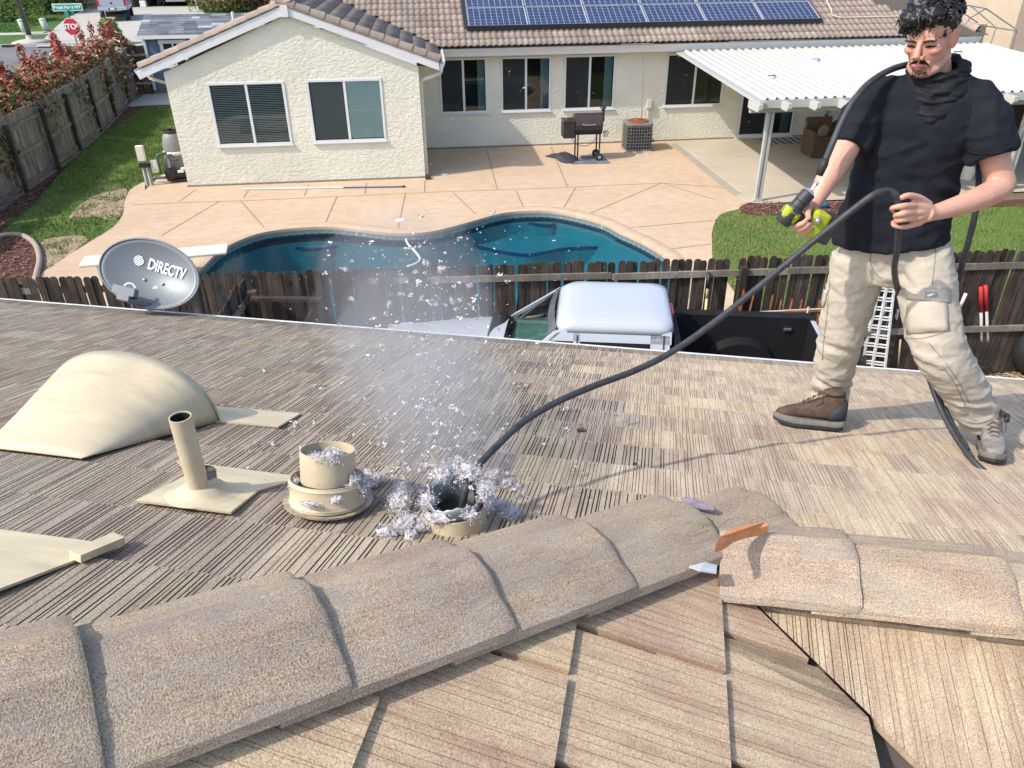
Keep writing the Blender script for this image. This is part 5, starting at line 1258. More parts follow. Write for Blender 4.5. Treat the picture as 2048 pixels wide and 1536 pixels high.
# --- far slope: courses measured from the eave up
VB = [5.385, 5.215, 5.04, 4.855, 4.672, 4.48, 4.29, 4.075, 3.855, 3.625, 3.375, 3.115, 2.845, 2.56, 2.265, 1.96, 1.64, 1.31, .97]
CH = V((0, HOFF*-1, 0))
for i, v in enumerate(VB):
    ex = v-(VB[i+1] if i+1 < len(VB) else v-.34)
    offs = (.651+.0 if i % 2 else .651-.18)+rnd.uniform(-.03, .03)
    for k in range(-18, 11):
        u = offs+k*TW
        o = dn1*v-N1+V((u, 0, 0))
        Y0, Yu = o.y, o.y-ex
        if u < -5.9 or u > 4.4: continue
        hipY = (u if u < XJ else XJ)-HOFF
        if Y0 < hipY-.25: continue
        cuts = []
        if Yu-.1 < hipY+.22:
            if u-TW/2 < XJ: cuts.append(((0, -HOFF+.02, 0), V((1, -1, 0))))
            else: cuts.append(((0, YR+.01, 0), V((0, -1, 0))))
        g = min(1, max(0, (u+1.0)/1.9+rnd.uniform(-.16, .16)))             # grey-mauve to golden tan
        worn = rnd.random()
        if g > .75 and worn < .5: me = rnd.choice(TILES_S); colr = (.50, .405, .285)
        elif g > .45: me = rnd.choice(TILES_B); colr = (.47, .385, .28)
        elif g > .2: me = rnd.choice(TILES_A if worn < .6 else TILES_B); colr = (.40, .335, .25)
        else: me = rnd.choice(TILES_A); colr = (.315, .27, .208)
        if i == 0: colr = tuple(x*.72 for x in colr)
        o = o+N1*.004
        # pipe flashing cut-out: no tile over the boot
        put_tile(me, o, V((-1, 0, 0)), -dn1, N1, colr, cuts)
# --- right-hand near slope
VAL = ((XJ, YR, 0), V((1, 1, 0)))
for dn, s0 in ((1.115, 1.53), (.731, 1.379), (.333, 1.209), (-.057, 1.0), (-.45, 1.1)):
    for k in range(-4, 4):
        y = s0+(k+.5)*.385
        o = dn2*dn-N2*D2+V((0, y, 0))+N2*.004
        cuts = [((0, -HOFF-.02, 0), V((-1, 1, 0)))]
        if o.x+y > XJ+YR-.5: cuts.append((V((XJ, YR, 0))+V((-.004, -.004, 0)), V((1, 1, 0))))
        if y > o.x-HOFF+.5: continue
        put_tile(rnd.choice(TILES_C), o, V((0, 1, 0))*1.0, -dn2, N2, (.45, .345, .235), cuts, .06)
for s_ in TILES_C: pass
# --- lower near slope
for v, s0 in ((-.72, .651), (-.31, .47), (-1.10, .47)):
    for k in range(-2, 5):
        x = s0+(k+.5)*TW
        o = V((x, -v*CP+S3*SP, -v*SP-S3*CP))+N3*.004
        cuts = [(V((XJ, YR, 0))+V((.006, .006, 0)), V((-1, -1, 0))), ((0, YR, 0), V((0, 1, 0)))]
        put_tile(TILES_B[k % 4] if k == -1 else rnd.choice(TILES_S), o, V((1, 0, 0)), -dn3, N3, (.415, .335, .225), cuts, .04)
if field:
    bm = bmesh.new()
    for me, mw in field:
        b0 = len(bm.verts); t_ = bmesh.new(); t_.from_mesh(me); t_.transform(mw)
        tmp = bpy.data.meshes.new('tmp'); t_.to_mesh(tmp); t_.free(); bm.from_mesh(tmp); bpy.data.meshes.remove(tmp)
    me = bpy.data.meshes.new('roof_tile_field'); bm.to_mesh(me); bm.free(); me.materials.append(M_tile); me.materials.append(M_groove)
    o = link('roof_tile_field', me, roof); o['kind'] = 'stuff'; o.color = (.34, .26, .18, 1)
# --- decking under the tiles and the walls below
mb = MB(); e = .02
def P1(x, y): return (x, y, z1(x, y)-e)
def P2(x, y): return (x, y, z2(x, y)-e)
def P3_(x, y): return (x, y, z3(x, y)-e)
YE = 5.385*CP-SP
mb.add([P1(-6, YE-.04), P1(4.6, YE-.04), P1(4.6, YR), P1(XJ, YR), P1(-3.2, -3.2-HOFF), P1(-6, -3.2-HOFF)], [(0, 1, 2, 3, 4, 5)])
mb.add([P2(XJ, YR), P2(-3.2, -3.2-HOFF), P2(-1.0, -3.2-HOFF), P2(XJ+YR+1.0, -1.0)], [(0, 1, 2, 3)])
mb.add([P3_(XJ, YR), P3_(XJ+YR+1.0, -1.0), P3_(4.6, -1.0), P3_(4.6, YR)], [(0, 1, 2, 3)])
mb.build('roof_deck', M_under, roof)
ze = z1(0, YE)
mb = MB(); mb.box((-.7, YE+.012, ze-.055), (10.6, .025, .14))
mb.build('fascia', M_fascia, roof)
mb = MB(); mb.box((-.7, YE+.045, ze+.012), (10.6, .05, .012)); mb.box((-.7, YE+.07, ze-.01), (10.6, .008, .05))
mb.build('drip_edge', plain('drip_edge_metal', (.62, .63, .62), .5, .1, .5, .15, 30), roof)
mb = MB(); mb.box((-.7, YE-.62, -H/2+ze/2-.12), (9.6, .15, H+ze-.26))
mb.build('wall', M_stucco2, roof)

# --- hip and ridge caps
def cap_mesh(name, L, hw, prof_h, edge, tilt, seed, roundend=False):
    r_ = random.Random(seed); t_ = .024
    prof = [(-hw, edge), (-hw+.006, edge+.022), (-hw*.82, edge+.022+(prof_h-edge-.022)*.27), (-hw*.56, edge+(prof_h-edge)*.60), (-hw*.36, edge+(prof_h-edge)*.86), (-hw*.24, prof_h*.985), (hw*.24, prof_h), (hw*.36, edge+(prof_h-edge)*.88), (hw*.56, edge+(prof_h-edge)*.60), (hw*.82, edge+.022+(prof_h-edge-.022)*.27), (hw-.006, edge+.022), (hw, edge)]
    inner = [(x*.9, z-t_) for x, z in reversed(prof[1:-1])]
    ring = prof+inner
    rings = []
    ys = [0, .006, .012, .04]+[.04+(L-.04)*(k+1)/10 for k in range(10)]
    for y in ys:
        k = {0: .955, .006: .985, .012: 1.0}.get(y, 1.0)
        cx = 1.0 if y > .03 else (1.0-.025*(1-y/.03))
        rings.append([V((x*cx+r_.uniform(-.0012, .0012), y, z*k-(0 if k == 1 else 0)+tilt*(1-y/L)+r_.uniform(-.001, .001))) for x, z in ring])
    mb = MB(); mb.loft(rings); return mb.mesh(name, M_cap)
caph = [(.723-.33, .36), (.723, .33), (1.035, .33), (1.32, .31), (1.59, .31), (1.874, .31)]
hipdir = V((1, 1, -TP)).normalized()
for i, (Yend, _l) in enumerate([(.40, 0), (.735, 0), (1.045, 0), (1.33, 0), (1.60, 0), (1.872, 0), (2.10, 0)]):
    L = .56 if i else .9
    shf = (.075, .07, .055, .045, .035, .02, .0)[i]
    hh = (.150, .142, .130, .120, .110, .100, .084)[i]
    me = cap_mesh('ridge_cap', L, (.150+shf) if i < 6 else .13, hh, .03, .022, 300+i)
    for vtx in me.vertices: pass
    o = V((Yend+HOFF-shf*.707, Yend+shf*.707, z1(0, Yend)-.22*shf*.5))
    yax = -hipdir; xax = yax.cross(V((1, 1, 0)).normalized().cross(UP).cross(V((1, 1, 0)).normalized())) if False else V((1, -1, 0)).normalized()
    zax = xax.cross(yax).normalized()
    if zax.z < 0: xax = -xax; zax = xax.cross(yax)
    c = link('ridge_cap', me, roof, mw=frame(o, xax, yax, zax)); tint(c, (.385, .305, .215), .06)
    autosmooth(c, 24)
for i, Xe in enumerate((.632, 1.035, 1.44, 1.85, 2.26, 2.67)):
    me = cap_mesh('ridge_cap', .375 if i == 0 else .53, .168, .095, .012, .02, 330+i)
    o = V((Xe, YR-.06, -1.634)); yax = V((-1, 0, 0)); xax = V((0, 1, 0)); zax = xax.cross(yax)
    if zax.z < 0: xax = -xax; zax = xax.cross(yax)
    c = link('ridge_cap', me, roof, mw=frame(o, xax, yax, zax)); tint(c, (.45, .355, .25), .04); autosmooth(c, 24)
# ================================================================== ROOF FITTINGS
def on_roof(name, label, cat, x, y, group=None):
    return thing(name, label, cat, RW(x, y, z1(x, y)), RR, group)
def rp_(x, y, h, ox, oy):                      # point at height h over the slope, local to a fitting at (ox, oy)
    return V((x-ox, y-oy+h*SP*0, z1(x, y)-z1(ox, oy)+h))
def flash_mat():
    t = NT('brushed_flashing'); c = t.coord('Object')
    n1 = t.noise(t.mapv(c, (2.2, 9, 4), (0, 0, .6)), 1.0, 5, .65); n2 = t.noise(c, 3.2, 3, .5)
    cc = t.ramp(n1, [(.32, (.42, .345, .225)), (.5, (.53, .44, .29)), (.68, (.66, .54, .34))])
    cc = t.mix(t.ramp(n2, [(.42, (0, 0, 0)), (.6, (.55, .55, .55))]), cc, (.43, .375, .27))
    sp = t.ramp(t.noise(c, 90, 2, .5), [(.70, (0, 0, 0)), (.74, (.5, .5, .5))]); cc = t.mix(sp, cc, (.2, .16, .1))
    return t.fin(cc, .5, t.bump(n1, .05, .01), 0, .35)
M_fl = flash_mat()
# big hooded vent
hv = on_roof('hood_vent', 'large curved cream metal hood vent at the left of the roof', 'roof vent', -2.2, 2.2)
mb = MB(); rings = []; NS, NK = 12, 22
for i in range(NS+1):
    s_ = i/NS; y = 1.90+.55*s_; xl = -2.37-.17*s_; xr = -1.945+.195*s_; c_ = (xl+xr)/2; w_ = (xr-xl)/2; h_ = .30*(.82*s_+.18*math.sin(math.pi/2*s_))
    r_ = []
    for k in range(NK+1):
        a = math.pi*(1-k/NK); ca = math.cos(a); sa = max(0, math.sin(a))**.9
        r_.append(rp_(c_+w_*ca, y, .045+h_*sa, -2.2, 2.2))
    rings.append(r_)
mb.loft(rings, caps=False, closed=False); o = mb.build('hood', M_fl, hv, True)
so_ = o.modifiers.new('thickness', 'SOLIDIFY'); so_.thickness = .006
mb = MB(); rg_ = [rings[-1][k]+V((0, -.012, -.004)) for k in range(NK+1)]; mb.add(rg_, [tuple(range(NK+1))]); mb.build('louvre_screen', M_blackm, hv)
def flat_sheet(name, pts, h, m_, par, ox, oy, th=.008):
    mb = MB(); n = len(pts); A = [rp_(x, y, h, ox, oy) for x, y in pts]; B = [rp_(x, y, h-th, ox, oy) for x, y in pts]
    mb.add(A+B, [tuple(range(n)), tuple(range(2*n-1, n-1, -1))]+[(k, k+n, (k+1) % n+n, (k+1) % n) for k in range(n)]); return mb.build(name, m_, par)
flat_sheet('base_flashing', [(-1.80, 2.425), (-1.485, 2.44), (-1.489, 2.65), (-1.85, 2.63), (-2.6, 2.66), (-2.6, 2.5)], .050, M_fl, hv, -2.2, 2.2)
# plumbing pipe
pv = on_roof('vent_pipe', 'cream painted plumbing vent pipe standing in a lead boot on the roof', 'vent pipe', -1.36, 1.715)
zt = .345
mb = MB(); mb.lathe([(.033, -.03), (.033, zt), (.0295, zt), (.0295, .02)], n=20); mb.build('pipe', M_fl, pv, smooth='auto')
mb = MB(); mb.lathe([(.0293, zt-.004), (.0285, zt-.02), (.0285, .05), (0, .05)], n=16); mb.build('bore', M_blackm, pv)
MN = Matrix(((1, 0, 0), (0, CP, SP), (0, -SP, CP)))
mb = MB(); mb.lathe([(.125, .046), (.10, .052), (.082, .058), (.078, .064), (.066, .070), (.062, .078), (.045, .082), (.043, .10), (.033, .112)], n=24, M=MN); mb.build('lead_boot', M_fl, pv, True)
mb = MB(); mb.lathe([(.041, .098), (.0415, .118), (.0375, .128), (.034, .130)], n=20, M=MN); mb.build('sealant_collar', plain('grey_sealant', (.20, .18, .155), .9, 0, .2, .3, 30, .4, 60), pv, True)
flat_sheet('base_flashing', [(-1.52, 1.62), (-1.20, 1.62), (-1.21, 1.80), (-1.12, 1.95), (-1.62, 1.965), (-1.58, 1.93), (-1.50, 1.90)], .050, M_fl, pv, -1.36, 1.715)
# the loose double ring
lr_ = on_roof('loose_vent', 'loose tan double-ring vent cap full of lint lying on the roof', 'vent cap', -.955, 1.755)
def ring(par, name, r0, h0, h1, m_, ri=None, bead=True):
    pr = [(r0, h0), (r0, h0+.006), (r0+.003, h0+.010), (r0, h0+.014), (r0, h1-.016), (r0+.0035, h1-.011), (r0, h1-.006), (r0, h1), (r0-.0035, h1), (r0-.0035, h0)] if bead else [(r0, h0), (r0+.002, h1), (r0-.002, h1), (r0-.0035, h0)]
    mb = MB(); mb.lathe(pr, n=36, M=MN); return mb.build(name, m_, par, smooth='auto')
mb = MB(); rr3 = random.Random(5); rings = []
for r0, h0 in ((.09, .046), (.125, .043), (.137, .048), (.140, .055), (.134, .052), (.1, .051)):
    rings.append([MN @ V((r0*math.cos(a)*(1+.015*math.sin(3*a)), r0*math.sin(a)*(1+.01*math.sin(2*a+1)), h0+.004*math.sin(2*a+.5))) for a in [2*math.pi*k/36 for k in range(36)]])
mb.loft(rings, caps=False)
def plate_mat():
    t = NT('flaking_plate'); c = t.coord('Object'); n1 = t.noise(c, 16, 4, .6)
    return t.fin(t.ramp(n1, [(.44, (.40, .46, .48)), (.48, (.28, .25, .20)), (.58, (.50, .42, .28))]), .5, t.bump(n1, .3, .004), .1, .4)
M_plate = plate_mat(); mb.build('base_plate', M_plate, lr_, smooth='auto')
ring(lr_, 'outer_ring', .1165, .052, .135, M_fl); ring(lr_, 'inner_ring', .083, .125, .225, M_fl, bead=False)
mb = MB(); mb.lathe([(0, .11), (.112, .115)], n=30, M=MN); mb.lathe([(0, .19), (.079, .195)], n=30, M=MN); mb.build('lint_bed', plain('dark_lint', (.13, .12, .13), .95, 0, .1, .4, 40, .8, 60), lr_)
# lint
def lint_mat(name, a, b):
    t = NT(name); c = t.coord('Object'); n1 = t.noise(c, 60, 3, .6)
    t.b.inputs['Subsurface Weight'].default_value = 0.0
    return t.fin(t.ramp(n1, [(.35, a), (.65, b)]), 1.0, None, 0, .05)
M_lint = [lint_mat('grey_lint', (.36, .345, .34), (.48, .46, .455)), lint_mat('pale_lint', (.58, .56, .55), (.70, .68, .67)), lint_mat('mauve_lint', (.42, .38, .395), (.53, .485, .50))]
def fluff_mesh(blobs, n, seed, sz=.0036, wts=(1, 1.2, .9)):
    r_ = random.Random(seed); mb = MB(); vol = [b[3]*b[4]*b[5] for b in blobs]
    for b in blobs:
        nu, nv = 11, 8; i0 = len(mb.v)
        for i in range(nv+1):
            a = -math.pi/2+math.pi*i/nv
            for k in range(nu):
                u = V((math.cos(a)*math.cos(2*math.pi*k/nu), math.cos(a)*math.sin(2*math.pi*k/nu), math.sin(a))); q = .55+.3*noise.noise(u*2.6+V((seed, b[0]*40, 0)))
                mb.v.append((b[0]+u.x*b[3]*q, b[1]+u.y*b[4]*q, b[2]+u.z*b[5]*q))
        for i in range(nv):
            for k in range(nu): mb.f.append((i0+i*nu+k, i0+i*nu+(k+1) % nu, i0+(i+1)*nu+(k+1) % nu, i0+(i+1)*nu+k)); mb.m.append(r_.choices((0, 1, 2), wts)[0])
    for j in range(n):
        b = r_.choices(blobs, vol)[0]; u = V((r_.gauss(0, 1), r_.gauss(0, 1), r_.gauss(0, 1))).normalized(); q = (.72+.5*noise.noise(u*2.6+V((seed, b[0]*40, 0)))+.25*noise.noise(u*6+V((seed, b[1]*40, 3))))*r_.uniform(.75, 1.18)
        c = V((b[0]+u.x*b[3]*q, b[1]+u.y*b[4]*q, b[2]+u.z*b[5]*q)); d = V((r_.gauss(0, 1), r_.gauss(0, 1), r_.gauss(0, 1))).normalized()
        e = d.cross(u+V((.01, .02, 0))).normalized(); s_ = sz*r_.uniform(.5, 1.8); w_ = s_*r_.uniform(.14, .34)
        mb.add([c-d*s_, c-e*w_, c+d*s_+u*s_*.5, c+e*w_], [(0, 1, 2, 3)], r_.choices((0, 1, 2), wts)[0])
    return mb.mesh('lint', M_lint)
def clump(px, py, h, s_, label, seed, flat=.55, elong=1.0, n=420, name='lint_clump', on=RFW, group='lint clumps lying on the roof'):
    p = on(px, py, h); r_ = random.Random(seed); bl = []
    for k in range(5):
        a = r_.uniform(0, 6.3); rr_ = r_.uniform(0, .75)*s_
        bl.append((rr_*math.cos(a)*elong, rr_*math.sin(a), r_.uniform(0, .25)*s_, s_*r_.uniform(.35, .6), s_*r_.uniform(.35, .6), s_*flat*r_.uniform(.5, .85)))
    o = link(name, fluff_mesh(bl, n, seed), None, loc=p, rot=(0, 0, r_.uniform(0, 3))); return tag(o, label, 'lint', group)
inl = fluff_mesh([(.01, -.0, .225, .035, .03, .03), (.045, .01, .235, .035, .035, .035), (-.03, .03, .205, .03, .025, .02)], 1600, 31); o = link('inner_lint', inl, lr_)
inl = fluff_mesh([(-.09, -.01, .128, .022, .04, .014), (.0, -.098, .128, .05, .014, .012), (.07, -.06, .13, .03, .03, .014), (.10, .02, .14, .025, .04, .03), (.12, .04, .11, .03, .05, .035)], 2400, 32); link('ring_lint', inl, lr_)
# burst vent stub
sb = on_roof('burst_vent', 'torn metal vent stub packed with lint, black cable pushed into it', 'roof vent', -.535, 1.765)
mb = MB(); mb.lathe([(.102, -.01), (.098, .03), (.088, .105), (.0855, .105), (.094, .0)], n=36); mb.build('outer_collar', M_fl, sb, smooth='auto')
mb = MB(); rings = []; r5 = random.Random(8)
tops = [.145+.008*math.sin(k*.7)+r5.uniform(-.008, .008)+(.02 if 8 < k < 20 else 0) for k in range(36)]
for f in (0, .5, .8, 1.0):
    rings.append([V(((.070+.012*f+.008*math.sin(5*2*math.pi*k/36)*f)*math.cos(2*math.pi*k/36), (.070+.012*f)*math.sin(2*math.pi*k/36), .06+(tops[k]-.06)*f)) for k in range(36)])
mb.loft(rings, caps=False); o = mb.build('torn_sleeve', M_galv, sb, smooth='auto'); s2_ = o.modifiers.new('thickness', 'SOLIDIFY'); s2_.thickness = .003
for a, ln, cw in ((2.2, .05, .012), (2.9, .04, .014)):
    c, s_ = math.cos(a), math.sin(a); e = V((-s_, c, 0))*cw; b_ = V((.088*c, .088*s_, .10)); t_ = b_+V((c*ln*.8, s_*ln*.8, -ln*.35)); mb = MB()
    mb.add([b_-e, b_+e, t_+e*.5, t_-e*.3], [(0, 1, 2, 3)]); o = mb.build('torn_tab', M_galv, sb); q = o.modifiers.new('thickness', 'SOLIDIFY'); q.thickness = .002
mb = MB(); mb.lathe([(0, .07), (.07, .072)], n=20); mb.build('dark_throat', M_blackm, sb)
mb = MB(); b_ = V((-.04, .06, .15)); mb.bar(b_, b_+V((-.055, .03, .085)), .016, .003); mb.build('bent_strip', M_fl, sb)
inl = fluff_mesh([(-.075, -.03, .13, .04, .04, .045), (-.03, -.085, .115, .06, .025, .03), (.06, -.055, .12, .04, .03, .035), (.03, .07, .175, .06, .04, .055), (-.05, .07, .16, .05, .04, .05), (.095, .02, .14, .035, .05, .05)], 4200, 33); link('lint_lining', inl, sb)
CL = [(800, 1012, .045, .062, 'fluffy mauve lint clump against the left side of the torn vent stub', 1.0), (806, 1065, .03, .062, 'wide pale lint clump in front of the hip caps, left of the torn stub', 1.5), (985, 975, .03, .058, 'mauve lint clump behind the torn stub, right of the cable', 1.4), (1000, 1025, .03, .062, 'dark grey lint clump at the right side of the torn stub', 1.0), (758, 963, .02, .03, 'rounded lint clump just right of the loose vent cap', 1.2), (735, 975, .03, .045, 'lint spilling off the right rim of the loose vent cap', 1.0), (806, 978, .02, .030, 'small lint clump between the loose cap and the torn stub', 1.5), (890, 938, .015, .034, 'soft pale lint clump up the slope from the torn stub', 1.5), (850, 935, .015, .022, 'thin lint scrap up the slope from the torn stub', 1.4), (770, 880, .012, .03, 'curled pale lint scrap on the tiles above the loose cap', 1.2), (748, 905, .012, .026, 'C-shaped lint scrap on the tiles above the loose cap', 1.4), (625, 893, .012, .020, 'small lint scrap left of the upper ring of the loose cap', 1.6), (585, 932, .01, .022, 'long thin lint scrap left of the loose cap', 2.2), (1015, 935, .012, .028, 'flat lint scrap right of the cable foot', 2.0), (1000, 910, .012, .03, 'pale lint scrap beside the cable, above the torn stub', 1.6), (1105, 898, .01, .018, 'white lint tuft on the tan tiles right of the cable', 1.5), (1140, 916, .01, .014, 'smaller white lint tuft on the tan tiles right of the cable', 1.2), (960, 890, .012, .026, 'lint scrap left of the cable halfway up the slope', 1.6), (830, 860, .01, .026, 'pale lint scrap on the tiles above the dust', 1.5), (900, 880, .01, .03, 'mauve lint scrap left of the cable', 1.8), (1040, 1000, .02, .02, 'lint tuft at the far right end of the pile', 1.6), (770, 950, .01, .016, 'tiny lint tuft right of the loose vent cap rim', 1.2)]
for i, (x, y, h, s_, lb, el) in enumerate(CL): clump(x, y, h, s_*1.6, lb, 500+i, .6, el, int(700+s_*30000))
# specks of lint scattered on the tiles, lint flying in the air, dust
def specks(name, n, seed, sampler, smin, smax):
    r_ = random.Random(seed); mb = MB()
    for k in range(n):
        c = sampler(r_); s_ = smin*(smax/smin)**(r_.random()**2.2)
        for j in range(r_.randint(2, 4) if s_ < .006 else r_.randint(5, 12)):
            d = V((r_.gauss(0, 1), r_.gauss(0, 1), r_.gauss(0, .6))).normalized(); e = d.cross(V((r_.gauss(0, 1), r_.gauss(0, 1), r_.gauss(0, 1)))).normalized(); o_ = V((r_.gauss(0, 1), r_.gauss(0, 1), r_.gauss(0, .5)))*s_*.6
            w_ = s_*r_.uniform(.2, .5); mb.add([c+o_-d*s_, c+o_-e*w_, c+o_+d*s_, c+o_+e*w_], [(0, 1, 2, 3)], r_.choices((0, 1, 2), (1, 3, .8))[0])
    return tag(mb.build(name, M_lint), kind='stuff')
def roof_s(r_):
    x = min(1180, max(360, r_.gauss(830, 150))); y = r_.uniform(700, 1010) if r_.random() < .45 else min(1000, max(690, r_.gauss(905, 60)))
    return RFW(x, y, .044)
specks('lint_specks', 620, 71, roof_s, .0025, .011)
def air_s(r_):
    t_ = r_.random()**.8; cx = 905-t_*75+r_.gauss(0, 28+85*t_); cy = 985-t_*520+r_.gauss(0, 30); return AT(cx, cy, 1.9+1.5*t_*r_.random()+r_.uniform(-.15, .35))
specks('flying_lint', 1100, 72, air_s, .0018, .0085)
def air2(r_):
    x = r_.uniform(690, 1500); y = r_.uniform(20, 460) if r_.random() < .8 else r_.uniform(460, 560)
    return AT(x, y, r_.uniform(2.2, 4.2))
specks('drifting_lint', 230, 73, air2, .0016, .0038)
fly = [(880, 540, 'pale lint tuft flying high above the fence over the pool hose'), (938, 573, 'lint tuft flying in front of the fence rail'), (850, 528, 'white lint wisp flying at the end of the pool hose'), (780, 612, 'lint wisp flying low before the dark fence'), (805, 590, 'lint wisp flying above another before the dark fence'), (870, 610, 'lint tuft flying left of the truck windscreen'), (922, 750, 'grey lint tuft flying above the tiles left of the cable'), (765, 780, 'mauve lint tuft floating over the roof tiles'), (975, 765, 'thin lint tuft floating near the cable over the tiles'), (905, 605, 'ragged lint wisp flying above the truck bonnet'), (690, 540, 'bright white lint flake flying over the dark pickets at left'), (830, 545, 'small lint flake flying at the fence top')]
for i, (x, y, lb) in enumerate(fly): clump(x, y, 2.6+.05*i, .017 if i % 3 else .024, lb, 700+i, .9, 1.5, 160, 'flying_lint_tuft', AT, 'lint tufts flying in the air')
def dust_mat(name, d):
    t = NT(name); vp = t.n('ShaderNodeVolumePrincipled'); vp.inputs['Color'].default_value = (.92, .90, .92, 1); vp.inputs['Density'].default_value = d; vp.inputs['Anisotropy'].default_value = .1
    t.l(vp.outputs[0], t.out.inputs['Volume']); t.t.nodes.remove(t.b); return t.m
def dust(px, py, dist, r, d, seed, rot=0):
    mb = MB(); c = AT(px, py, dist); M_ = Matrix.Rotation(rot, 3, 'Y'); mb.ball((0, 0, 0), r, 20, 14, M_)
    mb.v = [tuple(V(v)*(1+.22*noise.noise(V(v)*5+V((seed, 0, 0))))) for v in mb.v]
    return tag(link('dust_cloud', mb.mesh('dust_cloud', dust_mat('dust', d), True), None, loc=c), kind='stuff')
dust(890, 850, 2.25, (.26, .30, .30), .8, 1, -.12); dust(840, 720, 2.6, (.36, .40, .36), .5, 2, -.1); dust(800, 600, 3.0, (.40, .45, .40), .34, 3)
# roof flashing pan in the lower left corner
fp = on_roof('roof_flashing', 'grey-cream metal roof flashing with a folded edge at the lower left corner', 'flashing', -1.6, 1.2)
flat_sheet('pan', [(-2.4, 1.02), (-1.50, .98), (-1.40, 1.26), (-1.375, 1.345), (-2.4, 1.335)], .052, M_fl, fp, -1.6, 1.2)
mb = MB(); mb.bar(rp_(-1.405, 1.245, .062, -1.6, 1.2), rp_(-1.372, 1.365, .062, -1.6, 1.2), .045, .022); mb.build('folded_edge', M_fl, fp)
# mortar and metal scraps at the hip junction
def smear(name, pts, h, m_, label, cat, th=.012):
    P = [RFW(x, y, h+hh) for x, y, hh in pts]; c = sum(P, V())/len(P); n = len(P); mb = MB()
    mb.add([p-c for p in P]+[p-c-UP*th for p in P], [tuple(range(n)), tuple(range(2*n-1, n-1, -1))]+[(k, k+n, (k+1) % n+n, (k+1) % n) for k in range(n)])
    return tag(mb.build(name, m_, None, loc=c), label, cat)
smear('mortar_dab', [(1432, 1088, .16), (1440, 1074, .165), (1458, 1060, .15), (1480, 1052, .14), (1510, 1047, .13), (1530, 1044, .125), (1538, 1051, .12), (1520, 1056, .12), (1495, 1060, .13), (1470, 1068, .14), (1450, 1082, .15)], .0, M_mortar, 'strip of orange mortar between the hip caps and the first ridge cap', 'mortar', .03)
smear('bark_scrap', [(1362, 996, .13), (1372, 993, .132), (1390, 998, .13), (1415, 1006, .125), (1432, 1014, .12), (1428, 1019, .12), (1405, 1016, .122), (1380, 1008, .128)], .0, plain('mauve_putty', (.28, .21, .25), .9, 0, .2, .35, 40), 'mauve-grey scrap stuck on the last hip cap', 'scrap', .006)
smear('metal_scrap', [(1378, 1132, .06), (1410, 1124, .06), (1434, 1130, .05), (1433, 1145, .05), (1400, 1140, .06)], .0, plain('pale_metal_scrap', (.55, .58, .58), .4, .2, .5), 'pale torn metal flashing scrap under the end of the hip caps', 'flashing', .006)
# satellite dish
ft_ = RFW(302, 628, .02); dd = (ft_-EYE).dot(_hf)
dc = AT(298, 547, dd+.02); ds = thing('satellite_dish', 'grey oval satellite dish lettered DIRECTV on a white mast at the roof eave', 'satellite dish', ft_)
m2p = .00405*dd/6.0*1.0
pm2 = ((dc-EYE).dot(_f))/FPX                     # metres per pixel there
a0 = rad(17.5); ex = (_r*math.cos(a0)-_u*math.sin(a0)).normalized()
tocam = (EYE-dc).normalized(); ez = (tocam+UP*.18+_r*(-.12)).normalized(); ez = (ez-ex*ez.dot(ex)).normalized(); ey = ez.cross(ex)
MD = Matrix((ex, ey, ez)).transposed()
ra, rb2 = 101*pm2, 66*pm2*1.03
def D(x, y, z=0): return dc-ft_+ex*x+ey*y+ez*z
M_dish = plain('grey_dish', (.15, .168, .178), .42, .1, .45, .05, 3)
mb = MB(); rings = []
for f in [k/10 for k in range(1, 11)]: rings.append([D(ra*f*math.cos(a), rb2*f*math.sin(a), -.085*(1-f*f)) for a in [2*math.pi*k/48 for k in range(48)]])
mb.loft(rings, caps=False); mb.add(rings[0], [tuple(range(47, -1, -1))]); o = mb.build('reflector', M_dish, ds, True); q = o.modifiers.new('thickness', 'SOLIDIFY'); q.thickness = .004; q.offset = 0
mb = MB(); mb.tube([D(ra*math.cos(a), rb2*math.sin(a), -.002) for a in [2*math.pi*k/48 for k in range(49)]], .009, 6, False); mb.build('rim', M_dish, ds, True)
bowl = lambda x, y: -.085*(1-(x/ra)**2-(y/rb2)**2)
tm_ = text_mesh('DIRECTV', .122*pm2/.0041, M_swh, 'lettering', .001, .003)
xs = [v.co.x for v in tm_.vertices]; sx_ = (82*pm2)/(max(xs)-min(xs)); tx, ty = 24*pm2, 20*pm2
bm = bmesh.new(); bm.from_mesh(tm_); bmesh.ops.triangulate(bm, faces=bm.faces); bmesh.ops.subdivide_edges(bm, edges=bm.edges, cuts=2); bm.to_mesh(tm_); bm.free()
for v in tm_.vertices:
    x, y = v.co.x*sx_+tx, v.co.y*1.0+ty; p = D(x, y, bowl(x, y)+.010+v.co.z); v.co = p
link('lettering', tm_, ds)
gx_, gy2 = -36*pm2, 20.5*pm2; R_ = 10.3*pm2
for k in range(6):
    v0 = -1+k/3+.05; v1 = v0+.21; mb = MB(); P = []
    for i in range(13):
        u = -1+2*i/12
        for vv in (v0, v1): P.append((u*math.sqrt(max(0, 1-min(1, abs(vv))**2)), max(-1, min(1, vv))-.16*math.sin(u*1.6)*(1-vv*vv)))
    pts = []
    for (u, vv) in P:
        L_ = math.hypot(u, vv); u, vv = (u/L_, vv/L_) if L_ > 1 else (u, vv); x, y = gx_+u*R_, gy2+vv*R_; pts.append(D(x, y, bowl(x, y)+.010))
    mb.add(pts, [(2*i, 2*i+2, 2*i+3, 2*i+1) for i in range(12)]); mb.build('logo_stripe', M_swh, ds)
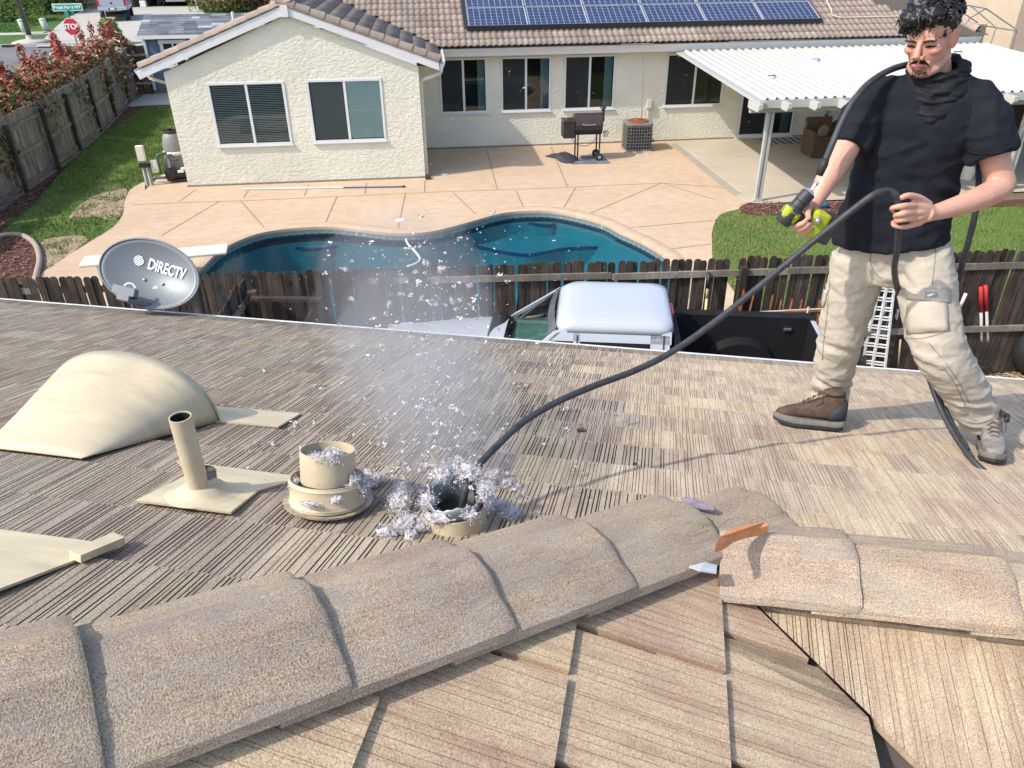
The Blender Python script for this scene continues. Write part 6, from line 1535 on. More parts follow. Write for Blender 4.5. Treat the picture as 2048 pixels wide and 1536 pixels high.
for (px_, py_) in ((281, 555), (318, 564), (308, 600)):
    x, y = (px_-298), -(py_-547); xx, yy = (x*math.cos(a0)-y*math.sin(a0))*pm2, (x*math.sin(a0)+y*math.cos(a0))*pm2
    c = D(xx, yy, bowl(xx, yy)); mb = MB(); mb.cyl(c-ez*.005, c+ez*.012, .012, 10); mb.build('bolt', M_galv, ds, True)
def pxd(px_, py_, z): 
    x, y = (px_-298), -(py_-547); return D((x*math.cos(a0)-y*math.sin(a0))*pm2, (x*math.sin(a0)+y*math.cos(a0))*pm2, z)
mb = MB(); q = [(243, 575), (287, 585), (285, 602), (276, 602), (275, 612), (251, 607), (251, 597), (241, 593)]
A = [pxd(x, y, .12) for x, y in q]; B = [pxd(x, y, .05) for x, y in q]; n = len(q)
mb.add(A+B, [tuple(range(n)), tuple(range(2*n-1, n-1, -1))]+[(k, k+n, (k+1) % n+n, (k+1) % n) for k in range(n)]); mb.build('receiver_head', M_dish, ds, bevel=.006)
mb = MB(); mb.tube(catmull([pxd(263, 579, .10), pxd(270, 574, .10), pxd(278, 575, .09), pxd(283, 582, .08)], 4), .008, 6); mb.build('receiver_bracket', M_swh, ds)
mb = MB(); mb.bar(pxd(270, 606, .09), pxd(305, 607, -.06), .05, .03); mb.build('feed_arm', M_dish, ds)
mb = MB(); mb.tube(catmull([pxd(300, 590, -.13), pxd(303, 606, -.10), V((0, 0, .12)), V((0, 0, -.02)), V((-.02, .06, -.12))], 5), .025, 10); mb.build('mast', M_white, ds, True)
mb = MB(); mb.ball(pxd(303, 570, -.13), (.07, .07, .05), 10, 6); mb.build('mount', M_galv, ds)
mb = MB(); mb.box((0, .02, -.03), (.16, .12, .02)); mb.build('foot_plate', M_galv, ds)
# loose scraps
smear('moss_twig', [(1153, 857, .045), (1168, 855, .045), (1169, 860, .045), (1155, 860, .045)], .0, plain('brown_moss', (.10, .06, .03), .95), 'small brown moss tuft on the tiles above the cable', 'moss', .012)
smear('tar_chip', [(1266, 924, .045), (1273, 925, .045), (1272, 928, .045), (1266, 927, .045)], .0, M_blackm, 'small dark chip on the golden tiles', 'chip', .006)
# ================================================================== PICKUPS
M_paint = plain('white_car_paint', (.41, .435, .47), .25, 0, .6, .02, 2); M_cglass = plain('car_glass', (.012, .014, .016), .04, 0, .8, .1)
M_wshield = glass('windscreen', (.55, .75, .72), 1.4)
M_liner = plain('black_bed_liner', (.012, .012, .013), .5, 0, .45, .3, 12, .2, 90)
M_chrome = plain('chrome', (.6, .6, .6), .12, .9, .5); M_tail = plain('tail_lamp', (.45, .012, .018), .2, 0, .6, .1)
M_cowl = plain('cowl_plastic', (.018, .018, .02), .55, 0, .4); M_inter = plain('grey_interior', (.10, .10, .095), .9)
def rrect(hx, hy, cx, c, n=5):
    out = []
    for sx, sy, a0 in ((1, 1, 0), (-1, 1, 90), (-1, -1, 180), (1, -1, 270)):
        for k in range(n+1):
            a = rad(a0+90*k/n); out.append((cx+sx*(hx-c)+c*math.cos(a), sy*(hy-c)+c*math.sin(a)))
    return out
def pickup(label, loc, rotz, lift=0.0, near=True):
    t = thing('pickup_truck', label, 'pickup truck', loc, rotz)
    L = lift
    # lower body: front half (hood, doors) as stacked outlines
    def body(x0, x1, zs, name, c=.12):
        rings = [[V((x, y, z+L)) for x, y in rrect((x1-x0)/2*fx, .98*fy, (x0+x1)/2, c)] for z, fx, fy in zs]
        mb = MB(); mb.loft(rings); return mb.build(name, M_paint, t, smooth='auto')
    body(-1.0, 2.75, ((.42, .99, .95), (.62, 1.0, 1.0), (.95, 1.0, 1.0), (1.06, .995, .985), (1.10, .985, .965)), 'body', .16)
    # hood: gently crowned panel
    mb = MB(); rings = []
    for i in range(9):
        x = 1.08+i*.205; w_ = .90-.10*(i/8)**2.2; zt = 1.20-.12*(i/8)**2.4+.05*(1-i/8)
        rings.append([V((x, w_*(k/5-1), zt+L-.09*abs(k/5-1)**3.2)) for k in range(11)])
    mb.loft(rings, caps=False, closed=False); rr2 = [[q-UP*.10 for q in r_] for r_ in rings]; mb.loft(rr2, caps=False, closed=False)
    for i in range(8):
        for e in (0, 10): mb.add([rings[i][e], rings[i+1][e], rr2[i+1][e], rr2[i][e]], [(0, 1, 2, 3)])
    mb.add(rings[8]+rr2[8], [tuple(list(range(11))+list(range(21, 10, -1)))]); mb.build('hood', M_paint, t, smooth='auto')
    mb = MB(); mb.loft([[V((1.02, -.86, 1.15+L)), V((1.02, .86, 1.15+L))], [V((1.12, -.84, 1.23+L)), V((1.12, .84, 1.23+L))], [V((1.30, -.86, 1.245+L)), V((1.30, .86, 1.245+L))]], caps=False, closed=False); mb.build('cowl', M_cowl, t)
    for s_ in (-.25, .35):
        mb = MB(); mb.bar((1.10, s_, 1.20+L), (.92, s_+.55, 1.31+L), .018, .014); mb.build('wiper', M_cowl, t)
    # greenhouse
    def gh(z, xb, xf, hy, c): return [V((x, y, z+L)) for x, y in rrect((xf-xb)/2, hy, (xf+xb)/2, c, 6)]
    # roof
    mb = MB(); mb.loft([gh(1.72, -.985, .40, .665, .16), gh(1.79, -.975, .36, .645, .17), gh(1.84, -.95, .29, .60, .18), gh(1.865, -.88, .20, .50, .2), gh(1.878, -.6, .0, .26, .2)]); mb.build('cab_roof', M_paint, t, True)
    # pillars: door uppers with window openings, as thick frames between belt and roof
    belt, top = 1.10, 1.72
    def side(s_):
        def P(x, f): return V((x, s_*(.965*(1-f)+.665*f), belt+(top-belt)*f+L))
        mb = MB()
        for a, b in (((1.12, .0), (.36, 1.0)), ((.16, 0), (.13, 1.0)), ((-.95, 0), (-.93, 1.0))):
            w_ = .075 if a[0] != -.95 else .22
            p, q = P(*a), P(*b); x_ = V((w_/2, 0, 0)); o_ = V((0, -s_*.05, 0)); sh = V((.11, 0, 0)) if a[0] == -.95 else V()
            mb.add([p-x_+sh, p+x_+sh, q+x_+sh, q-x_+sh, p-x_+o_+sh, p+x_+o_+sh, q+x_+o_+sh, q-x_+o_+sh], [(0, 1, 2, 3), (7, 6, 5, 4), (0, 4, 5, 1), (1, 5, 6, 2), (2, 6, 7, 3), (3, 7, 4, 0)])
        for f0, f1 in ((.0, .10), (.86, 1.04)):
            p = [P(1.08-.72*f0, f0), P(-.95, f0), P(-.95, f1), P(1.08-.72*f1, f1)]; o_ = V((0, -s_*.05, 0))
            mb.add(p+[q+o_ for q in p], [(0, 1, 2, 3), (7, 6, 5, 4), (0, 4, 5, 1), (1, 5, 6, 2), (2, 6, 7, 3), (3, 7, 4, 0)])
        return mb.build('door_frame', M_paint, t)
    side(1); side(-1)
    for s_ in (1, -1):
        def P(x, f): return V((x, s_*(.958*(1-f)+.658*f), belt+(top-belt)*f+L))
        for nm, pts in (('front_window', [(1.0, .08), (.17, .08), (.15, .88), (.30, .90), (.46, .80)]), ('rear_window', [(.11, .08), (-.78, .08), (-.79, .7), (-.72, .88), (.09, .9)])):
            mb = MB(); mb.add([P(*q) for q in pts], [tuple(range(len(pts)))]); mb.build(nm, M_cglass, t)
        mb = MB(); mb.bar(P(.135, -.9)+V((0, s_*.018, 0)), P(.13, .98)+V((0, s_*.018, 0)), .012, .008, up=(1, 0, 0)); mb.bar(P(-.84, -.9)+V((0, s_*.018, 0)), P(-.86, 1.02)+V((0, s_*.018, 0)), .012, .008, up=(1, 0, 0)); o = mb.build('door_gap', M_cowl, t); o['kind'] = 'stuff'
        mb = MB(); mb.box((.95, s_*1.10, 1.20+L), (.12, .22, .26)); mb.build('mirror', M_cowl, t, bevel=.04)
        for x in (.35, -.6):
            mb = MB(); mb.box((x, s_*.995, .98+L), (.18, .03, .035)); mb.build('door_handle', M_chrome, t)
    # windscreen, rear glass, dashboard
    mb = MB(); n = 8
    lo = [V((1.10-.10*(k/n*2-1)**2, .86*(k/n*2-1), 1.15+L)) for k in range(n+1)]; hi = [V((.42-.05*(k/n*2-1)**2, .61*(k/n*2-1), 1.75+L)) for k in range(n+1)]
    mb.loft([lo, hi], caps=False, closed=False); mb.build('windscreen', M_wshield, t, True)
    mb = MB(); md = [lo[k]*.12+hi[k]*.88+V((.004, 0, .006)) for k in range(n+1)]; mb.loft([md, [h_+V((.004, 0, .006)) for h_ in hi]], caps=False, closed=False); mb.build('screen_band', plain('sun_band', (.09, .10, .12), .1, 0, .6), t, True)
    mb = MB(); mb.box((.62, 0, 1.05+L), (.7, 1.6, .16)); mb.build('dashboard', plain('dash_teal', (.20, .30, .28), .7), t, bevel=.04)
    mb = MB()
    for y in (-.42, .42): mb.box((-.1, y, 1.05+L), (.5, .5, .5)); mb.box((-.35, y, 1.35+L), (.16, .46, .5))
    mb.box((-.85, 0, 1.1+L), (.3, 1.6, .5)); o = mb.build('seats', M_inter, t); o['kind'] = 'stuff'
    mb = MB(); mb.add([(-1.0, -.66, 1.2+L), (-1.0, .66, 1.2+L), (-.99, .6, 1.68+L), (-.99, -.6, 1.68+L)], [(0, 1, 2, 3)]); mb.build('rear_glass', M_cglass, t)
    mb = MB(); mb.box((-1.0, 0, 1.1+L), (.02, 1.86, .35)); mb.build('cab_back', M_paint, t)
    mb = MB(); mb.box((-.995, 0, 1.745+L), (.035, .32, .055)); mb.build('brake_light', M_tail, t, bevel=.008)
    # bed
    mb = MB(); bx0, bx1 = -2.95, -1.06
    for y in (-.90, .90): mb.box(((bx0+bx1)/2, y, .93+L), (bx1-bx0, .14, .74))
    mb.box((bx1-.03, 0, .93+L), (.06, 1.66, .74)); mb.build('bed_side', M_paint, t, bevel=.02)
    mb = MB(); mb.box((bx0+.02, 0, .93+L), (.07, 1.66, .72)); mb.build('tailgate', M_paint, t, bevel=.015)
    mb = MB(); I = [(bx0+.07, -.82), (bx1-.07, -.82), (bx1-.07, .82), (bx0+.07, .82)]; z0_, z1__ = .66+L, 1.305+L
    mb.add([(x, y, z) for z in (z0_, z1__) for x, y in I], [(0, 1, 2, 3), (0, 4, 5, 1), (1, 5, 6, 2), (2, 6, 7, 3), (3, 7, 4, 0)])
    for y in (-.90, .90): mb.box(((bx0+bx1)/2, y, 1.312+L), (bx1-bx0-.02, .17, .025))
    mb.box((bx1-.04, 0, 1.312+L), (.1, 1.66, .025)); mb.build('bed_liner', M_liner, t)
    for s_ in (-1, 1):
        mb = MB(); rings = []
        for k in range(13):
            a = math.pi*k/12; rings.append([V((-2.05+.46*math.cos(a), s_*.82, .66+L+.36*math.sin(a))), V((-2.05+.44*math.cos(a), s_*.63, .66+L+.34*math.sin(a)))])
        mb.loft(rings, caps=False, closed=False); mb.add([r_[1] for r_ in rings], [tuple(range(13))]); mb.build('wheel_arch', M_liner, t, smooth='auto')
        mb = MB(); mb.box((-2.62, s_*.80, 1.16+L), (.10, .03, .04)); mb.build('tie_down', M_chrome, t, bevel=.006)
        mb = MB(); mb.box((bx0-.01, s_*.90, 1.02+L), (.06, .15, .40)); mb.build('tail_light', M_tail, t, bevel=.015)
        mb = MB(); mb.box((2.74, s_*.76, .92+L), (.07, .36, .22)); mb.build('headlight', M_chrome, t, bevel=.02)
        for x in (1.85, -2.05):
            mb = MB(); mb.lathe([(.22, -.13), (.36, -.14), (.39, -.09), (.39, .09), (.36, .14), (.22, .13)], (x, s_*.84, .39), 24, M=Matrix.Rotation(rad(90), 3, 'X')); wq = mb.build('wheel', M_rubber, t, smooth='auto')
            mb = MB(); mb.lathe([(0, .02), (.06, .06), (.20, .02), (.235, .10), (.235, -.12)], (x, s_*.84, .39), 16, M=Matrix.Rotation(rad(-90*s_), 3, 'X')); mb.build('rim', M_steel, wq)
    mb = MB(); mb.box((-3.06, 0, .62+L), (.16, 1.92, .20)); mb.box((-3.02, 0, .52+L), (.1, 1.2, .1)); mb.build('rear_bumper', M_paint, t, bevel=.03)
    mb = MB(); mb.box((-3.145, 0, .63+L), (.015, .5, .16)); mb.build('plate_recess', M_cowl, t)
    mb = MB(); mb.box((-3.155, 0, .635+L), (.01, .32, .12)); mb.build('number_plate', M_swh, t)
    mb = MB(); mb.box((-2.975, 0, 1.0+L), (.02, .14, .10)); mb.build('tailgate_badge', M_cowl, t, bevel=.02)
    mb = MB(); mb.box((2.82, 0, .60+L), (.16, 1.94, .24)); mb.build('front_bumper', M_chrome, t, bevel=.04)
    mb = MB(); mb.box((2.75, 0, .90+L), (.05, 1.1, .26)); mb.build('grille', M_cowl, t)
    mb = MB(); mb.box((0, 0, .42), (5.0, 1.2, .16)); mb.build('chassis', M_cowl, t)
    return t
rf_ = G(1322, 573, 1.30); hdg = rad(180-12)
T0 = V((rf_.x, rf_.y, 0))
# far rear roof corner in truck space: (-0.93, -0.60)
cxr, cyr = -.90, -.60
ox = T0.x-(cxr*math.cos(hdg)-cyr*math.sin(hdg)); oy = T0.y-(cxr*math.sin(hdg)+cyr*math.cos(hdg))
tr1 = pickup('white crew cab pickup with black bed liner, parked between the roof eave and the fence', (ox, oy, LOW), hdg)
p2 = G(213, 47); tr2 = pickup('white lifted pickup seen from behind on the far driveway', (p2.x-.3, p2.y+3.6, 0), rad(90+14), lift=.28)
mb = MB(); c_ = G(1332, 720, 1.0)
# paper scrap on the bed floor edge
q = G(1343, 717, .70+LOW); mb = MB(); mb.box((0, 0, .0), (.22, .14, .006)); o = mb.build('paper_sheet', M_swh, None, loc=(q.x, q.y, .672+LOW), rot=(0, 0, .3)); tag(o, 'white paper scrap lying in the black truck bed', 'paper')
# ================================================================== TOOLS ALONG THE FENCE
M_wood = plain('tool_wood', (.42, .33, .2), .7, 0, .3, .2, 20); M_yel = plain('yellow_handle', (.62, .52, .22), .5, 0, .4, .1); M_redh = plain('red_grip', (.42, .03, .03), .5, 0, .4, .15); M_grn = plain('green_handle', (.015, .24, .09), .4, 0, .5, .1); M_wpl = plain('white_plastic', (.74, .74, .71), .5, 0, .4, .04); M_pvcg = plain('dusty_white_handle', (.46, .45, .42), .7, 0, .3, .12, 20)
def lean_tool(name, label, cat, top, bot, parts):
    a, b = V(bot), V(top); rt = thing(name, label, cat, (a.x, a.y, a.z)); o = V((a.x, a.y, a.z))
    for nm, f0, f1, r_, m_ in parts:
        mb = MB(); mb.cyl(a+(b-a)*f0-o, a+(b-a)*f1-o, r_, 8); mb.build(nm, m_, rt, True)
    return rt
def fpx(x, y, dy=-.06):
    Y = 9.5
    for _ in range(5): Y = fy(onY(x, y, Y).x)+dy
    return onY(x, y, Y)
a = fpx(1418, 545, -.08); t_ = lean_tool('long_tool', 'tool with a black grip and yellow handle leaning on the fence behind the truck bed', 'tool', a, (onY(1409, 690, fy(a.x)-.45).x, fy(a.x)-.45, LOW+.02), [('handle', .3, .8, .018, M_yel), ('ferrule', .8, .9, .019, M_wood), ('grip', .88, 1.0, .026, M_blackm), ('head', .0, .3, .02, M_yel)])
# rusty rebar rack
rr_ = thing('rebar_rack', 'rusty steel rake-like rack leaning against the fence beyond the truck bed', 'rack', (3.9, 9.0, LOW))
RO_ = V((3.9, 9.0, LOW))
def rb(a, b, r_=.013):
    mb = MB(); mb.cyl(V(a)-RO_, V(b)-RO_, r_, 6); return mb.build('bar', M_rust, rr_)
rb(fpx(1437, 627, -.40), fpx(1650, 622, -.40), .017)
mb = MB(); mb.cyl(fpx(1520, 624, -.44)-RO_, fpx(1655, 617, -.3)-RO_, .012, 6); mb.build('pipe', M_pvcg, rr_)
for (x0, y0, x1, y1) in ((1488, 580, 1470, 660), (1508, 588, 1490, 660), (1546, 590, 1530, 665), (1563, 600, 1550, 665), (1585, 598, 1570, 665), (1604, 600, 1590, 670), (1640, 600, 1630, 670)):
    rb(fpx(x0, y0, -.18), fpx(x1, y1, -.5))
mb = MB(); mb.cyl(fpx(1617, 614, -.38)-RO_, fpx(1608, 660, -.55)-RO_, .016, 6); mb.build('wooden_stick', M_wood, rr_)
mb = MB(); mb.cyl(fpx(1489, 583, -.14)-RO_, fpx(1471, 662, -.4)-RO_, .02, 6); mb.build('angle_iron', M_rust, rr_)
# white lattice shelf panel
la, lb_ = fpx(1770, 552, -.10), fpx(1722, 748, -.85); 
tl2, tr2_, br2, bl2 = fpx(1752, 556, -.12), fpx(1790, 560, -.12), G(1768, 752, LOW+.05), G(1700, 742, LOW+.05)
lt = thing('lattice_shelf', 'white plastic lattice shelving panel leaning on the fence behind the man', 'shelf panel', (br2.x, br2.y, LOW)); LO = V((br2.x, br2.y, LOW))
def lp2(u, v): return (bl2*(1-u)+br2*u)*(1-v)+(tl2*(1-u)+tr2_*u)*v-LO
for u in (0, .28, .62, 1.0):
    mb = MB(); mb.bar(lp2(u, 0), lp2(u, 1), .034 if u in (.28, .62) else .026, .03, up=(0, -1, 0)); mb.build('upright', M_wpl, lt)
for k in range(11):
    v = .02+k*.096
    for d_ in (0, .028):
        mb = MB(); mb.bar(lp2(0, v+d_), lp2(1, v+d_), .016, .02, up=(0, -1, 0)); mb.build('cross_bar', M_wpl, lt)
mb = MB(); mb.bar(lp2(-.06, .0), lp2(.05, .12), .12, .03); mb.build('grey_foot', M_tank, lt)
def tool_px(name, label, cat, top, bot, parts, dt=-.08, zb=-.47):
    return lean_tool(name, label, cat, fpx(*top, dt), G(*bot, zb), parts)
tool_px('grabber_pole', 'green pole with a white tip leaning on the fence behind the left knee', 'pole', (1932, 587), (1862, 742), [('pole', .0, .82, .018, M_grn), ('tip', .82, 1.0, .022, M_wpl)])
lop = tool_px('loppers', 'loppers with two white handles and red grips standing against the fence at right', 'loppers', (1962, 574), (1963, 738), [('handle', .12, .72, .020, M_pvcg), ('grip', .72, 1.0, .028, M_redh)])
o = V(lop.location); a, b = G(1978, 738, LOW+.03), fpx(1971, 571, -.08)
for nm, f0, f1, r_, m_ in (('handle', .12, .72, .020, M_pvcg), ('grip', .72, 1.0, .028, M_redh)):
    mb = MB(); mb.cyl(a+(b-a)*f0-o, a+(b-a)*f1-o, r_, 8); mb.build(nm, m_, lop, True)
mb = MB(); mb.box(tuple(G(1968, 742, LOW+.08)-o), (.14, .08, .2)); mb.build('cutter_head', M_blackm, lop, bevel=.02)
tool_px('shovel_handle', 'dark shovel with a D grip half hidden behind the left knee', 'shovel', (1918, 625), (1926, 730), [('shaft', 0, .92, .02, M_tank), ('grip', .92, 1.0, .04, M_blackm)])
tool_px('broom_stick', 'pale stick with a green end between the lattice panel and the leg', 'stick', (1801, 680), (1795, 745), [('stick', .06, 1, .014, M_wood), ('green_end', 0, .06, .02, M_grn)])
tool_px('metal_pole', 'thin grey metal pole leaning beside the white lattice panel', 'pole', (1796, 620), (1776, 715), [('pole', 0, 1, .02, M_tank)])
tool_px('pale_batten', 'pale wooden batten standing behind the lattice panel', 'batten', (1772, 600), (1750, 735), [('batten', 0, 1, .022, M_pvcg)], -.03)
tool_px('cane', 'thin yellowish cane leaning on the fence beside the trouser pocket', 'cane', (1897, 553), (1880, 700), [('cane', 0, 1, .012, M_wood)])
sw = G(1985, 755, LOW)
scatter('straw_litter', [[(sw.x-1.7, sw.y-.8), (sw.x+2.5, sw.y-.9), (sw.x+2.5, sw.y+.6), (sw.x-1.7, sw.y+.6)]], 2600, M_tan, .16, .008, 61, True, z0=LOW-.015)
rp = G(1838, 742, LOW); mb = MB(); mb.tube(catmull([rp+V((-.5, .05, .03)), rp+V((-.1, .1, .05)), rp+V((.3, .02, .04)), rp+V((.7, -.1, .03))], 4), .03, 6); tag(mb.build('orange_mesh_roll', M_mortar if 'M_mortar' in globals() else M_rust, None, True), 'roll of orange netting on the ground behind the left boot', 'netting')
tt = G(2052, 700, LOW+.4); tw = thing('spare_tyre', 'black tyre at the right edge of the photo by the fence', 'tyre', (tt.x+.22, tt.y, LOW))
mb = MB(); mb.lathe([(.24, -.12), (.36, -.13), (.40, -.08), (.40, .08), (.36, .13), (.24, .12), (.24, -.12)], (0, 0, .40), 22, M=Matrix.Rotation(rad(90), 3, 'X') @ Matrix.Rotation(.2, 3, 'Y')); mb.build('tyre', M_rubber, tw, smooth='auto')
gp = G(1862, 738, LOW+.05); pb_ = thing('glass_jar', 'crumpled clear plastic bag on the ground by the orange netting', 'plastic bag', (gp.x, gp.y, LOW))
mb = MB(); mb.ball((0, 0, .09), (.16, .12, .10), 9, 6); mb.build('bag', plain('clear_plastic', (.55, .58, .6), .15, 0, .7, .3, 12), pb_)
# ================================================================== THE MAN
def skin_mat():
    t = NT('skin'); c = t.coord('Object'); n1 = t.noise(c, 14, 4, .6); n2 = t.noise(c, 160, 2, .6)
    at = t.n('ShaderNodeVertexColor'); at.layer_name = 'tone'
    cc = t.ramp(n1, [(.3, (.49, .255, .175)), (.7, (.57, .325, .235))])
    cc = t.mix(1.0, cc, at.outputs[0], 'MULTIPLY')
    return t.fin(cc, .5, t.bump(n2, .08, .002), 0, .35)
M_skin = skin_mat()
def cloth(name, a, b, sc_, weave, spec=.2, bs=.35, rough=.9):
    t = NT(name); c = t.coord('Object'); n1 = t.noise(c, sc_, 5, .6); n2 = t.noise(c, weave, 2, .5); n3 = t.noise(t.mapv(c, (5, 5, 9), (.4, .3, .5)), 1.0, 4, .55)
    cc = t.ramp(n1, [(.3, a), (.7, b)])
    return t.fin(cc, rough, t.bump(n3, bs, .03, t.bump(n2, .12, .002)), 0, spec)
M_shirt = cloth('black_cotton', (.0095, .011, .015), (.016, .018, .024), 5, 260, .15, .5)
M_gait = cloth('black_knit', (.007, .008, .010), (.014, .015, .018), 12, 300, .25, .5, .75)
M_trou = cloth('khaki_canvas', (.375, .33, .262), (.455, .405, .33), 4, 240, .15, .35)
M_seam = plain('khaki_seam', (.29, .25, .195), .9, 0, .1, .1, 20)
M_boot = plain('brown_suede', (.085, .055, .04), .8, 0, .2, .45, 18, .4, 60)
M_dusty = plain('dusty_suede', (.22, .20, .185), .95, 0, .1, .4, 22, .4, 60)
M_sole = plain('rubber_sole', (.16, .15, .125), .7, 0, .3, .25, 30); M_sole2 = plain('black_lugs', (.03, .03, .03), .7)
M_heel = plain('navy_panel', (.03, .036, .045), .7, 0, .3, .15); M_lace = plain('brown_lace', (.10, .075, .05), .9)
M_hair = plain('black_hair', (.010, .009, .009), .42, 0, .45, .4, 40); M_beard = plain('dark_stubble', (.018, .012, .010), .7, 0, .2, .3, 40)
M_lip = plain('lips', (.46, .17, .15), .45, 0, .4, .1, 30)
P_ = dict(ra=AT(1655, 812, 3.22), rk=AT(1680, 678, 3.13), rh=AT(1722, 520, 3.11), lh=AT(1838, 510, 3.02), lk=AT(1876, 690, 2.80), la=AT(1962, 838, 2.82),
          rs=AT(1762, 172, 3.09), ls=AT(1952, 180, 2.97), re=AT(1696, 290, 3.0), rw=AT(1626, 408, 2.87), le=AT(2003, 372, 2.88), lw=AT(1874, 424, 2.72))
lat = (P_['ls']-P_['rs']); lat.z = 0; lat.normalize(); fwd = V((lat.y, -lat.x, 0))        # to the man's left, and the way his chest faces
man = thing('person', 'man in black T-shirt, khaki cargo trousers and boots standing on the roof with a drill', 'person', tuple(RFW(1800, 890)))
MO = V(man.location)
def fuse(name, mb, m_, vox, smooth_n, parent, disp=None, sub=0):
    me = mb.mesh(name, m_); o = bpy.data.objects.new(name, me); COL.objects.link(o)
    r_ = o.modifiers.new('r', 'REMESH'); r_.mode = 'VOXEL'; r_.voxel_size = vox; r_.use_smooth_shade = True
    s_ = o.modifiers.new('s', 'SMOOTH'); s_.iterations = smooth_n; s_.factor = .5
    dg = bpy.context.evaluated_depsgraph_get(); dg.update(); me2 = bpy.data.meshes.new_from_object(o.evaluated_get(dg)); bpy.data.objects.remove(o)
    me2.name = name
    if disp:
        me2.calc_loop_triangles(); nn = [v.normal.copy() for v in me2.vertices]
        for v, n_ in zip(me2.vertices, nn): v.co = v.co+n_*disp(v.co, n_)
    for v in me2.vertices: v.co = v.co-MO
    me2.materials.clear(); me2.materials.append(m_)
    me2.polygons.foreach_set('use_smooth', [True]*len(me2.polygons)); me2.update()
    return link(name, me2, parent)
def ring_e(c, a, b, ax=None, ay=None, n=28, tilt=0.0, pw=2.2):
    ax = lat if ax is None else ax; ay = fwd if ay is None else ay; out = []
    for k in range(n):
        t = 2*math.pi*k/n; ct, st = math.cos(t), math.sin(t); ct = math.copysign(abs(ct)**(2/pw), ct); st = math.copysign(abs(st)**(2/pw), st)
        out.append(c+ax*(a*ct)+ay*(b*st)+UP*(tilt*st))
    return out
# ---- head frame
hc = AT(1862, 72, 2.985)
hf = (_r0*(-.72)+_hf*(-.69)).normalized(); hf = (hf+UP*(-.30)).normalized()
hl = UP.cross(hf).normalized()*1.0            # his left
hl = (hl+UP*.06).normalized(); hu = hf.cross(hl)*1.0
if hu.z < 0: hu = -hu
MH = Matrix((hl, hf, hu)).transposed()
def Hd(x, y, z): return hc+MH @ V((x, y, z))
# ---- one continuous body
mb = MB()
mb.ball(Hd(0, -.014, .038), (.075, .096, .082), 24, 18, MH)
mb.ball(Hd(0, .022, -.028), (.064, .066, .090), 20, 16, MH); mb.ball(Hd(0, .030, -.078), (.052, .054, .040), 18, 12, MH)
mb.ball(Hd(0, .068, -.106), (.027, .020, .020), 14, 10, MH); mb.ball(Hd(0, .074, .030), (.046, .017, .030), 16, 10, MH)
for s_ in (-1, 1):
    mb.ball(Hd(s_*.040, .060, -.022), (.024, .024, .019), 12, 9, MH); mb.ball(Hd(s_*.027, .082, .016), (.025, .011, .0075), 12, 8, MH)
    mb.ball(Hd(s_*.031, .074, -.002), (.015, .011, .008), 12, 8, MH)
    mb.ball(Hd(s_*.014, .100, -.038), (.0095, .010, .008), 10, 8, MH)
    e_ = MH @ (Matrix.Rotation(s_*.35, 3, 'Z') @ Matrix.Rotation(.12, 3, 'X'))
    mb.ball(Hd(s_*.077, -.008, -.008), (.008, .020, .033), 14, 10, e_); mb.ball(Hd(s_*.080, -.013, .012), (.010, .017, .014), 12, 8, e_); mb.ball(Hd(s_*.074, -.002, -.034), (.009, .010, .010), 10, 8, e_)
    mb.tube([Hd(s_*.052, -.02, -.07), Hd(s_*.040, .045, -.095), Hd(s_*.012, .07, -.108)], [.020, .020, .017], 10)
mb.tube([Hd(0, .082, .018), Hd(0, .096, -.005), Hd(0, .112, -.030), Hd(0, .106, -.041)], [.008, .0095, .0125, .009], 12)
mb.ball(Hd(0, .090, -.0665), (.025, .011, .0062), 12, 8, MH); mb.ball(Hd(0, .089, -.0775), (.021, .011, .0068), 12, 8, MH); mb.ball(Hd(0, .076, -.072), (.036, .018, .020), 14, 10, MH)
nk = AT(1872, 165, 3.03)
mb.tube([Hd(0, -.020, -.02), Hd(0, -.028, -.09), nk*.6+Hd(0, -.03, -.12)*.4, nk-UP*.04], [.062, .058, .058, .070], 18)
# trunk core (inside the clothes)
def tr_ring(px, py, d, a, b): return ring_e(AT(px, py, d), a, b)
mb.loft([tr_ring(1870, 168, 3.03, .08, .065), tr_ring(1855, 200, 3.035, .13, .08), tr_ring(1838, 235, 3.04, .17, .10), tr_ring(1812, 325, 3.06, .15, .095), tr_ring(1792, 420, 3.07, .145, .095), tr_ring(1780, 500, 3.07, .155, .10), tr_ring(1778, 540, 3.07, .12, .09)])
for a_, b_, c_ in (('rh', 'rk', 'ra'), ('lh', 'lk', 'la')): mb.tube([P_[a_], P_[b_], P_[c_]], [.085, .062, .045], 14)
# arms
mb.tube(catmull([P_['rs']-UP*.05, P_['re']+V((.0, .01, .03)), P_['re']], 5), [.042]*3+[.048]*2+[.050]*6, 16)
ra_pts = catmull([P_['re']+(P_['rs']-P_['re'])*.2, P_['re'], AT(1662, 345, 2.93), P_['rw'], AT(1612, 428, 2.855)], 5)
mb.tube(ra_pts, [.048+.0*i for i in range(5)]+[.049, .050, .050, .049, .048]+[.046, .043, .040, .036, .033]+[.031, .029, .030, .032, .034, .034], 16)
mb.tube(catmull([P_['ls']-UP*.06, (P_['ls']+P_['le'])*.5, P_['le']], 5), [.042, .045, .050, .056, .055, .054, .053, .052, .051, .050, .049], 16)
la_pts = catmull([P_['le']+(P_['ls']-P_['le'])*.12, P_['le'], AT(1955, 398, 2.80), P_['lw'], AT(1850, 427, 2.695)], 5)
mb.tube(la_pts, [.044, .045, .046, .046, .046, .047, .048, .048, .047, .045, .043, .041, .038, .035, .032, .030, .028, .029, .031, .032, .032], 16)
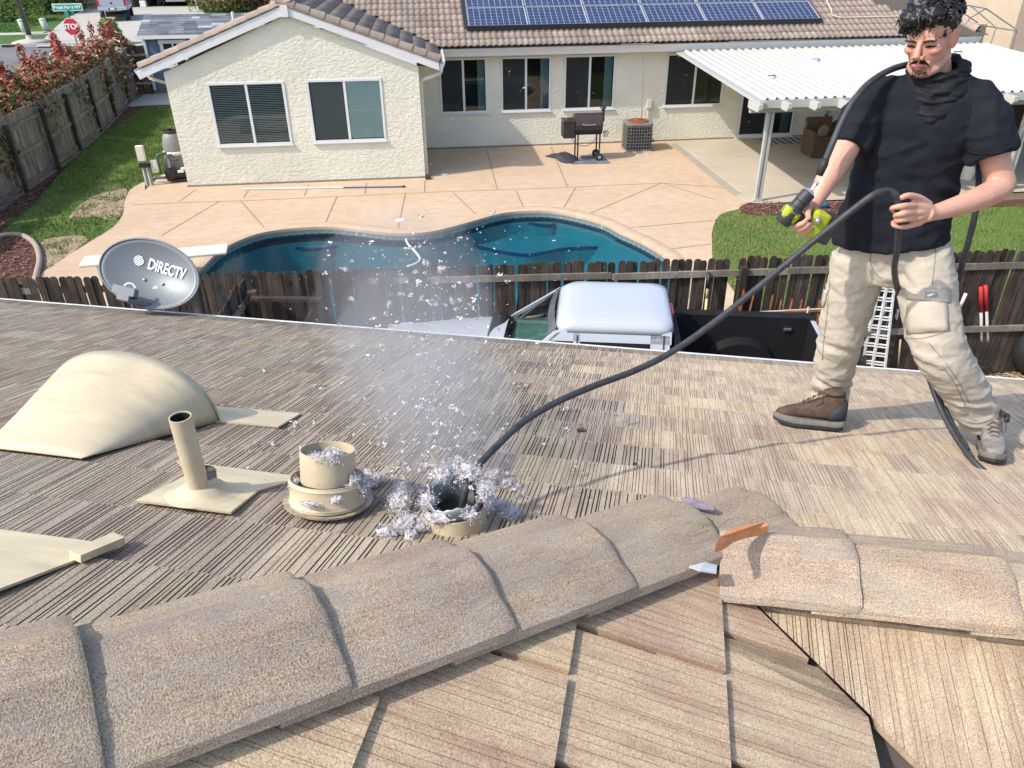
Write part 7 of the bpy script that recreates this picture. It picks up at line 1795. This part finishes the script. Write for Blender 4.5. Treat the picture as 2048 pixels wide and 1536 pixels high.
# left hand closing on the cable
def dig(pts, rs): mb.tube(catmull([AT(*q) for q in pts], 4), [rs[min(len(rs)-1, int(i/4))]+(rs[min(len(rs)-1, int(i/4)+1)]-rs[min(len(rs)-1, int(i/4))])*((i % 4)/4) for i in range(4*(len(pts)-1)+1)], 10)
W_ = (1866, 424, 2.715)
for kx, ky, kd in ((1832, 410, 2.672), (1829, 424, 2.668), (1830, 437, 2.672), (1833, 448, 2.682)):
    dig([W_, ((W_[0]+kx)/2, (W_[1]+ky)/2-1, (W_[2]+kd)/2-.008), (kx, ky, kd)], [.021, .018, .0135, .0125])
dig([(1858, 410, 2.705), (1838, 396, 2.678), (1816, 391, 2.655), (1800, 397, 2.648)], [.016, .0135, .0115, .0095])
dig([(1832, 410, 2.672), (1806, 412, 2.640), (1785, 416, 2.652), (1786, 421, 2.682)], [.0125, .0112, .0098, .0085])
dig([(1829, 424, 2.668), (1806, 427, 2.636), (1791, 431, 2.655), (1795, 434, 2.682)], [.0125, .0112, .0098, .0085])
dig([(1830, 437, 2.672), (1807, 439, 2.642), (1792, 442, 2.660), (1797, 444, 2.684)], [.012, .0108, .0095, .0082])
dig([(1833, 448, 2.682), (1809, 454, 2.658), (1788, 451, 2.662), (1786, 443, 2.684)], [.0108, .0096, .0085, .0075])
# right hand round the drill handle
RWp = (1618, 416, 2.865)
for kx, ky, kd in ((1588, 446, 2.835), (1592, 455, 2.838), (1598, 462, 2.845), (1605, 468, 2.855)):
    dig([RWp, ((RWp[0]+kx)/2-6, (RWp[1]+ky)/2+4, 2.868), (kx, ky, kd)], [.022, .019, .0135, .0125])
dig([(1588, 446, 2.835), (1594, 451, 2.782), (1606, 446, 2.762), (1612, 441, 2.775)], [.0125, .0115, .010, .0085])
dig([(1592, 455, 2.838), (1600, 459, 2.784), (1613, 452, 2.764), (1620, 447, 2.778)], [.0125, .0115, .010, .0085])
dig([(1598, 462, 2.845), (1607, 465, 2.792), (1620, 457, 2.772), (1626, 452, 2.785)], [.012, .011, .0095, .0082])
dig([(1605, 468, 2.855), (1612, 471, 2.805), (1622, 464, 2.785), (1627, 459, 2.796)], [.011, .0098, .0085, .0075])
dig([(1622, 408, 2.85), (1617, 420, 2.80), (1616, 431, 2.775), (1620, 438, 2.77)], [.015, .0135, .0115, .009])
body = fuse('body', mb, M_skin, .0042, 3, man)
# skin tone: ruddier nose, cheeks and ears, lips, shaded beard growth
me = body.data; ca = me.color_attributes.new('tone', 'FLOAT_COLOR', 'POINT'); IH = MH.transposed()
buf = []
for v in me.vertices:
    q = IH @ (v.co+MO-hc); c = [1, 1, 1]
    if -.16 < q.z < .1 and q.length < .2:
        f = math.exp(-((abs(q.x)-.042)**2+(q.z+.025)**2)/.0012)*(q.y > .02)+1.1*math.exp(-((q.x)**2+(q.z+.032)**2+(q.y-.112)**2)/.0005)+.8*(abs(q.x) > .07)*(q.y < .03)*(q.z > -.06)
        c = [1+.03*f, 1-.11*f, 1-.12*f]
        if q.y > .0 and q.z < -.045:
            b = min(1, max(0, (-.045-q.z)/.03))*min(1, max(0, (q.y+.0)/.03)); n_ = .5+.5*noise.noise(q*40)
            k = .22*b*(.6+.6*n_); c = [x*(1-k*y) for x, y in zip(c, (1, .9, .8))]
        if abs(q.x) < .026 and q.y > .08 and -.0845 < q.z < -.060: c = [c[0]*.92, c[1]*.62, c[2]*.66]
        if abs(q.x) < .023 and q.y > .085 and abs(q.z+.0718) < .0016: c = [x*.45 for x in c]
    buf += [c[0], c[1], c[2], 1]
ca.data.foreach_set('color', buf)
# ---- clothes
def wr(v, fr, seed): return noise.noise(V((v.x*fr, v.y*fr, v.z*fr*1.4))+V((seed, 0, 0)))
def shirt_d(v, n_):
    z = v.z; d = .010*wr(v, 9, 3)+.007*max(0, 1-2.2*abs(noise.noise(V((v.x*6+v.z*4, v.y*6, v.z*9-v.x*5))+V((61, 0, 0)))))**3+.006*wr(v, 20, 7)
    q = v-AT(1800, 380, 3.0); d += .010*math.sin((q.dot(lat)*.75+q.z*1.1)*46+4*wr(v, 5, 1))*math.exp(-(q.z/.17)**2)*(.4+.6*wr(v, 6, 11))
    return d
mb = MB()
mb.loft([tr_ring(1872, 150, 3.03, .074, .068), tr_ring(1868, 163, 3.03, .105, .078), tr_ring(1862, 172, 3.03, .155, .088), tr_ring(1856, 192, 3.032, .195, .108), tr_ring(1842, 235, 3.035, .208, .132), tr_ring(1826, 285, 3.04, .198, .135), tr_ring(1812, 335, 3.045, .190, .133), tr_ring(1800, 390, 3.05, .198, .138), tr_ring(1786, 445, 3.055, .212, .147), [q+UP*(.028*((q-AT(1779, 478, 3.06)).dot(lat)/.2)) for q in tr_ring(1779, 482, 3.06, .222, .156)]])
mb.tube([P_['rs']+lat*.06-UP*.015, P_['rs']+lat*.012-UP*.030, (P_['rs']*.55+P_['re']*.45)-lat*.004, P_['re']*.97+P_['rs']*.03-UP*.012], [.058, .072, .079, .076], 18)
for sj in ('rs', 'ls'): mb.ball(P_[sj]-UP*.045, .076, 14, 10)
mb.tube([nk+UP*.012-lat*.03, nk*.55+P_['rs']*.45-UP*.005, P_['rs']-UP*.03], [.050, .052, .062], 14)
mb.tube([nk+UP*.012+lat*.03, nk*.5+P_['ls']*.5-UP*.0, P_['ls']-UP*.03], [.050, .055, .066], 14)
mb.tube([P_['ls']-lat*.06-UP*.02, P_['ls']-lat*.008-UP*.030, P_['ls']*.55+AT(1984, 312, 2.90)*.45+lat*.006, AT(1985, 314, 2.89)], [.06, .078, .089, .089], 18)
shirt = fuse('shirt', mb, M_shirt, .0095, 5, man, shirt_d)
mb = MB(); tn = nk
for k, (dz, ra_, rb_, tl, r_) in enumerate(((.035, .074, .075, -.035, .017), (.015, .080, .083, -.050, .020), (-.006, .088, .094, -.066, .021), (-.026, .093, .104, -.085, .020), (-.04, .086, .108, -.105, .017))[:4]):
    c = tn+UP*(dz+.035)+fwd*.012; P = []
    for j in range(25):
        t = 2*math.pi*j/24; st = math.sin(t); ct = math.cos(t)
        v_dip = -.03*max(0, st)**6*(k*.4)
        P.append(c+lat*(ra_*ct)+fwd*(rb_*st)+UP*(tl*max(st, -.25)+v_dip+.006*math.sin(3*t+k)))
    mb.tube(P, [r_*(1+.25*math.sin(5*2*math.pi*j/24+k*2)) for j in range(25)], 9)
gait = fuse('neck_gaiter', mb, M_gait, .006, 2, man, lambda v, n_: .004*wr(v, 26, 5)+.003*math.sin(v.z*240+6*wr(v, 12, 2)))
def trou_d(v, n_):
    d = .006*wr(v, 10, 23)+.003*wr(v, 24, 27)
    rg = 1-2.2*abs(noise.noise(V((v.x*7+v.z*5, v.y*7, v.z*13-v.x*6))+V((31, 0, 0)))); d += .004*max(0, rg)**3
    rg = 1-2.2*abs(noise.noise(V((v.x*15-v.z*9, v.y*15, v.z*24+v.x*8))+V((41, 0, 0)))); d += .0035*max(0, rg)**3
    for px, py, dist, a, fr in ((1878, 690, 2.72, .010, 70), (1655, 790, 3.15, .012, 90), (1955, 820, 2.76, .009, 85), (1680, 690, 3.05, .007, 60), (1790, 545, 2.95, .008, 55)):
        q = v-AT(px, py, dist); d += a*math.sin(q.z*fr+q.dot(lat)*22+5*wr(v, 7, px))*math.exp(-(q.length/.11)**2)
    return d
mb = MB()
pel = [tr_ring(1786, 455, 3.06, .178, .122), tr_ring(1781, 485, 3.063, .186, .128), tr_ring(1778, 520, 3.066, .190, .132), tr_ring(1778, 556, 3.068, .165, .118)]
mb.loft(pel)
rl = catmull([P_['rh']+UP*.02, (P_['rh']*.5+P_['rk']*.5)-lat*.004, P_['rk'], P_['rk']*.45+P_['ra']*.55, P_['ra']+UP*.03, P_['ra']-UP*.045], 5)
def rads(ks, n): 
    out = []
    for i in range(n):
        t = i/(n-1)*(len(ks)-1); j = min(len(ks)-2, int(t)); out.append(ks[j]+(ks[j+1]-ks[j])*(t-j))
    return out
mb.tube(rl, rads([.118, .106, .095, .086, .081, .082], len(rl)), 20)
ll = catmull([P_['lh']+UP*.02, P_['lh']*.5+P_['lk']*.5+fwd*.01, P_['lk'], P_['lk']*.45+P_['la']*.55, P_['la']+(P_['lk']-P_['la'])*.06, P_['la']-(P_['lk']-P_['la'])*.02], 5)
mb.tube(ll, rads([.118, .110, .101, .092, .082, .080], len(ll)), 20)
trou = fuse('trousers', mb, M_trou, .009, 4, man, trou_d)
# decals laid onto a surface by shooting rays at it and giving them thickness
from mathutils.bvhtree import BVHTree
def bvh_of(o):
    me = o.data; return BVHTree.FromPolygons([v.co+MO for v in me.vertices], [p.vertices[:] for p in me.polygons])
BT, BS, BB = bvh_of(trou), bvh_of(shirt), bvh_of(body)
def shoot(b, px, py):
    h = b.ray_cast(EYE, ray(px, py).normalized()); return (h[0], h[1]) if h[0] is not None else (None, None)
def patch(name, b, quad, off, m_, parent=man, nu=8, nv=5, th=.006):
    (x0, y0), (x1, y1), (x2, y2), (x3, y3) = quad; g = []
    for j in range(nv+1):
        row = []
        for i in range(nu+1):
            u, v = i/nu, j/nv; x = (x0*(1-u)+x1*u)*(1-v)+(x3*(1-u)+x2*u)*v; y = (y0*(1-u)+y1*u)*(1-v)+(y3*(1-u)+y2*u)*v
            p, n_ = shoot(b, x, y); row.append((p, n_))
        g.append(row)
    ok = [q for r_ in g for q in r_ if q[0] is not None]
    if not ok: return None
    top = [[(q[0]+q[1]*off-MO if q[0] is not None else None) for q in r_] for r_ in g]
    mb = MB(); idx = {}
    for j, r_ in enumerate(top):
        for i, p in enumerate(r_):
            if p is not None: idx[(i, j)] = len(mb.v); mb.v.append(tuple(p))
    for j in range(nv):
        for i in range(nu):
            k = [(i, j), (i+1, j), (i+1, j+1), (i, j+1)]
            if all(q in idx for q in k): mb.f.append(tuple(idx[q] for q in k)); mb.m.append(0)
    if not mb.f: return None
    o = mb.build(name, m_, parent, True); s_ = o.modifiers.new('t', 'SOLIDIFY'); s_.thickness = th; s_.offset = -1; return o
def strip(name, b, pts, r_, m_, parent=man, off=.001):
    P = []
    for q in catmull([V((x, y, 0)) for x, y in pts], 6):
        p, n_ = shoot(b, q.x, q.y)
        if p is not None: P.append(p+n_*off-MO)
    if len(P) < 2: return None
    mb = MB(); mb.tube(P, r_, 5); return mb.build(name, m_, parent, True)
fl_ = patch('pocket_flap', BT, [(1806, 576), (1897, 579), (1897, 606), (1818, 598)], .013, M_trou, th=.012)
patch('flap_label', BT, [(1850, 585), (1872, 586), (1872, 596), (1850, 595)], .017, plain('grey_label', (.24, .26, .30), .6), nu=4, nv=2, th=.003)
patch('label_print', BT, [(1855, 588), (1868, 588.6), (1868, 591.5), (1855, 591)], .0185, M_swh, nu=3, nv=1, th=.001)
patch('cargo_pocket', BT, [(1816, 597), (1893, 605), (1897, 660), (1815, 668)], .008, M_trou, th=.009)
for nm, pts in (('pocket_seam', [(1838, 603), (1836, 640), (1836, 664)]), ('pocket_seam', [(1875, 606), (1877, 635), (1879, 660)]), ('knee_seam', [(1813, 676), (1845, 676), (1880, 667), (1900, 658)]), ('knee_seam', [(1856, 685), (1870, 700), (1880, 712)]), ('leg_seam', [(1871, 500), (1868, 535), (1864, 570)]), ('shin_seam', [(1890, 725), (1915, 760), (1938, 805)]), ('shin_seam', [(1884, 730), (1908, 765), (1930, 810)]), ('fly_seam', [(1741, 508), (1742, 530), (1752, 548), (1762, 556)]), ('side_pocket_seam', [(1838, 469), (1850, 480), (1866, 492), (1872, 498)]), ('leg_seam', [(1660, 560), (1655, 620), (1648, 680), (1645, 720)]), ('hem_seam', [(1618, 815), (1640, 822), (1670, 822), (1686, 815)]), ('hem_seam', [(1934, 842), (1955, 846), (1982, 838)])):
    strip(nm, BT, pts, .0022, M_seam)
patch('side_pocket', BT, [(1645, 577), (1657, 580), (1650, 612), (1640, 618)], .010, M_trou, nu=4, nv=5, th=.010)
strip('sleeve_hem', BS, [(1682, 283), (1695, 295), (1712, 303)], .0025, M_shirt); strip('sleeve_hem', BS, [(1934, 302), (1960, 308), (2000, 305), (2024, 292)], .0025, M_shirt)
strip('shoulder_seam', BS, [(1925, 170), (1940, 200), (1938, 240)], .0018, M_shirt)
# ---- hair, brows, moustache, goatee
mb = MB(); rh = random.Random(3)
mb.ball(Hd(0, -.020, .050), (.081, .100, .083), 20, 14, MH)
for x, y, z, a, b, c in ((0, .035, .098, .062, .055, .038), (-.03, .074, .086, .046, .040, .034), (.02, .064, .100, .046, .04, .034), (-.058, .060, .066, .030, .036, .036), (-.02, .03, .125, .05, .05, .03), (0, -.04, .105, .07, .07, .04), (.06, -.005, .072, .026, .05, .045), (-.06, .0, .075, .03, .055, .045)): mb.ball(Hd(x, y, z), (a, b, c), 12, 9, MH)
def hair_ok(q): return True
hm = fuse('hair', mb, M_hair, .007, 1, man, lambda v, n_: .010*wr(v, 42, 9)+.006*wr(v, 90, 4))
# carve the face free: drop hair in front of the hairline
me = hm.data; bm = bmesh.new(); bm.from_mesh(me); kill = []
for v in bm.verts:
    q = IH @ (v.co+MO-hc)
    if (q.y > .045 and q.z < .052-.02*(q.x < -.03)) or (q.y > -.005 and q.z < .008) or (q.z < -.055) or (abs(q.x) > .066 and q.y > -.03 and q.z < .014): kill.append(v)
bmesh.ops.delete(bm, geom=kill, context='VERTS')
seen, best = set(), []
for v in bm.verts:
    if v in seen: continue
    st, comp = [v], []; seen.add(v)
    while st:
        a = st.pop(); comp.append(a)
        for e in a.link_edges:
            b = e.other_vert(a)
            if b not in seen: seen.add(b); st.append(b)
    if len(comp) > len(best): best = comp
keep = set(best); bmesh.ops.delete(bm, geom=[v for v in bm.verts if v not in keep], context='VERTS'); bm.to_mesh(me); bm.free()
mb = MB()
for k in range(330):
    a = rh.uniform(0, 6.283); el = rh.uniform(.05, 1.5)
    u = V((math.cos(a)*math.cos(el), math.sin(a)*math.cos(el), math.sin(el)))
    if u.y > .5 and u.z < .32: continue
    b_ = V((u.x*.084, u.y*.103-.014, .052+u.z*.092)); ln = rh.uniform(.5, 1.2) if u.y > .1 or u.z > .6 else rh.uniform(.2, .45)
    t = u.cross(V((rh.gauss(0, 1), rh.gauss(0, 1), rh.gauss(0, 1)))).normalized(); t2 = u.cross(t); rr_ = rh.uniform(.008, .016)*ln
    pts = [b_+t*(rr_*math.cos(w*1.3))+t2*(rr_*math.sin(w*1.3))+u*(.004+.0045*w*ln)+V((0, .003*w*(u.y > .2), -.0022*w*(u.y > .2))) for w in range(6)]
    mb.tube([Hd(*p)-MO for p in pts], [.0052, .0052, .005, .0044, .0034, .0014], 5, True)
for k in range(60):                                          # loose curls over the forehead, to his right
    x = rh.uniform(-.075, -.005) if rh.random() < .75 else rh.uniform(-.005, .04); b_ = V((x, .083+rh.uniform(-.012, .014)-abs(x)*.25, .075+rh.uniform(-.02, .02))); ln = rh.uniform(.5, 1.15)
    pts = [b_+V((rh.uniform(-.001, .001)+.008*math.sin(w*1.25+k)*ln, .007*math.cos(w*1.25+k)*ln+.002*w, -.0082*w*ln*(.65 if x > -.01 else 1))) for w in range(6)]
    mb.tube([Hd(*p)-MO for p in pts], [.0032, .0034, .0032, .0028, .002, .001], 5, True)
mb.build('curls', M_hair, hm, True)
def tufts(name, poly, n, ln, wd, dirf, m_, seed, off=.0012):
    r_ = random.Random(seed); xs = [p[0] for p in poly]; ys = [p[1] for p in poly]; mb = MB(); k = 0; t_ = 0
    while k < n and t_ < n*10:
        t_ += 1; x, z = r_.uniform(min(xs), max(xs)), r_.uniform(min(ys), max(ys))
        if not inside(poly, x, z): continue
        o_ = Hd(x, .25, z); h = BB.ray_cast(o_, -(MH @ V((0, 1, 0))))
        if h[0] is None or (h[0]-o_).length > .28: continue
        d = MH @ V(dirf(x, z, r_)); d = (d-h[1]*d.dot(h[1])).normalized(); e = d.cross(h[1]).normalized(); p = h[0]+h[1]*off-MO; L = ln*r_.uniform(.6, 1.3)
        mb.add([p-e*wd, p+d*L*.5-e*wd*.7+h[1]*.0008, p+d*L+h[1]*.0012, p+d*L*.5+e*wd*.7+h[1]*.0008, p+e*wd], [(0, 1, 2, 3, 4)]); k += 1
    return tag(mb.build(name, m_, man), kind='stuff') if mb.f else None
for s_ in (-1, 1):
    tufts('eyebrow', [(s_*.010, .016), (s_*.030, .022), (s_*.050, .017), (s_*.052, .012), (s_*.030, .0155), (s_*.010, .011)][::s_], 110, .008, .0008, lambda x, z, r_: (s_*1, 0, .25+r_.uniform(-.3, .3)), M_hair, 20+s_)
    tufts('eye_line', [(s_*.016, -.0035), (s_*.030, .0005), (s_*.045, -.003), (s_*.044, -.0065), (s_*.030, -.0055), (s_*.017, -.0075)][::s_], 150, .006, .0012, lambda x, z, r_: (s_*1, 0, r_.uniform(-.3, .2)), M_hair, 30+s_, .0008)
    tufts('moustache', [(s_*.003, -.052), (s_*.016, -.052), (s_*.030, -.064), (s_*.032, -.072), (s_*.022, -.063), (s_*.003, -.0605)][::s_], 260, .006, .0009, lambda x, z, r_: (s_*.8, 0, -.6+r_.uniform(-.3, .3)), M_beard, 40+s_, .0006)
tufts('goatee', [(-.026, -.094), (-.010, -.089), (.010, -.089), (.026, -.094), (.030, -.108), (.022, -.126), (0, -.132), (-.022, -.126), (-.030, -.108)], 260, .007, .0008, lambda x, z, r_: (r_.uniform(-.5, .5), 0, -1), M_beard, 50, .0008)
# ---- boots
def boot(name, heel, toe, ankle, dusty, seed, lab=None):
    ax = (toe-heel); L = .315; ax = (ax-N1W*ax.dot(N1W)).normalized(); az = N1W; ay = az.cross(ax); o_ = heel
    MBt = Matrix((ax, ay, az)).transposed()
    rt = link(name, None, man, loc=heel-MO)
    if lab: rt['label'] = lab
    B = lambda x, y, z: MBt @ V((x, y, z))
    def outl(k, z, sh=0): 
        pr = [(0.0, .0), (.004, .026), (.03, .038), (.10, .037), (.16, .042), (.22, .050), (.27, .045), (.30, .028), (.315, .0)]
        up_ = [(x, y) for x, y in pr]; dn = [(x, -y*.92) for x, y in pr[-2:0:-1]]
        return [B(.157+(x-.157)*k+sh, y*k*1.06, z+max(0, (x-.22))*.16+(.006*max(0, .02-x)/.02)) for x, y in up_+dn]
    mb = MB(); mb.loft([outl(.97, .0), outl(1.0, .004), outl(1.0, .016)]); mb.build('outsole', M_sole2, rt, smooth='auto')
    mb = MB(); mb.loft([outl(1.0, .0165), outl(1.02, .024), outl(1.0, .038), outl(.96, .040)]); mb.build('midsole', M_sole, rt, smooth='auto')
    mb = MB(); secs = [(.308, .006, .050, .052), (.300, .024, .045, .068), (.275, .040, .04, .083), (.235, .046, .04, .094), (.195, .043, .04, .108), (.155, .040, .04, .125), (.115, .040, .04, .142), (.085, .043, .04, .160), (.055, .043, .04, .172), (.025, .036, .04, .175), (.004, .020, .045, .170)]
    rings = []
    for x, w_, z0_, zt_ in secs:
        r_ = []
        for k in range(16):
            t = 2*math.pi*k/16; ct, st = math.cos(t), math.sin(t); ct = math.copysign(abs(ct)**.75, ct)
            r_.append(B(x, w_*1.02*ct, (z0_+zt_)/2+(zt_-z0_)/2*math.copysign(abs(st)**.8, st)))
        rings.append(r_)
    mb.loft(rings)
    def bd(v): return .0035*noise.noise(v*55+V((seed, 0, 0)))+.002*noise.noise(v*120)
    mb.v = [tuple(V(v)*(1+bd(V(v))/.08)) for v in mb.v]
    up_ = mb.build('upper', M_dusty if dusty else M_boot, rt, True); sb_ = up_.modifiers.new('s', 'SUBSURF'); sb_.levels = sb_.render_levels = 1
    mb = MB(); rings = []
    for x, w_, z0_, zt_ in ((.075, .0455, .035, .10), (.04, .0465, .036, .135), (.01, .036, .04, .145), (-.003, .016, .045, .14)):
        rings.append([B(x-.002, w_*1.04*math.cos(t), (z0_+zt_)/2+(zt_-z0_)/2*math.sin(t)) for t in [2*math.pi*k/14 for k in range(14)]])
    mb.loft(rings); mb.build('heel_panel', M_heel, rt, True)
    mb = MB()
    for k in range(6):
        x = .215-k*.021; zt = .102+k*.0145
        for s_ in (-1, 1): mb.tube([B(x, s_*.028, zt-.016), B(x-.006, s_*.010, zt+.002), B(x-.014, -s_*.018, zt+.001)], .0026, 5)
    mb.tube(catmull([B(.105, .0, .168), B(.125, .03, .165), B(.115, .048, .14), B(.14, .045, .11)], 4), .0025, 5); mb.tube(catmull([B(.105, .0, .168), B(.125, -.03, .165), B(.12, -.045, .14)], 4), .0025, 5)
    mb.build('laces', M_lace, rt)
    mb = MB(); mb.ball(B(.06, 0, .172), (.052, .050, .02), 14, 8, MBt); mb.build('padded_collar', M_boot, rt, True)
    if dusty:
        mb = MB(); mb.tube([B(.09, .05, .15), B(.05, .055, .165)], .012, 7); mb.build('ankle_patch', M_heel, rt, True)
    return rt
N1W = _ry*SP+UP*CP
boot('boot', RFW(1686, 860, .040), RFW(1543, 843, .040), P_['ra'], False, 1)
h2 = RFW(1968, 893, .040); boot('boot', h2, RFW(1999, 958, .040), P_['la'], True, 2, 'dusty grey-brown boot pointing towards the viewer')
mb = MB(); mb.box((0, 0, 0), (.03, .02, .035)); p = AT(1689, 801, 3.2); mb.v = [tuple(V(v)+p-MO) for v in mb.v]; mb.build('boot_pull_tab', M_blackm, man)
# ---- drill
M_lime = plain('lime_plastic', (.34, .38, .02), .4, 0, .5, .12, 12, .05, 60); M_dgrey = plain('dark_grey_plastic', (.03, .031, .033), .5, 0, .45, .2, 20)
dr = thing('cordless_drill', 'lime green and black cordless drill held in his right hand', 'drill', tuple(AT(1600, 425, 2.81))); DO = V(dr.location)
def A2(px, py, d): return AT(px, py, d)-DO
ax0, ax1 = A2(1563, 447, 2.80), A2(1622, 381, 2.80); dax = (ax1-ax0); DL = dax.length; dax.normalize()
def DA(f): return ax0+dax*(DL*f)
tow = (-_hf+UP*.2).normalized()
mb = MB(); mb.tube([DA(.0), DA(.04), DA(.20), DA(.36)], [.024, .030, .034, .033], 10); mb.build('rear_cap', M_dgrey, dr, smooth='auto')
mb = MB(); mb.bar(DA(.13), DA(.46), .064, .060, up=tuple(tow)); mb.build('motor_body', M_lime, dr, bevel=.014)
mb = MB(); mb.bar(DA(.20)+tow*.030, DA(.27)+tow*.030, .02, .02, up=tuple(tow)); mb.bar(DA(.36)+tow*.030, DA(.42)+tow*.030, .024, .018, up=tuple(tow)); mb.build('vent_slot', M_dgrey, dr)
mb = MB(); mb.tube([DA(.44), DA(.50), DA(.52), DA(.66)], [.031, .031, .027, .026], 16); mb.build('clutch_ring', M_dgrey, dr, smooth='auto')
mb = MB(); mb.tube([DA(.66), DA(.68), DA(.93), DA(.95)], [.0245, .0275, .0265, .022], 16); mb.build('chuck', M_dgrey, dr, smooth='auto')
mb = MB(); mb.tube([DA(.95), DA(1.02)], [.019, .012], 12); mb.tube([DA(1.02), A2(1631, 369, 2.805)], .0045, 8); mb.tube([A2(1631, 369, 2.805), A2(1634, 364, 2.81)], .010, 8); mb.build('chuck_jaws', M_steel, dr)
h0, h1 = DA(.30), A2(1632, 450, 2.80)
mb = MB(); mb.bar(h0, h1, .040, .036, up=tuple(tow)); mb.build('handle', M_dgrey, dr, bevel=.012)
b0, b1 = A2(1650, 424, 2.80), A2(1619, 474, 2.80); bd_ = (h1-h0).normalized(); bdx = (b1-b0).normalized(); bnz = bd_.cross(bdx).normalized()
mb = MB(); c = (b0+b1)/2-bd_*.006; mb.bar(c-bdx*.054, c+bdx*.054, .052, .070, up=tuple(bd_)); mb.build('battery_foot', M_lime, dr, bevel=.014)
mb = MB(); c2 = c+bd_*.042; mb.bar(c2-bdx*.060, c2+bdx*.058, .036, .074, up=tuple(bd_)); mb.build('battery', M_dgrey, dr, bevel=.01)
mb = MB(); mb.ball(c-bdx*.012-bd_*.015+tow*.032, (.014, .014, .014), 10, 7); mb.build('work_light', M_steel, dr)
mb = MB(); mb.bar(DA(.30)+bd_*.055+dax*.03, DA(.30)+bd_*.085+dax*.028, .02, .02, up=tuple(tow)); mb.build('trigger', M_blackm, dr)
# ---- the black cable (one long flexible rod)
M_cable = plain('black_cable_jacket', (.035, .037, .040), .55, 0, .4, .35, 30)
cb = thing('drain_cable', 'long black flexible cable from the torn vent to his hand, shoulder and drill', 'cable', tuple(AT(938, 965, 1.9))); KO = V(cb.location)
def cab(name, pts, r_, n=6, taper=None):
    P = [q-KO for q in catmull([AT(*q) if len(q) == 3 else q[0] for q in pts], n)]; mb = MB(); mb.tube(P, r_, 10); return mb.build(name, M_cable, cb, True)
stub = RW(-.535, 1.765, z1(-.535, 1.765))
sd = (stub-EYE).dot(_hf)
cab('cable_run', [(918, 1050, sd+.02), (930, 985, sd+.02), (941, 958, sd+.06), (965, 922, sd+.13), (1000, 886, sd+.20), (1045, 845, sd+.29), (1110, 806, sd+.38), (1190, 771, sd+.47), (1270, 741, sd+.56), (1345, 703, sd+.64), (1440, 636, sd+.72), (1540, 555, sd+.78), (1630, 480, sd+.81), (1700, 424, sd+.815), (1745, 391, sd+.81), (1775, 381, 2.665), (1792, 391, 2.66), (1797, 412, 2.660), (1797, 450, 2.665), (1794, 500, 2.72), (1789, 540, 2.80), (1796, 580, 2.93), (1815, 640, 3.0), (1838, 700, 3.0), (1856, 750, 2.96), (1880, 815, 2.86), (1915, 880, 2.70), (1950, 925, 2.56), (1985, 955, 2.49), (2000, 966, 2.47)], .0118)
cab('cable_loop', [(1641, 345, 2.815), (1652, 318, 2.83), (1668, 280, 2.87), (1688, 235, 2.90), (1712, 195, 2.93), (1742, 163, 2.97), (1785, 138, 3.04), (1830, 128, 3.10), (1880, 135, 3.14), (1925, 165, 3.16), (1955, 240, 3.14), (1957, 320, 3.02), (1957, 380, 2.92), (1950, 430, 2.90), (1935, 490, 2.94), (1920, 545, 3.0), (1905, 600, 3.06), (1885, 660, 3.08), (1862, 715, 3.05), (1876, 780, 2.96), (1905, 850, 2.80), (1935, 900, 2.66)], .0118)
mb = MB(); mb.tube([AT(1638, 350, 2.812)-KO, AT(1648, 328, 2.825)-KO, AT(1652, 318, 2.83)-KO], [.014, .0155, .0125], 10); mb.build('cable_ferrule', M_rubber, cb, True)
# slip the little blue bottle cap seen past his wrist onto the lawn edge
bq_ = G(1640, 412, .05); bb = thing('blue_bottle', 'blue object lying in the mulch island behind the drill', 'bottle', tuple(G(1643, 416, 0)))
mb = MB(); mb.tube([(-.12, 0, .07), (-.08, 0, .07), (.10, 0, .07), (.14, 0, .07)], [.05, .08, .08, .04], 10); mb.build('bottle', plain('blue_plastic', (.04, .13, .22), .4, 0, .5, .15), bb, True)
